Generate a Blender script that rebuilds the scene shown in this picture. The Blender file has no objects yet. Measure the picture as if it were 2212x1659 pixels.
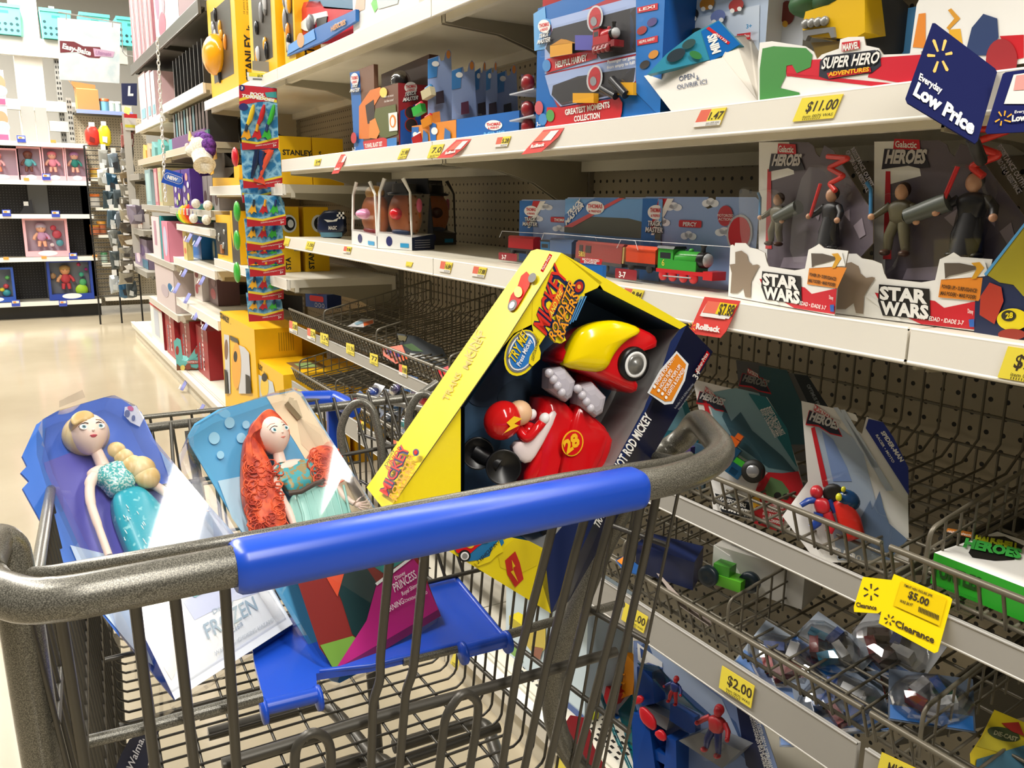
import bpy, math, random
from mathutils import Vector, Matrix
V = Vector
rnd = random.Random(7)
sc = bpy.context.scene
COL = sc.collection

# ---------------------------------------------------------------- camera
W_, H_, F_ = 2212., 1659., 1800.
CAM = V((0, 0, 1.18))
def cam_basis(yaw=31.0, pitch=12.35, roll=0.75):
    y, p, r = map(math.radians, (yaw, pitch, roll))
    Fw = V((math.sin(y)*math.cos(p), math.cos(y)*math.cos(p), -math.sin(p)))
    R = V((math.cos(y), -math.sin(y), 0)); U = R.cross(Fw)
    return R*math.cos(r)+U*math.sin(r), U*math.cos(r)-R*math.sin(r), Fw
CR, CU, CF = cam_basis()
cd = bpy.data.cameras.new('camera'); cam = bpy.data.objects.new('camera', cd); COL.objects.link(cam)
cd.sensor_width = 36; cd.lens = 36*F_/W_; cd.clip_start = .02; cd.clip_end = 60
cam.matrix_world = Matrix((( CR.x, CU.x, -CF.x, CAM.x), (CR.y, CU.y, -CF.y, CAM.y), (CR.z, CU.z, -CF.z, CAM.z), (0, 0, 0, 1)))
sc.camera = cam
cd.dof.use_dof = False
# ---------------------------------------------------------------- world, lamps, exposure
w = bpy.data.worlds.new('store_air'); sc.world = w; w.use_nodes = True
bg = w.node_tree.nodes['Background']; bg.inputs[0].default_value = (1.0, .94, .84, 1); bg.inputs[1].default_value = .06
def strip_lamp(x, y, z, lx, ly, power, color=(1, .95, .87)):
    l = bpy.data.lights.new('ceiling_tube_light', 'AREA'); l.shape = 'RECTANGLE'; l.size = lx; l.size_y = ly; l.energy = power; l.color = color
    o = bpy.data.objects.new('ceiling_tube_light', l); o.location = (x, y, z); COL.objects.link(o); return o
strip_lamp(2.35, 2.5, 4.1, .28, 9, 100)
strip_lamp(-.9, 6.0, 4.1, .28, 11, 260)
strip_lamp(-3.6, 9.0, 4.1, .28, 8, 110)
strip_lamp(.0, 9.0, 4.0, .3, 2.4, 150)
strip_lamp(.15, -2.4, 3.9, .28, 4.4, 105)
sc.view_settings.view_transform = 'Standard'; sc.view_settings.look = 'None'
sc.view_settings.gamma = 1; sc.view_settings.use_curve_mapping = False
sc.view_settings.exposure = 1.0

# ---------------------------------------------------------------- pixel of the photo -> point on a real plane
def ray(px, py): return CR*((px-W_/2)/F_) - CU*((py-H_/2)/F_) + CF
def aX(px, py, X): d = ray(px, py); return CAM + d*((X-CAM.x)/d.x)
def aY(px, py, Y): d = ray(px, py); return CAM + d*((Y-CAM.y)/d.y)
def aZ(px, py, Z): d = ray(px, py); return CAM + d*((Z-CAM.z)/d.z)
def aD(px, py, D): return CAM + ray(px, py)*D
def aP(px, py, O, N): d = ray(px, py); return CAM + d*((O-CAM).dot(N)/d.dot(N))

# ---------------------------------------------------------------- materials
def lin(h):
    h = h.lstrip('#'); c = [int(h[i:i+2], 16)/255 for i in (0, 2, 4)]
    return tuple(x/12.92 if x <= .04045 else ((x+.055)/1.055)**2.4 for x in c)+(1,)
MATS = {}
def M(hexc, rough=.45, metal=0., spec=.5):
    k = (hexc, rough, metal, spec)
    if k in MATS: return MATS[k]
    m = bpy.data.materials.new('paint_'+hexc.strip('#')); m.use_nodes = True
    b = m.node_tree.nodes['Principled BSDF']; b.inputs['Base Color'].default_value = lin(hexc)
    b.inputs['Roughness'].default_value = rough; b.inputs['Metallic'].default_value = metal
    b.inputs['Specular IOR Level'].default_value = spec
    MATS[k] = m; return m
def node_mat(name, fn):
    if name in MATS: return MATS[name]
    m = bpy.data.materials.new(name); m.use_nodes = True
    fn(m.node_tree, m.node_tree.nodes, m.node_tree.links, m.node_tree.nodes['Principled BSDF'])
    MATS[name] = m; return m
def two_tone(name, c1, c2, scale=40, rough=.5, metal=0, lo=.4, hi=.6, detail=3, bump=0, coords='Object', kind='ShaderNodeTexNoise', stretch=None):
    def fn(t, n, l, b):
        tc = n.new('ShaderNodeTexCoord'); nz = n.new(kind); nz.inputs['Scale'].default_value = scale
        if 'Detail' in nz.inputs: nz.inputs['Detail'].default_value = detail
        src = tc.outputs[coords]
        if stretch:
            mp = n.new('ShaderNodeMapping'); mp.inputs['Scale'].default_value = stretch; l.new(src, mp.inputs[0]); src = mp.outputs[0]
        l.new(src, nz.inputs['Vector'])
        cr = n.new('ShaderNodeValToRGB'); cr.color_ramp.elements[0].position = lo; cr.color_ramp.elements[1].position = hi
        cr.color_ramp.elements[0].color = lin(c1); cr.color_ramp.elements[1].color = lin(c2)
        l.new(nz.outputs[0], cr.inputs[0]); l.new(cr.outputs[0], b.inputs['Base Color'])
        b.inputs['Roughness'].default_value = rough; b.inputs['Metallic'].default_value = metal
        if bump:
            bp = n.new('ShaderNodeBump'); bp.inputs['Strength'].default_value = bump; bp.inputs['Distance'].default_value = .002
            l.new(nz.outputs[0], bp.inputs['Height']); l.new(bp.outputs[0], b.inputs['Normal'])
    return node_mat(name, fn)
def pegboard(name, c1, hole='#15130f', sp=.0265, r=.15, ax=('Y', 'Z')):
    def fn(t, n, l, b):
        tc = n.new('ShaderNodeTexCoord'); sx = n.new('ShaderNodeSeparateXYZ'); l.new(tc.outputs['Object'], sx.inputs[0])
        sq = []
        for a in ax:
            d = n.new('ShaderNodeMath'); d.operation = 'DIVIDE'; d.inputs[1].default_value = sp; l.new(sx.outputs[a], d.inputs[0])
            f = n.new('ShaderNodeMath'); f.operation = 'FRACT'; l.new(d.outputs[0], f.inputs[0])
            s = n.new('ShaderNodeMath'); s.operation = 'SUBTRACT'; s.inputs[1].default_value = .5; l.new(f.outputs[0], s.inputs[0])
            p = n.new('ShaderNodeMath'); p.operation = 'MULTIPLY'; l.new(s.outputs[0], p.inputs[0]); l.new(s.outputs[0], p.inputs[1]); sq.append(p)
        a = n.new('ShaderNodeMath'); a.operation = 'ADD'; l.new(sq[0].outputs[0], a.inputs[0]); l.new(sq[1].outputs[0], a.inputs[1])
        c = n.new('ShaderNodeMath'); c.operation = 'LESS_THAN'; c.inputs[1].default_value = r*r; l.new(a.outputs[0], c.inputs[0])
        mx = n.new('ShaderNodeMix'); mx.data_type = 'RGBA'; mx.inputs['A'].default_value = lin(c1); mx.inputs['B'].default_value = lin(hole)
        l.new(c.outputs[0], mx.inputs['Factor']); l.new(mx.outputs['Result'], b.inputs['Base Color']); b.inputs['Roughness'].default_value = .55
    return node_mat(name, fn)
def clear_mat(name='clear_plastic', tint='#ffffff', refl=.10, rough=.04, edge=.55, haze=.0):
    if name in MATS: return MATS[name]
    m = bpy.data.materials.new(name); m.use_nodes = True; n = m.node_tree.nodes; l = m.node_tree.links; n.clear()
    out = n.new('ShaderNodeOutputMaterial'); tr = n.new('ShaderNodeBsdfTransparent'); tr.inputs[0].default_value = lin(tint)
    gl = n.new('ShaderNodeBsdfGlossy'); gl.inputs['Roughness'].default_value = rough
    lw = n.new('ShaderNodeLayerWeight'); lw.inputs[0].default_value = .35
    mr = n.new('ShaderNodeMapRange'); mr.inputs['To Min'].default_value = refl; mr.inputs['To Max'].default_value = edge
    l.new(lw.outputs['Fresnel'], mr.inputs['Value']); mx = n.new('ShaderNodeMixShader')
    l.new(mr.outputs[0], mx.inputs[0]); l.new(tr.outputs[0], mx.inputs[1]); l.new(gl.outputs[0], mx.inputs[2])
    l.new(mx.outputs[0], out.inputs[0]); MATS[name] = m
    return m
SHELF = two_tone('cream_enamel', '#d9d3c2', '#e6e1d2', 3, .38)
SHELFD = M('#cfc8b4', .4)
LIP = M('#eeeae0', .3)
RAILG = M('#a3a09a', .35)
WIRE = M('#6d6759', .4, .3)
BLACKM = M('#1a1916', .5)
CLEAR = clear_mat()
CLEARB = clear_mat('clear_blister', refl=.015, rough=.03, edge=.10)
CLEAR2 = clear_mat('thin_clear_bag', refl=.16, rough=.08, edge=.6)
CARTG = node_mat('speckled_grey_powder_coat', lambda t, n, l, b: None)
def _cart(m):
    t = m.node_tree; n = t.nodes; l = t.links; b = n['Principled BSDF']
    tc = n.new('ShaderNodeTexCoord'); nz = n.new('ShaderNodeTexNoise'); nz.inputs['Scale'].default_value = 1300; nz.inputs['Detail'].default_value = 2
    l.new(tc.outputs['Object'], nz.inputs['Vector']); cr = n.new('ShaderNodeValToRGB')
    cr.color_ramp.elements[0].position = .40; cr.color_ramp.elements[0].color = lin('#4a4841'); cr.color_ramp.elements[1].position = .70; cr.color_ramp.elements[1].color = lin('#8b887c')
    l.new(nz.outputs[0], cr.inputs[0]); l.new(cr.outputs[0], b.inputs['Base Color']); b.inputs['Metallic'].default_value = .25; b.inputs['Roughness'].default_value = .3
_cart(CARTG)
CARTD = M('#4b4841', .38, .35)
CARTB = M('#1c4cc0', .3)

# ---------------------------------------------------------------- text outlines, cached as flat meshes
TXT = {}
def text_mesh(s, off=0.0):
    k = (s, off)
    if k in TXT: return TXT[k]
    cu = bpy.data.curves.new('lettering', 'FONT'); cu.body = s; cu.size = 1; cu.offset = off; cu.resolution_u = 2
    cu.space_character = 1.0
    o = bpy.data.objects.new('lettering', cu); COL.objects.link(o)
    bpy.context.view_layer.update()
    me = bpy.data.meshes.new_from_object(o.evaluated_get(bpy.context.evaluated_depsgraph_get()))
    vs = [(v.co.x, v.co.y) for v in me.vertices]; fs = [tuple(p.vertices) for p in me.polygons]
    bpy.data.objects.remove(o); bpy.data.curves.remove(cu); bpy.data.meshes.remove(me)
    x0 = min([a for a, _ in vs] or [0]); x1 = max([a for a, _ in vs] or [1])
    r = (vs, fs, x0, x1-x0); TXT[k] = r; return r

# ---------------------------------------------------------------- mesh builder
class MB:
    def __init__(s): s.v = []; s.f = []; s.m = []; s.mi = []; s.sm = []
    def mid(s, m):
        if m not in s.m: s.m.append(m)
        return s.m.index(m)
    def add(s, vs, fs, m, smooth=False):
        b = len(s.v); s.v += [tuple(v) for v in vs]; i = s.mid(m)
        for f in fs: s.f.append(tuple(b+k for k in f)); s.mi.append(i); s.sm.append(smooth)
        return s
    def box(s, a, b, m, R=None, O=None, skip=()):
        a, b = V(a), V(b); vs = [V((x, y, z)) for x in (a.x, b.x) for y in (a.y, b.y) for z in (a.z, b.z)]
        if R is not None: vs = [R @ v for v in vs]
        if O is not None: vs = [v+O for v in vs]
        fs = [(0, 1, 3, 2), (4, 6, 7, 5), (0, 4, 5, 1), (2, 3, 7, 6), (0, 2, 6, 4), (1, 5, 7, 3)]
        return s.add(vs, [f for i, f in enumerate(fs) if i not in skip], m)
    def hexa(s, p8, m):   # bottom 4 (ccw) then top 4
        return s.add(p8, [(3, 2, 1, 0), (4, 5, 6, 7), (0, 1, 5, 4), (1, 2, 6, 5), (2, 3, 7, 6), (3, 0, 4, 7)], m)
    def prism(s, pts, ext, m, m2=None):  # pts: 3D polygon, ext: vector
        n = len(pts); ext = V(ext); vs = [V(p) for p in pts]; vs += [p+ext for p in vs]
        s.add(vs, [tuple(range(n))[::-1], tuple(range(n, 2*n))], m)
        return s.add(vs, [(i, (i+1) % n, n+(i+1) % n, n+i) for i in range(n)], m2 or m)
    def tube(s, pts, r, m, n=8, fil=0, seg=4, closed=False, ends=True):
        P = [V(p) for p in pts]
        if fil:
            Q = []; L = len(P)
            for i, p in enumerate(P):
                if not closed and i in (0, L-1): Q.append(p); continue
                a, b = P[i-1], P[(i+1) % L]; da, db = (a-p), (b-p); t = min(fil, da.length*.49, db.length*.49)
                A = p+da.normalized()*t; B = p+db.normalized()*t
                for k in range(seg+1):
                    u = k/seg; Q.append(A*(1-u)**2+p*2*u*(1-u)+B*u*u)
            P = Q
        rr = r if isinstance(r, (list, tuple)) else [r]*len(P)
        if len(rr) != len(P): rr = [rr[min(int(i*len(rr)/len(P)), len(rr)-1)] for i in range(len(P))]
        L = len(P); vs = []; up = None
        for i, p in enumerate(P):
            if closed: t = P[(i+1) % L]-P[i-1]
            else: t = P[min(i+1, L-1)]-P[max(i-1, 0)]
            if t.length < 1e-9: t = V((0, 0, 1))
            t.normalize()
            if up is None: up = t.orthogonal().normalized()
            up = up-t*up.dot(t)
            if up.length < 1e-6: up = t.orthogonal()
            up.normalize(); sd = t.cross(up)
            for k in range(n):
                a = 2*math.pi*k/n; vs.append(p+(up*math.cos(a)+sd*math.sin(a))*rr[i])
        fs = []
        for i in range(L if closed else L-1):
            j = (i+1) % L
            for k in range(n): fs.append((i*n+k, i*n+(k+1) % n, j*n+(k+1) % n, j*n+k))
        s.add(vs, fs, m, True)
        if ends and not closed: s.add(vs[:n], [tuple(range(n))[::-1]], m); s.add(vs[-n:], [tuple(range(n))], m)
        return s
    def lathe(s, prof, m, O=(0, 0, 0), ax=(0, 0, 1), n=20, smooth=True, sc=(1, 1)):  # prof [(r,h)]
        O = V(O); ax = V(ax).normalized(); u = ax.orthogonal().normalized(); w = ax.cross(u); vs = []
        for r, h in prof:
            for k in range(n):
                a = 2*math.pi*k/n; vs.append(O+ax*h+u*r*math.cos(a)*sc[0]+w*r*math.sin(a)*sc[1])
        fs = [(i*n+k, i*n+(k+1) % n, (i+1)*n+(k+1) % n, (i+1)*n+k) for i in range(len(prof)-1) for k in range(n)]
        s.add(vs, fs, m, smooth)
        if prof[0][0] > 1e-6: s.add(vs[:n], [tuple(range(n))[::-1]], m)
        if prof[-1][0] > 1e-6: s.add(vs[-n:], [tuple(range(n))], m)
        return s
    def ell(s, c, r, m, R=None, n=16, k=10, fn=None):
        c = V(c); r = V(r) if hasattr(r, '__len__') else V((r, r, r)); vs = []
        for i in range(k+1):
            ph = math.pi*i/k
            for j in range(n):
                th = 2*math.pi*j/n; p = V((r.x*math.sin(ph)*math.cos(th), r.y*math.sin(ph)*math.sin(th), r.z*math.cos(ph)))
                if fn: p = fn(p)
                if R is not None: p = R @ p
                vs.append(p+c)
        return s.add(vs, [(i*n+j, (i+1)*n+j, (i+1)*n+(j+1) % n, i*n+(j+1) % n) for i in range(k) for j in range(n)], m, True)
    def build(s, name, parent=None, **kw):
        me = bpy.data.meshes.new(name); me.from_pydata(s.v, [], s.f)
        for m in s.m: me.materials.append(m)
        me.polygons.foreach_set('material_index', s.mi); me.polygons.foreach_set('use_smooth', s.sm); me.update()
        o = bpy.data.objects.new(name, me); COL.objects.link(o)
        if parent is not None: o.parent = parent; o.matrix_parent_inverse = world_of(parent).inverted()
        for k, v in kw.items(): o[k] = v
        return o
def world_of(o):
    return world_of(o.parent) @ o.matrix_parent_inverse @ o.matrix_basis if o.parent else o.matrix_basis.copy()
def copy_tree(o, delta=None, parent=None, label=None, group=None):
    c = o.copy(); COL.objects.link(c)
    if parent is not None: c.parent = parent
    if delta is not None: c.location = c.location+V(delta)
    if label: c['label'] = label
    if group: c['group'] = group
    for ch in [x for x in list(o.children)]: copy_tree(ch, None, c)
    return c
def thing(name, label, cat, loc=(0, 0, 0), group=None):
    o = bpy.data.objects.new(name, None); COL.objects.link(o); o.location = loc; o.empty_display_size = .02
    o['label'] = label; o['category'] = cat
    if group: o['group'] = group
    return o
def tag(o, label, cat, group=None, kind=None):
    o['label'] = label; o['category'] = cat
    if group: o['group'] = group
    if kind: o['kind'] = kind
    return o
def struct(o, label=None): 
    o['kind'] = 'structure'
    if label: o['label'] = label
    return o

# ---------------------------------------------------------------- a flat printed face: art and lettering lie on it in thin layers
class Face:
    def __init__(s, mb, O, U, N, lay=.00025):
        s.mb = mb; s.O = V(O); s.U = V(U).normalized(); s.N = V(N).normalized(); s.V = s.N.cross(s.U).normalized(); s.k = 0; s.lay = lay
        # U to the reader's right, V up, N to the reader
    def px(s, x, y):
        p = aP(x, y, s.O, s.N)-s.O; return (p.dot(s.U), p.dot(s.V))
    def pt(s, u, v, k): return s.O+s.U*u+s.V*v+s.N*(s.lay*k)
    def uvp(s, pts, m, k=None, hold=False):
        if k is None:
            if not hold: s.k += 1
            k = s.k
        area = sum(pts[i][0]*pts[(i+1) % len(pts)][1]-pts[(i+1) % len(pts)][0]*pts[i][1] for i in range(len(pts)))
        if area < 0: pts = pts[::-1]
        s.mb.add([s.pt(u, v, k) for u, v in pts], [tuple(range(len(pts)))], m); return s
    def poly(s, pts, m, k=None, hold=False): return s.uvp([s.px(*p) for p in pts], m, k, hold)
    def rect(s, u0, v0, u1, v1, m, k=None, r=0, hold=False):
        if r:
            pts = []
            for cx, cy, a0 in ((u1-r, v1-r, 0), (u0+r, v1-r, 90), (u0+r, v0+r, 180), (u1-r, v0+r, 270)):
                for j in range(5): a = math.radians(a0+j*22.5); pts.append((cx+r*math.cos(a), cy+r*math.sin(a)))
            return s.uvp(pts, m, k, hold)
        return s.uvp([(u0, v0), (u1, v0), (u1, v1), (u0, v1)], m, k, hold)
    def disc(s, u, v, ru, rv, m, k=None, rot=0, n=20, hold=False):
        c, t = math.cos(rot), math.sin(rot); pts = []
        for i in range(n): a = 2*math.pi*i/n; x, y = ru*math.cos(a), rv*math.sin(a); pts.append((u+x*c-y*t, v+x*t+y*c))
        return s.uvp(pts, m, k, hold)
    def pdisc(s, x, y, ax, ay, m, k=None, rot=0, n=24, hold=False):   # ellipse given in photo pixels
        pts = []
        for i in range(n):
            a = 2*math.pi*i/n; X, Y = ax*math.cos(a), ay*math.sin(a); pts.append(s.px(x+X*math.cos(rot)-Y*math.sin(rot), y+X*math.sin(rot)+Y*math.cos(rot)))
        return s.uvp(pts, m, k, hold)
    def aff(s, txt, o, ex, ey, m, off=.0, k=None, hold=False):
        vs, fs, x0, wd = text_mesh(txt, off)
        if k is None:
            if not hold: s.k += 1
            k = s.k
        pts = [((x-x0)/wd, y/.72) for x, y in vs]
        det = ex[0]*ey[1]-ex[1]*ey[0]
        if det < 0: fs = [f[::-1] for f in fs]
        s.mb.add([s.pt(o[0]+ex[0]*a+ey[0]*b, o[1]+ex[1]*a+ey[1]*b, k) for a, b in pts], fs, m); return s
    def text(s, txt, u, v, h, m, w=None, off=.0, slant=0., rot=0., k=None, hold=False):   # baseline left at (u,v), cap height h
        vs, fs, x0, wd = text_mesh(txt, off)
        w = w or wd*h/.72
        c, t = math.cos(rot), math.sin(rot)
        return s.aff(txt, (u, v), (w*c, w*t), (h*slant*c-h*t, h*slant*t+h*c), m, off, k, hold)
    def ptext(s, txt, p0, p1, p2, m, off=.0, k=None, hold=False):  # pixels: left baseline, right baseline, top of first capital
        a, b, c = s.px(*p0), s.px(*p1), s.px(*p2)
        return s.aff(txt, a, (b[0]-a[0], b[1]-a[1]), (c[0]-a[0], c[1]-a[1]), m, off, k, hold)
# ---------------------------------------------------------------- shaped solids from an outline
def pillow(mb, pts, N, h, m, back=.0, prof=None, smooth=True, ctr=None):
    """outline -> rounded solid: rises h along N, flat or deep back"""
    P = [V(p) for p in pts]; N = V(N).normalized(); c = V(ctr) if ctr is not None else sum(P, V())/len(P); n = len(P)
    prof = prof or [(.985, 0), (1, .12), (.985, .3), (.93, .55), (.82, .76), (.62, .91), (.35, .985)]
    vs = []
    if back: prof = [(.93, -back/h), (1, -back/h*.8)]+list(prof)
    for s, z in prof: vs += [c+(p-c)*s+N*(h*z) for p in P]
    k = len(prof); vs += [c+N*h, c+N*(h*prof[0][1])]
    a = (P[1]-P[0]).cross(P[2]-P[1]); area = V()
    for i in range(n): area += P[i].cross(P[(i+1) % n])
    fl = area.dot(N) < 0; fs = []
    for r in range(k-1):
        for i in range(n): fs.append((r*n+i, r*n+(i+1) % n, (r+1)*n+(i+1) % n, (r+1)*n+i))
    for i in range(n): fs.append(((k-1)*n+i, (k-1)*n+(i+1) % n, k*n)); fs.append(((i+1) % n, i, k*n+1))
    if fl: fs = [f[::-1] for f in fs]
    return mb.add(vs, fs, m, smooth)
def smooth_poly(pts, it=2):
    for _ in range(it):
        Q = []
        for i in range(len(pts)):
            a, b = V(pts[i]), V(pts[(i+1) % len(pts)]); Q += [a*.75+b*.25, a*.25+b*.75]
        pts = Q
    return pts
def spline(pts, n=6):
    P = [V(p) for p in pts]; P = [P[0]*2-P[1]]+P+[P[-1]*2-P[-2]]; out = []
    for i in range(1, len(P)-2):
        for k in range(n):
            t = k/n; out.append(.5*((2*P[i])+(P[i+1]-P[i-1])*t+(2*P[i-1]-5*P[i]+4*P[i+1]-P[i+2])*t*t+(-P[i-1]+3*P[i]-3*P[i+1]+P[i+2])*t**3))
    return out+[P[-2]]
class Frame:   # a package standing in space: w to its right, d into it, u up
    def __init__(s, O, w, d, u): s.O, s.w, s.d, s.u = V(O), V(w).normalized(), V(d).normalized(), V(u).normalized()
    def p(s, x, y, z): return s.O+s.w*x+s.d*y+s.u*z
    def px(s, X, Y, dep=0.): return aP(X, Y, s.O+s.d*dep, -s.d)
    def face(s, mb, dep=0., lay=.0003): return Face(mb, s.O+s.d*dep, s.w, -s.d, lay)
    def R(s): return Matrix((( s.w.x, -s.d.x, s.u.x), (s.w.y, -s.d.y, s.u.y), (s.w.z, -s.d.z, s.u.z)))  # local x=w, y=to viewer, z=u
class PB(Frame):
    """carton placed by its footprint on a shelf at height z: front-left and front-right pixels, top pixel, depth"""
    def __init__(s, z, fl, fr, top, depth, skew=None):
        a, b = aZ(*fl, z), aZ(*fr, z); u = (b-a); u.z = 0; s.W = u.length; u.normalize(); d = V((-u.y, u.x, 0))
        if d.dot(a-CAM) < 0: d = -d
        super().__init__(a, u, d, (0, 0, 1)); s.H = aP(*top, a, -s.d).z-z; s.D = depth
    def shell(s, mb, mf, ms=None, mt=None, H=None):
        H = H or s.H; p = s.p; W, D = s.W, s.D; ms = ms or mf; mt = mt or ms
        c = [p(0, 0, 0), p(W, 0, 0), p(W, D, 0), p(0, D, 0), p(0, 0, H), p(W, 0, H), p(W, D, H), p(0, D, H)]
        mb.add(c, [(0, 1, 5, 4)], mf); mb.add(c, [(1, 2, 6, 5), (3, 0, 4, 7), (2, 3, 7, 6)], ms); mb.add(c, [(4, 5, 6, 7)], mt); mb.add(c, [(3, 2, 1, 0)], ms); return s
    def front(s, mb, lay=.0004, dep=0.): f = Face(mb, s.O+s.d*dep, s.w, -s.d, lay); f.k = 1; return f
    def side(s, mb, lay=.0004): f = Face(mb, s.p(s.W, 0, 0), s.d, s.w, lay); f.k = 1; return f
    def top(s, mb, lay=.0004): f = Face(mb, s.p(0, 0, s.H), s.w, (0, 0, 1), lay); f.k = 1; return f
def colXZ(x, X, Z):
    a = ray(x, H_/2); k = (Z-CAM.z)/(X-CAM.x); q = (a.z-k*a.x)/(CU.z-k*CU.x); d = a-CU*q; return CAM+d*((X-CAM.x)/d.x)
class PX(PB):   # carton whose front stands at distance X, between picture columns xl and xr
    def __init__(s, z, X, xl, xr, top, depth):
        a, b = colXZ(xl, X, z), colXZ(xr, X, z); Frame.__init__(s, a, (0, -1, 0), (1, 0, 0), (0, 0, 1)); s.W = (b-a).length; s.H = aX(*top, X).z-z; s.D = depth
def cardboard(mb, fr, pts, m, th=.0012, mback=None, dep=0.):
    P = [fr.px(x, y, dep) for x, y in pts]
    for p in P: p.z = max(p.z, .128)
    mb.prism(P, fr.d*th, m, mback or M('#8a7f70', .6))
def bubble(fr, pts, h, parent, mat=None, label='clear plastic bubble', sm=1, dep=0., name='blister', taper=.9):
    mat = mat or CLEARB; P = smooth_poly([fr.px(x, y, dep) for x, y in pts], sm); c = sum(P, V())/len(P); n = len(P); mb = MB()
    Q = [c+(p-c)*taper-fr.d*h for p in P]; R_ = [c+(p-c)*(taper+.05)-fr.d*h*.85 for p in P]
    mb.add(P+R_, [(i, (i+1) % n, n+(i+1) % n, n+i) for i in range(n)], mat, True); mb.add(R_+Q, [(i, (i+1) % n, n+(i+1) % n, n+i) for i in range(n)], mat); mb.add(Q, [tuple(range(n))], mat)
    return mb.build(name, parent)
def toy_train(fr, x0, y0, L, H, col, trim, parent, dep=-.03, name='toy_engine', label=None, face='#b9bcbe', kind=0, num=None):
    """steam engine standing on local (x0, z=y0), nose to +w"""
    mb = MB(); R = fr.R(); T = lambda x, z, y=0.: fr.p(x0+x*L, dep+y, y0+z*H); w = .45*H
    def bx(xa, xb, za, zb, m, ww=w, k=1.): mb.hexa([T(xa, za, -ww*.5), T(xb, za, -ww*.5), T(xb, za, ww*.5), T(xa, za, ww*.5), T(xa, zb, -ww*.5*k), T(xb, zb, -ww*.5*k), T(xb, zb, ww*.5*k), T(xa, zb, ww*.5*k)], m)
    bx(0, 1, .22, .32, trim, w*1.06)
    if kind == 0:
        bx(.02, .30, .32, .86, col); bx(.0, .32, .86, .93, M('#1c1c1c', .4), w*1.12, .8); bx(.30, .72, .32, .58, col)
        mb.lathe([(0, 0), (w*.44, 0), (w*.46, .002), (w*.46, L*.42), (w*.42, L*.43)], col, T(.30, .62), fr.w, 18); mb.lathe([(w*.47, 0), (w*.47, L*.10), (w*.40, L*.11)], M('#19191a', .3), T(.70, .62), fr.w, 18)
        mb.lathe([(w*.40, 0), (w*.38, .003), (w*.2, .006), (0, .0065)], M(face, .45), T(.81, .62), fr.w, 18); mb.ell(T(.825, .60), (.0016, .0016, .0016), M(face, .45))
        mb.lathe([(w*.15, 0), (w*.13, H*.14), (w*.19, H*.17), (w*.19, H*.2)], M('#19191a', .3), T(.73, .80), fr.u, 12); mb.ell(T(.52, .84), (w*.16, w*.16, w*.14), col)
        bx(.86, 1.02, .14, .36, trim, w*1.1)
        mb.box((0, 0, 0), (0, 0, 0), col)
        for a, b in ((.06, .26),): mb.hexa([T(a, .60, -w*.505), T(b, .60, -w*.505), T(b, .60, -w*.5), T(a, .60, -w*.5), T(a, .76, -w*.505), T(b, .76, -w*.505), T(b, .76, -w*.5), T(a, .76, -w*.5)], M('#20242a', .4))
    elif kind == 1:
        bx(.02, .98, .32, .86, col, w, .9); bx(.02, .98, .86, .92, col, w*.8, .7)
        for a, b in ((.10, .18), (.24, .36)): mb.hexa([T(a, .55, -w*.5), T(b, .55, -w*.5), T(b, .55, 0), T(a, .55, 0), T(a, .78, -w*.475), T(b, .78, -w*.475), T(b, .78, 0), T(a, .78, 0)], M('#2b1716', .4))
        bx(.98, 1.01, .34, .84, M('#b9a45e', .5), w*.9, .9)
    else:
        bx(.02, .98, .30, .80, col, w, 1.); bx(.0, 1.0, .80, .90, col, w, .55); bx(.05, .95, .10, .28, M('#1c1c1c', .5), w*.8)
    for q in ((.12, .3, .5, .68) if kind < 2 else (.2, .8)):
        c = T(q, .15, -w*.42); mb.lathe([(0, -.001), (H*.15, -.001), (H*.15, .002), (H*.10, .0025), (0, .003)], trim if kind == 0 else M('#2b2b2b', .4), c, -fr.d, 14)
    if kind == 0: mb.tube([T(.14, .13, -w*.52), T(.66, .15, -w*.52)], H*.022, M('#a5a6a6', .3, .7), 6)
    if num:
        f = Face(mb, T(0, 0, -w*.505), fr.w, -fr.d, .0002); f.text(num, L*.10, H*.40, H*.18, M('#e8d24a', .4))
    o = mb.build(name, parent)
    if label: o['label'] = label
    return o
def figure(fr, px_, py_, h, coat, pants, parent, hair='#3a241a', skin='#c99a78', dep=-.012, arms=((-1, .55), (1, .5)), extra=None, boots='#4b3327', name='figurine', label=None, lean=0.):
    """small moulded figure; (px_,py_) is the pixel between its feet"""
    mb = MB(); O = fr.px(px_, py_, dep); R = fr.R(); A = lambda x, z, y=0.: O+fr.w*x*h+fr.u*z*h-fr.d*y*h; co, pa, sk = M(coat, .4), M(pants, .4), M(skin, .4)
    for s_ in (-1, 1):
        mb.tube([A(s_*.06, .48), A(s_*.12, .28, .04), A(s_*.14, .08)], [h*.085, h*.075, h*.06], pa, 10); mb.ell(A(s_*.15, .04, .05), (h*.07, h*.11, h*.05), M(boots, .4), R, 12, 8)
    pillow(mb, smooth_poly([A(x, z) for x, z in ((-.12, .44), (.12, .44), (.15, .58), (.20, .72), (.08, .80), (-.08, .80), (-.20, .72), (-.15, .58))]), -fr.d, h*.11, co, back=h*.08)
    for s_, q in arms:
        mb.tube([A(s_*.17, .72), A(s_*.29, .62, .05), A(s_*.34, q, .14)], [h*.06, h*.055, h*.045], co, 10); mb.ell(A(s_*.35, q, .17), (h*.05, h*.05, h*.05), sk, R, 10, 8)
    mb.tube([A(0, .78), A(0, .84)], h*.05, sk, 8); mb.ell(A(0, .91, .02), (h*.095, h*.10, h*.12), sk, R, 16, 12); mb.ell(A(0, .94, -.015), (h*.105, h*.10, h*.115), M(hair, .5), R, 16, 12)
    if extra: extra(mb, A, h)
    return mb.build(name, parent, **({'label': label} if label else {}))
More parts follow.
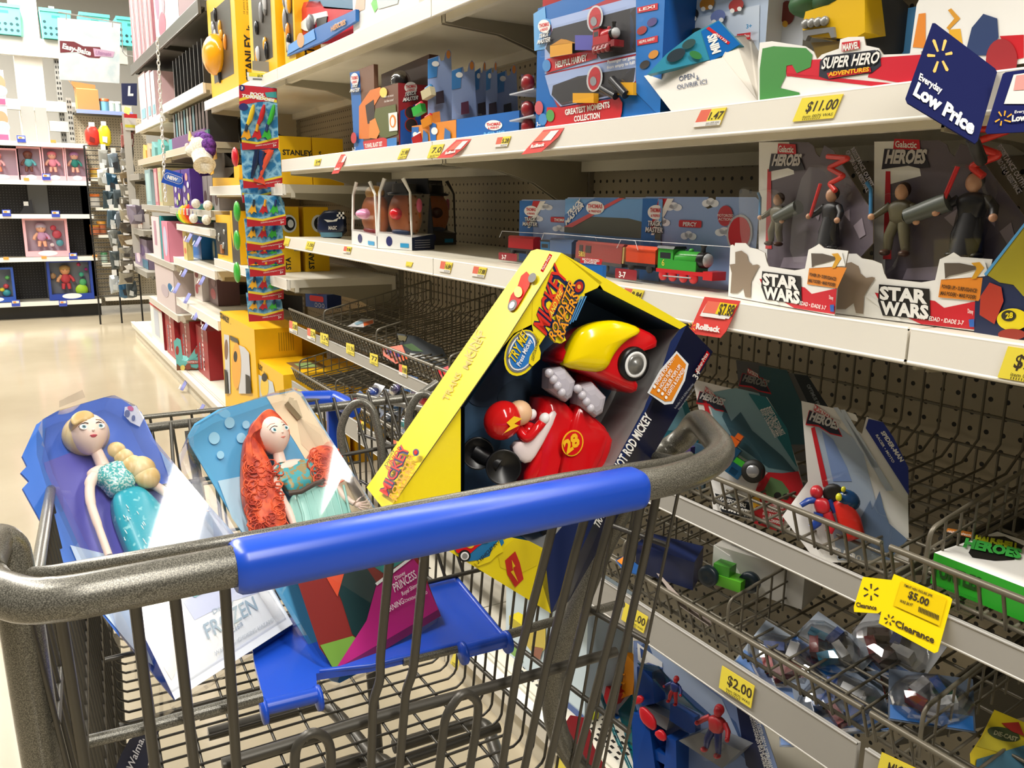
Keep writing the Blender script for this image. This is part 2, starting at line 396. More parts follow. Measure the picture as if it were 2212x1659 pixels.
def spark(f, cx, cy, r, m, k=None, sx=1., n=6, rot=0):
    """six rounded rays; centre in the face's own metres"""
    for i in range(n):
        a = math.pi/2+i*2*math.pi/n+rot; c, s_ = math.cos(a), math.sin(a); pts = []
        for t, q in ((.40, -.055), (.97, -.11), (1.04, 0), (.97, .11), (.40, .055), (.36, 0)): pts.append((cx+(c*t-s_*q)*r*sx, cy+(s_*t+c*q)*r))
        f.uvp(pts, m, k, hold=True)
# ================================================================ floor and walls
FLOORM = two_tone('polished_beige_floor', '#a89c84', '#b5aa92', 1.6, .13, 0, .3, .7, 5)
mb = MB(); mb.box((-7, -4, -.05), (6, 15, 0), FLOORM); struct(mb.build('floor'))
WALLW = M('#f4f2ea', .6)
mb = MB(); mb.box((-7, 14.5, 0), (6, 14.6, 4.4), WALLW); struct(mb.build('wall_back'))
mb = MB(); mb.box((.235, 9.95, 0), (.475, 10.25, 4.3), M('#fbfaf2', .5)); tag(mb.build('support_column'), 'white square support column rising behind the doll shelves', 'column')

# ================================================================ the toy gondola on the right
XL, XB = .85, 1.295          # shelf lip face, pegboard face
PEG = pegboard('cream_pegboard', '#a89d86')
PEGD = pegboard('dark_pegboard', '#2a2a2c', hole='#6a6a6a', r=.1)
S = [-.66, .56, 1.78, 3.0, 4.23, 5.4, 6.6, 7.8]
where = {0: 'nearest the camera', 1: 'beside the shopping cart', 2: 'just before the hanging dive toys', 3: 'behind the yellow tool boxes', 4: 'behind the hanging plush unicorn', 5: 'beyond the hanging chain', 6: 'at the far end of the aisle'}
for i in range(7):
    y0, y1 = S[i]+.0155, S[i+1]-.0155
    mb = MB()
    if i < 4: 
        for z0, z1 in ((.10, .67), (.6705, 1.3), (1.3005, 1.7), (1.7005, 2.4)): mb.box((XB, y0, z0), (XB+.006, y1, z1), PEG)
    else: mb.box((XB, y0, .13), (XB+.006, y1, 2.3), M('#1c1c1d', .6))
    tag(mb.build('pegboard_panel'), ('cream perforated back panel ' if i < 4 else 'dark back panel ')+where[i], 'back panel')
UPM = M('#8d8675', .45)
for i, y in enumerate(S):
    mb = MB(); mb.box((XB-.014, y-.016, .02), (XB+.03, y+.016, 2.3), UPM)
    for k in range(90): mb.box((XB-.0145, y-.008, .05+k*.0254), (XB-.0138, y-.004, .062+k*.0254), BLACKM); mb.box((XB-.0145, y+.004, .05+k*.0254), (XB-.0138, y+.008, .062+k*.0254), BLACKM)
    tag(mb.build('shelf_upright'), 'slotted steel upright '+('at the joint '+where[i] if i < 7 else 'closing the far end of the run'), 'upright')

def shelf(y0, y1, z, label, xl=XL, xb=XB-.016, mat=SHELF, lip=LIP, lh=.037, bead=True, deep=.13, tilt=0., under='#9b9480'):
    y0 += .002; y1 -= .002
    t = thing('shelf', label, 'shelf', ((xl+xb)/2, (y0+y1)/2, z-.03))
    mb = MB(); mb.box((xl+.012, y0, z-.03), (xb, y1, z-.0005), mat)
    mb.box((xl+.03, y0, z-.046), (xl+.045, y1, z-.03), mat); mb.box((xb-.02, y0, z-.055), (xb, y1, z-.03), mat)
    mb.build('deck', t)
    mb = MB(); pr = [(xl+tilt, z), (xl+.013, z), (xl+.013, z-lh), (xl, z-lh)]
    mb.prism([(x, y0, zz) for x, zz in pr], (0, y1-y0, 0), lip)
    if bead:
        mb.tube([(xl+.002, y0, z-lh), (xl+.002, y1, z-lh)], .003, lip, 8); mb.tube([(xl+.002+tilt, y0, z), (xl+.002+tilt, y1, z)], .0022, lip, 8)
    mb.build('price_channel', t)
    for ys in (y0+.004, y1-.008):
        mb = MB(); pr = [(xb, z-.03), (xl+.03, z-.03), (xl+.03, z-.05), (xl+.17, z-.058), (xl+.27, z-.085), (xl+.35, z-deep), (xb, z-deep-.01)]
        mb.prism([(x, ys, zz) for x, zz in pr], (0, .004, 0), M(under, .5)); mb.build('bracket', t)
    return t
names = {1.613: 'high', 1.31: 'upper', 1.047: 'middle'}
for i in range(3):
    for z, what in ((1.613, 'topmost cream shelf'), (1.31, 'cream shelf under the topmost one'), (1.047, 'cream shelf just above the wire baskets')):
        shelf(S[i], S[i+1], z, what+', section '+where[i])
# section 3, tool box shelves
shelf(S[3], S[4], 1.613, 'cream shelf carrying the tall yellow boxed tool sets', under='#b5ab92')
shelf(S[3], S[4], 1.23, 'cream shelf under the yellow boxed play hammer')
shelf(S[3], S[4], .893, 'cream shelf with broad tilted lip behind the hanging strip', lh=.036)
LIPT = M('#e8e4da', .35)
shelf(S[4], S[5], 2.06, 'dark grey top shelf full of pink boxes, nearer one', mat=M('#4d4b45', .5), lip=M('#56534c', .4), lh=.06, under='#3c3a35')
shelf(S[5], S[6], 2.06, 'dark grey top shelf full of pink boxes, farther one', mat=M('#4d4b45', .5), lip=M('#56534c', .4), lh=.06, under='#3c3a35')
shelf(S[4], S[5], 1.70, 'shelf behind the chain, with thin dark folders standing on it', mat=M('#c9bfa4', .45), lh=.045)
shelf(S[4], S[5], 1.44, 'shelf holding the purple tray of striped packs', mat=M('#c9bfa4', .45), lip=M('#cfc6b0', .4), lh=.035)
shelf(S[4], S[5], 1.118, 'shelf above the rainbow plush caterpillar', lip=M('#b9b4a8', .4), lh=.03)
shelf(S[4], S[5]-.25, 1.03, 'short shelf directly under the rainbow plush caterpillar', lh=.03, xl=.84)
shelf(S[4], S[5], .83, 'empty cream shelf with clip-on blue tags', lh=.04)
shelf(S[4], S[5], .585, 'long empty cream shelf above the red boxes', lh=.045)
shelf(S[5], S[6], 1.66, 'shelf holding pink packs next to the chain', lh=.045)
shelf(S[5], S[6], 1.43, 'shelf with little carton display flaps', lip=M('#c2baa5', .4), lh=.035, mat=M('#c9bfa4', .45))
shelf(S[5], S[6], 1.125, 'shelf with grey lip beside the clip strip', lip=M('#aaa69c', .4), lh=.03)
shelf(S[5], S[6], .78, 'shelf with pink and teal boxes standing above it', lip=M('#b9b3a6', .4), lh=.035)
shelf(S[5], S[6], .47, 'low shelf over the far red boxes', lip=M('#c9c3b5', .4), lh=.04)
for z, q in ((1.34, 'upper'), (.94, 'middle'), (.64, 'lower')): shelf(S[6], S[7], z, q+' grey shelf at the far end of the aisle', mat=M('#8b877b', .5), lip=M('#918d83', .45), lh=.04, under='#55524a')
mb = MB(); 
# base decks
for i in range(7):
    y0, y1 = S[i]+.002, S[i+1]-.002
    t = thing('base_deck', 'perforated cream base deck on the floor, section '+where[i], 'base deck', (1.05, (y0+y1)/2, 0))
    mb = MB(); mb.box((.872, y0, .10), (XB-.016, y1, .125), SHELF)
    mb.box((.872, y0, .1252), (.88, y1, .1275), M('#b9b3a2', .4)); mb.box((.89, y0, .1252), (.893, y1, .1265), M('#b9b3a2', .4))
    for k in range(int((y1-y0)/.022)):
        for j in range(5):
            if i in (0, 1, 2) and (k//6) % 2 == 0: mb.box((.915+j*.013, y0+.02+k*.022+(j % 2)*.009, .1251), (.921+j*.013, y0+.03+k*.022+(j % 2)*.009, .1256), BLACKM)
    mb.build('deck', t)
    mb = MB(); mb.prism([(.845, y0, .128), (.874, y0, .128), (.874, y0, .085), (.852, y0, .085)], (0, y1-y0, 0), LIP)
    mb.build('price_channel', t)
    mb = MB(); mb.box((.875, y0, .0), (.884, y1, .10), M('#d6cebb', .45)); mb.build('kick_plate', t)

# ================================================================ wire baskets
def basket(y0, y1, zf, zt, rail_h, label, yn, xr=.853):
    y0 += .006; y1 -= .006; zb = zf+.065
    t = thing('wire_basket', label, 'wire basket', (1.06, (y0+y1)/2, zf))
    mb = MB(); mb.tube([(xr, y0, zt), (xr, y1, zt)], .0042, WIRE, 8); mb.tube([(XL+.022, y0, zf+.004), (XL+.022, y1, zf+.004)], .003, WIRE, 6)
    mb.build('rim_wire', t)
    n = int((y1-y0)/.026); mf = MB(); mbk = MB(); mfl = MB()
    for k in range(n+1):
        y = y0+(y1-y0)*k/n; mf.tube([(xr, y, zt), (XL+.02, y, zf)], .0022, WIRE, 5, ends=False)
    n = int((y1-y0)/.0335)
    for k in range(n+1):
        y = y0+(y1-y0)*k/n; mfl.tube([(XL+.02, y, zf), (1.235, y, zb-.012)], .0021, WIRE, 5, ends=False)
        mbk.tube([(1.235, y, zb-.012), (1.272, y, zb+.02), (1.272, y, zb+.22)], .0021, WIRE, 5, ends=False)
    for k in range(1, 7): x = XL+.02+(1.235-XL-.02)*k/7; mfl.tube([(x, y0, zf+(zb-.012-zf)*k/7-.003), (x, y1, zf+(zb-.012-zf)*k/7-.003)], .0026, WIRE, 5)
    for z in (.06, .115, .17, .22): mbk.tube([(1.275, y0, zb+z), (1.275, y1, zb+z)], .0026, WIRE, 5)
    mf.build('front_grid', t); mfl.build('floor_grid', t); mbk.build('back_grid', t)
    mb = MB(); zr = zf-.004
    mb.prism([(XL, y0, zr), (XL+.008, y0, zr), (XL+.008, y0, zr-rail_h), (XL, y0, zr-rail_h)], (0, y1-y0, 0), RAILG)
    mb.tube([(XL+.001, y0, zr-rail_h), (XL+.001, y1, zr-rail_h)], .002, M('#c9c6bf', .3), 6); mb.tube([(XL+.001, y0, zr), (XL+.001, y1, zr)], .002, RAILG, 6)
    mb.build('price_rail', t)
    for ys in (y0+.01, y1-.013):
        mb = MB(); mb.prism([(XL+.03, ys, zf-.004), (XB-.02, ys, zb-.03), (XB-.02, ys, zb-.15), (XL+.2, ys, zf-.04)], (0, .003, 0), M('#4c4a44', .5)); mb.build('bracket', t)
    for j, yd in enumerate(yn):
        t2 = thing('basket_divider', ['first', 'second', 'third'][j]+' wire divider from the left, '+label.split()[0]+' basket, '+label.split(', ')[1], 'wire divider', (1.06, yd, zf))
        mb = MB(); zt2 = zt+.033
        mb.tube([(.872, yd, zf+.012), (.872, yd, zt2-.002), (1.262, yd, zt2+.085), (1.262, yd, zb+.01)], .0028, WIRE, 6, fil=.014); mb.build('frame', t2)
        mb = MB()
        for k in range(1, 13): x = .872+.39*k/13; mb.tube([(x, yd, zf+.008+(zb-zf)*k/13), (x, yd, zt2+.085*k/13)], .0018, WIRE, 5, ends=False)
        for q in (.33, .66): mb.tube([(.872, yd, zf+(zt2-zf)*q), (1.262, yd, zb+(zt2+.085-zb)*q)], .0018, WIRE, 5, ends=False)
        mb.build('rods', t2)
    return t
for i, dv in ((0, (.52, .1)), (1, (1.74, )), (2, (2.66, 2.2))):
    basket(S[i], S[i+1], .742, .79, .032, 'upper wire basket shelf, '+where[i], dv)
for i, dv in ((0, (.5, )), (1, (1.74, 1.065, .814)), (2, (2.96, 2.565))):
    basket(S[i], S[i+1], .527, .572, .060, 'lower wire basket shelf, '+where[i], dv)

# ================================================================ doll shelves across the end of the aisle
YF = 9.3
BLK = pegboard('black_pegboard', '#232325', hole='#8b8b8b', r=.1, ax=('X', 'Z'))
for x0, x1, q in ((-1.35, -.30, 'left half'), (-.30, .755, 'right half')):
    mb = MB(); mb.box((x0, 9.72, .05), (x1, 9.74, 1.64), BLK); mb.box((x0+.02, 9.7, .05), (x0+.05, 9.72, 1.64), M('#3a3a3c', .5)); tag(mb.build('back_panel'), 'black perforated back panel behind the dolls, '+q, 'back panel')
for z, q in ((1.672, 'top'), (1.32, 'second'), (1.005, 'third'), (.597, 'fourth'), (.17, 'bottom')):
    t = thing('shelf', q+' white-lipped shelf of the doll display across the aisle end', 'shelf', (-.3, 9.5, z-.04))
    mb = MB(); mb.box((-1.35, YF+.012, z-.035), (.755, 9.72, z-.012), M('#d8d2c4', .4)); mb.build('deck', t)
    mb = MB(); mb.box((-1.35, YF, z-.042), (.755, YF+.012, z), LIP); mb.build('price_channel', t)
mb = MB(); mb.box((-1.35, YF+.1, 0), (.755, 9.72, .12), M('#2b2a28', .6)); tag(mb.build('base_plinth'), 'dark recessed plinth under the doll shelves', 'plinth')
for a, (x0, x1, z0, z1, c, l) in enumerate(((.28, .50, .64, 0, '', ''),)):
    pass
for x0, x1, z0, z1, q in ((.22, .39, 1.025, 1.29, 'between the second and third doll shelves'), (.30, .47, .19, .56, 'on the lowest doll shelf'),):
    mb = MB(); mb.box((x0, 9.66, z0-.02), (x1, 9.7, z1), M('#6e7072', .5)); tag(mb.build('filler_panel'), 'plain grey filler panel standing '+q, 'panel')
# open steel racking above the doll shelves
GR = M('#9b9b97', .5)
mb = MB(); mb.box((.235, 9.55, 1.68), (.345, 9.58, 2.01), GR); mb.box((.352, 9.55, 1.68), (.45, 9.58, 2.005), GR); tag(mb.build('metal_sheet'), 'flat grey metal panel standing on the top doll shelf in front of the column', 'panel')
for x, y, z0, z1, w_, q in ((.60, 9.9, 1.6, 3.0, .05, 'tall dark-holed rack post left of the hanging banner'), (.655, 9.62, 1.7, 2.12, .045, 'short slotted grey post under the banner'), (.70, 9.75, 1.6, 2.05, .03, 'thin slotted post beside the snack pegboard')):
    mb = MB(); mb.box((x-w_/2, y, z0), (x+w_/2, y+.03, z1), M('#8f8f8a', .45))
    for k in range(int((z1-z0)/.05)):
        for s_ in (-1, 1): mb.box((x+s_*w_*.22-.006, y-.001, z0+.02+k*.05), (x+s_*w_*.22+.006, y, z0+.045+k*.05), BLACKM)
    tag(mb.build('rack_post'), q, 'rack post')
for z, q in ((1.86, 'lower'), (2.05, 'middle'), (2.63, 'upper')):
    mb = MB(); mb.box((-.6 if z > 2 else .48, 9.85, z-.05 if z < 2.5 else z-.12), (1.25, 9.93, z+.05), M('#b9b8b0', .5)); tag(mb.build('rack_beam'), q+' grey horizontal beam of the open rack above the dolls', 'beam')
# snack and craft end section between doll display and gondola
mb = MB(); mb.box((.69, 9.72, .05), (1.35, 9.74, 1.97), pegboard('beige_pegboard_far', '#b9ae96', ax=('X', 'Z'))); tag(mb.build('pegboard_panel'), 'beige pegboard behind the hanging snack bags', 'back panel')
for z, x0, q in ((2.0, .70, 'topmost shelf with blue edge holding the open carton'), (1.36, .77, 'small shelf with yellow tags right of the dolls'), (1.07, .79, 'small shelf under the first orange-lidded tub'), (.80, .79, 'small shelf under the pair of orange tubs'), (.52, .80, 'small low shelf with clear jars'), (.17, .80, 'lowest small shelf right of the dolls')):
    t = thing('shelf', q, 'shelf', (x0+.2, 9.6, z-.03)); mb = MB(); mb.box((x0, 9.42, z-.03), (x0+.5, 9.72, z-.008), M('#4a4944' if z > 1.9 else '#c9c3b2', .5)); mb.build('deck', t)
    mb = MB(); mb.box((x0, 9.40, z-.035), (x0+.5, 9.42, z), M('#8f9fe0' if z > 1.9 else '#efeadc', .4)); mb.build('price_channel', t)
# ================================================================ the shopping cart
ZH = .95
cart = thing('shopping_cart', 'grey wire shopping cart with blue handle grip, holding two boxed dolls and a car box', 'shopping cart', (.28, .9, 0))
def TU(name, pts, r, m=CARTG, n=12, fil=0, parent=None, **k):
    mb = MB(); mb.tube(pts, r, m, n, fil=fil, **k); return mb.build(name, parent or cart)
rt = aZ(1540, 985, ZH)
right_end = [aZ(1300, 1062, ZH), aZ(1440, 1040, ZH), aZ(1520, 1012, ZH), aZ(1566, 975, ZH), V((.632, .655, .95)), aY(1478, 948, .685), aY(1420, 985, .70), aY(1345, 1090, .715), aY(1285, 1215, .73), aY(1235, 1340, .74), aY(1190, 1470, .75), aY(1200, 1580, .75), aY(1290, 1720, .76)]
left_end = [aY(105, 1720, .64), aY(70, 1500, .62), aY(45, 1330, .61), aY(15, 1180, .615), aY(-20, 1172, .61), aY(-48, 1230, .57), aZ(-20, 1275, ZH), aZ(60, 1300, ZH), aZ(150, 1293, ZH), aZ(520, 1220, ZH)]
mb = MB(); mb.tube(left_end+right_end, .0136, CARTG, 16, fil=.03, seg=5); mb.build('handle_bar', cart)
# grip with a flat top
g0, g1 = aZ(503, 1222, ZH), aZ(1380, 1048, ZH); gd = (g1-g0).normalized(); gf = V((-gd.y, gd.x, 0)); GZ = V((0, 0, 1))
mb = MB(); prof = []
for a in range(28):
    t = 2*math.pi*a/28; c, s_ = math.cos(t), math.sin(t); e = .72
    prof.append((.0180*abs(c)**e*(1 if c > 0 else -1), .0170*abs(s_)**e*(1 if s_ > 0 else -1)-.0005))
st = [(0, .86), (.003, .97), (.008, 1), ((g1-g0).length-.008, 1), ((g1-g0).length-.003, .97), ((g1-g0).length, .86)]
vs = []
for d, q in st:
    for x, z in prof: vs.append(g0+gd*d+gf*(x*q)+GZ*(z*q-.001))
n = len(prof); fs = [(i*n+k, i*n+(k+1) % n, (i+1)*n+(k+1) % n, (i+1)*n+k) for i in range(len(st)-1) for k in range(n)]
mb.add(vs, fs, CARTB, True); mb.add(vs[:n], [tuple(range(n))[::-1]], CARTB); mb.add(vs[-n:], [tuple(range(n))], CARTB)
mb.build('handle_grip', cart, label='blue plastic handle grip')
# rear gate: top rim, upright rods, cross bars
YG = .556
TU('rear_rim', [aY(70, 1240, YG+.02), aY(115, 1236, YG), aY(620, 1147, YG), aY(1219, 1032, YG), aY(1431, 1000, YG), aY(1490, 985, YG+.02)], .0046)
mb = MB()
for pts in ([(115, 1236), (150, 1450), (190, 1700)], [(279, 1207), (290, 1290), (335, 1659), (340, 1720)], [(370, 1191), (376, 1276), (420, 1659), (428, 1720)], [(477, 1168), (485, 1254), (511, 1659), (514, 1720)],
            [(849, 1100), (843, 1193), (821, 1426), (822, 1470), (806, 1512), (800, 1720)], [(930, 1086), (919, 1178), (895, 1426), (891, 1457), (877, 1490), (858, 1720)],
            [(1219, 1032), (1191, 1150), (1120, 1426), (1075, 1720)], [(1292, 1020), (1243, 1190), (1180, 1440), (1120, 1720)], [(1350, 1012), (1295, 1200), (1225, 1480), (1170, 1720)], [(1400, 1005), (1362, 1210), (1290, 1480), (1225, 1720)], [(1431, 1000), (1404, 1150), (1340, 1440), (1270, 1720)]):
    P = [aY(x, y, YG+.006+.045*max(0, (y-1150))/500) for x, y in pts]
    mb.tube(P, .0040, CARTD, 8, fil=.012)
mb.build('gate_rods', cart)
TU('gate_bar', [aY(480, 1652, .628), aY(818, 1549, .625), aY(1002, 1500, .622), aY(1187, 1448, .62), aY(1330, 1408, .62)], .0052, CARTD)
TU('gate_bar', [aY(193, 1601, .63), aY(295, 1577, .628), aY(567, 1503, .62)], .005, CARTG)
for pts in ([(634, 1720), (638, 1612), (672, 1578), (706, 1592), (716, 1625), (710, 1720)], [(942, 1720), (962, 1545), (1000, 1492), (1034, 1512), (1031, 1560), (1005, 1720)]):
    TU('gate_loop', [aY(x, y, .61) for x, y in pts], .0042, CARTD, fil=.01)
TU('seat_hinge_rod', [aZ(430, 1545, .69), aZ(567, 1508, .69)], .0055, CARTG)
TU('seat_hinge_rod', [aZ(870, 1428, .69), aZ(1000, 1397, .69)], .0055, CARTG)
TU('seat_hinge_rod', [aZ(1095, 1372, .69), aZ(1175, 1348, .69), aZ(1345, 1303, .69)], .0055, CARTG)
# basket: U wires, rims, long wires
def lerp(a, b, t): return V(a)*(1-t)+V(b)*t
RL0, RL1 = V((-.012, .60, .905)), V((.045, 1.475, .820)); RR0, RR1 = V((.565, .60, .925)), V((.535, 1.45, .822))
FL0, FL1 = V((.028, .66, .46)), V((.088, 1.44, .46)); FR0, FR1 = V((.537, .66, .46)), V((.525, 1.42, .46))
TU('side_rim', [RL0, RL1], .005, CARTG); TU('side_rim', [RR0, RR1], .005, CARTG)
TU('front_rim', [RL1, RR1], .0042, CARTG)
mb = MB(); mr = MB(); ml = MB(); N = 28
for k in range(N+1):
    t = k/N; a, b, c, d = lerp(RL0, RL1, t), lerp(FL0, FL1, t), lerp(FR0, FR1, t), lerp(RR0, RR1, t)
    up = V((0, 0, .016)); mb.tube([b+up*.8+(a-b).normalized()*.0, b+V((.004, 0, .006)), b+V((.014, 0, 0)), c-V((.014, 0, 0)), c+V((-.004, 0, .006)), c+up*.8], .002, CARTD, 6, ends=False)
    ml.tube([a, b+up*.8], .002, CARTD, 6, ends=False); mr.tube([d, c+up*.8], .002, CARTD, 6, ends=False)
for q in range(1, 10):
    mb.tube([lerp(FL0, FR0, q/10)-V((0, 0, .003)), lerp(FL1, FR1, q/10)-V((0, 0, .003))], .0022, CARTD, 6)
for q in (.12, .3, .55, .8):
    r_ = .0032
    ml.tube([lerp(FL0, RL0, q), lerp(FL1, RL1, q)], r_, CARTD, 6); mr.tube([lerp(FR0, RR0, q), lerp(FR1, RR1, q)], r_, CARTD, 6)
mb.build('floor_grid', cart); ml.build('side_grid', cart); mr.build('side_grid', cart)
mb = MB()
for q in range(1, 15): mb.tube([lerp(RL1, RR1, q/15), lerp(FL1, FR1, q/15)], .0022, CARTD, 6, ends=False)
for q in (.15, .4, .65): mb.tube([lerp(FL1, RL1, q), lerp(FR1, RR1, q)], .003, CARTD, 6)
mb.build('front_grid', cart)
for q in (.33, .66): TU('floor_bar', [lerp(FL0, FL1, q)-V((0, 0, .012)), lerp(FR0, FR1, q)-V((0, 0, .012))], .0075, CARTD)
# blue front corner cap and post
B0, B1 = aY(652, 864, 1.47), aY(722, 862, 1.46); 
mb = MB(); mb.tube([B0-V((.06, -.005, 0)), B0, B1, aY(764, 884, 1.40)], .0165, CARTB, 10, fil=.01)
mb.build('corner_cap', cart, label='blue plastic front corner cap')
mb = MB(); a = aY(722, 880, 1.475); mb.box((a.x-.014, a.y-.006, .60), (a.x+.014, a.y+.006, a.z+.01), CARTB); mb.build('corner_post', cart, label='blue plastic strip under the corner cap')
# seat back with two bent loops
SBL, SBR = V((.040, 1.06, .905)), V((.47, 1.035, .93))
TU('seat_back_bar', [SBL, aD(370, 918, 1.10), aD(900, 858, 1.16), SBR+V((.03, 0, 0))], .0058)
mb = MB(); BL_, BR_ = V((.045, .905, .70)), V((.50, .905, .70))
for k in range(1, 17): mb.tube([lerp(aD(370, 918, 1.10)-V((.07, 0, 0)), SBR, k/17), lerp(BL_, BR_, k/17)], .0022, CARTD, 6, ends=False)
for q in (.0, .35, .7): mb.tube([lerp(BL_, SBL, q), lerp(BR_, SBR, q)], .003, CARTD, 6)
mb.build('seat_back_grid', cart)
for pts in ([(757, 1085), (737, 960), (735, 925), (752, 882), (780, 864), (806, 882), (823, 960), (834, 1085)], [(893, 980), (880, 915), (886, 880), (906, 852), (926, 851), (946, 875), (955, 960), (960, 1060)], [(452, 1180), (430, 1060), (412, 960), (408, 930)]):
    TU('seat_back_loop', [aD(x, y, 1.085 if x > 500 else 1.03) for x, y in pts], .0052, CARTG, fil=.012)
# blue seat flap
ZS = .694; fl = [(548, 1425), (560, 1470), (573, 1530), (686, 1503), (683, 1455), (800, 1437), (990, 1392), (1005, 1408), (1095, 1385), (985, 1248), (900, 1262), (640, 1320), (540, 1345)]
mb = MB(); mb.prism([aZ(x, y, ZS) for x, y in fl], (0, 0, -.008), CARTB)
for a, b in (((573, 1528), (686, 1500)), ((1003, 1404), (1092, 1380))):
    mb.tube([aZ(*a, ZS), aZ(*b, ZS)], .0075, CARTB, 12)
for x, y in ((570, 1528), (688, 1500), (1000, 1404), (1095, 1380)):
    c = aZ(x, y, ZS); mb.lathe([(0, -.003), (.013, -.002), (.013, .002), (0, .003)], CARTB, c-V((0, 0, .004)), gd, 18)
mb.tube([aZ(985, 1250, ZS), aZ(1090, 1378, ZS)], .0035, CARTB, 8); mb.tube([aZ(690, 1450, ZS), aZ(800, 1437, ZS), aZ(990, 1392, ZS)], .003, CARTB, 8)
mb.build('child_seat_flap', cart, label='blue plastic child seat flap')
# under rack, legs and casters
TU('under_frame', [V((.0, .62, .40)), V((.02, .70, .19)), V((.07, 1.32, .17)), V((.50, 1.30, .17)), V((.56, .74, .19)), V((.575, .72, .42))], .013, CARTD, fil=.05)
TU('under_rail', [aZ(450, 1586, .25), aZ(700, 1517, .25), aZ(730, 1545, .25), aZ(850, 1690, .25)], .012, CARTD, fil=.03)
TU('under_rail', [aZ(850, 1613, .25), aZ(1022, 1560, .25), aZ(1052, 1568, .25), aZ(1095, 1690, .25)], .012, CARTD, fil=.03)
for x, y in ((.03, .70), (.56, .74), (.10, 1.28), (.48, 1.27)):
    mb = MB(); mb.lathe([(.03, -.013), (.058, -.013), (.062, -.008), (.062, .008), (.058, .013), (.03, .013)], M('#1d1d1e', .5), (x, y, .0625), (1, 0, 0), 20)
    mb.box((x-.022, y-.012, .06), (x-.016, y+.012, .17), CARTD); mb.box((x+.016, y-.012, .06), (x+.022, y+.012, .17), CARTD); mb.box((x-.022, y-.02, .13), (x+.022, y+.02, .175), CARTD)
    mb.build('caster_wheel', cart)
for a, b in ((FL0, (.02, .70, .19)), (FR0, (.56, .74, .19)), (FL1, (.07, 1.32, .17)), (FR1, (.50, 1.30, .17))): TU('frame_leg', [a, V(b)], .010, CARTD)
# dark strap with white letters
mb = MB(); P = [aD(x, y, .78) for x, y in ((318, 1578), (300, 1610), (288, 1640), (278, 1690))]; nx = (CAM-P[1]).normalized(); sd = V((1, 0, .25)).normalized()*.016
vs = []; 
for p in P: vs += [p-sd, p+sd]
mb.add(vs, [(2*i, 2*i+1, 2*i+3, 2*i+2) for i in range(3)], M('#171c33', .6)); mb.add([v-nx*.002 for v in vs], [(2*i, 2*i+2, 2*i+3, 2*i+1) for i in range(3)], M('#171c33', .6))
n_ = -(vs[1]-vs[0]).cross(vs[2]-vs[0]).normalized(); f = Face(mb, P[1], (P[1]-P[3]), n_ if n_.dot(nx) > 0 else -n_)
f.k = 3; f.ptext('Walmart', (283, 1660), (318, 1585), (270, 1652), M('#c9c9cf', .5), .01)
mb.build('safety_strap', cart, label='dark safety strap with white lettering')
# ================================================================ boxed toy car leaning in the child seat
YEL = M('#f2dc1c', .28); NAVY = M('#0f1a3c', .35); CRED = M('#d3141b', .16); WHT = M('#f4f4f2', .4); BLK_ = M('#0e0e10', .35)
B = Frame((.2737, .6627, .9008), (.777, -.275, -.567), (.229, .961, -.153), (.587, -.011, .81))
bx = thing('toy_car_box', 'tilted yellow and navy window box with a red toy car inside, in the cart seat', 'toy box', (.36, .66, .80))
f_ = lambda x, y, d=0.: B.px(x, y, d)
FLT, FLB, FRB, FRT = f_(1212, 546), f_(835, 1108), f_(1190, 1325), f_(1483, 702)
mb = MB()
# outer shell: yellow top panel, end panel, bevelled navy strip, back
def onp(x, y, O, N): return aP(x, y, O, N)
Nt = (FLT-FLB).cross(B.d).normalized(); Nt = Nt if Nt.dot(CAM-FLT) > 0 else -Nt
BLT, BLB = onp(1160, 538, FLT, Nt), onp(800, 1064, FLT, Nt)
top = [onp(x, y, FLT, Nt) for x, y in ((1160, 538), (1212, 546), (1077, 760), (995, 878))]+[onp(835, 1108, FLT, Nt), BLB]
mb.add(top, [tuple(range(len(top)))], YEL); mb.add([p-Nt*.0008 for p in top], [tuple(range(len(top)))[::-1]], M('#9a8f80', .7))
t2 = f_(1540, 760, .045); t3 = f_(1228, 1300, .045); dB = B.d*.10
mb.add([FLT, FRT, t2, t2+dB*.45, BLT+B.d*.02, BLT], [(0, 1, 2, 3, 4, 5)], M('#d8c21c', .4))   # right end of the box
mb.add([FLB, FRB, t3, t3+dB*.5, BLB+B.d*.03, BLB], [(5, 4, 3, 2, 1, 0)], M('#232a44', .5))
mb.add([BLT+B.d*.02, t2+dB*.45, t3+dB*.5, BLB+B.d*.03], [(0, 1, 2, 3)], M('#7c7468', .7))
mb.add([BLT, BLT+B.d*.02, BLB+B.d*.03, BLB], [(0, 1, 2, 3)], YEL)
mb.add([t2, t3, t3+dB*.5, t2+dB*.45], [(0, 1, 2, 3)], NAVY); mb.add([FRT, FRB, t3, t2], [(0, 1, 2, 3)], M('#10183a', .3))
Nb = (t2-FRT).cross(FRB-FRT).normalized(); Nb = Nb if Nb.dot(CAM-FRT) > 0 else -Nb; fb_ = Face(mb, FRT, (FRT-FRB), Nb, .0004)
fb_.k = 1; fb_.poly([(1500, 802), (1526, 757), (1532, 764), (1506, 808)], CRED); fb_.ptext('Fisher-Price', (1506, 803), (1528, 765), (1500, 798), WHT, .02); fb_.ptext('3+', (1503, 820), (1513, 803), (1492, 812), WHT, .02)
fb_.ptext('Includes 2 AA (LR6) batteries.', (1456, 882), (1496, 828), (1452, 879), M('#b9bdc6', .4)); fb_.ptext('Dispose of batteries safely.', (1463, 884), (1499, 836), (1460, 882), M('#b9bdc6', .4))
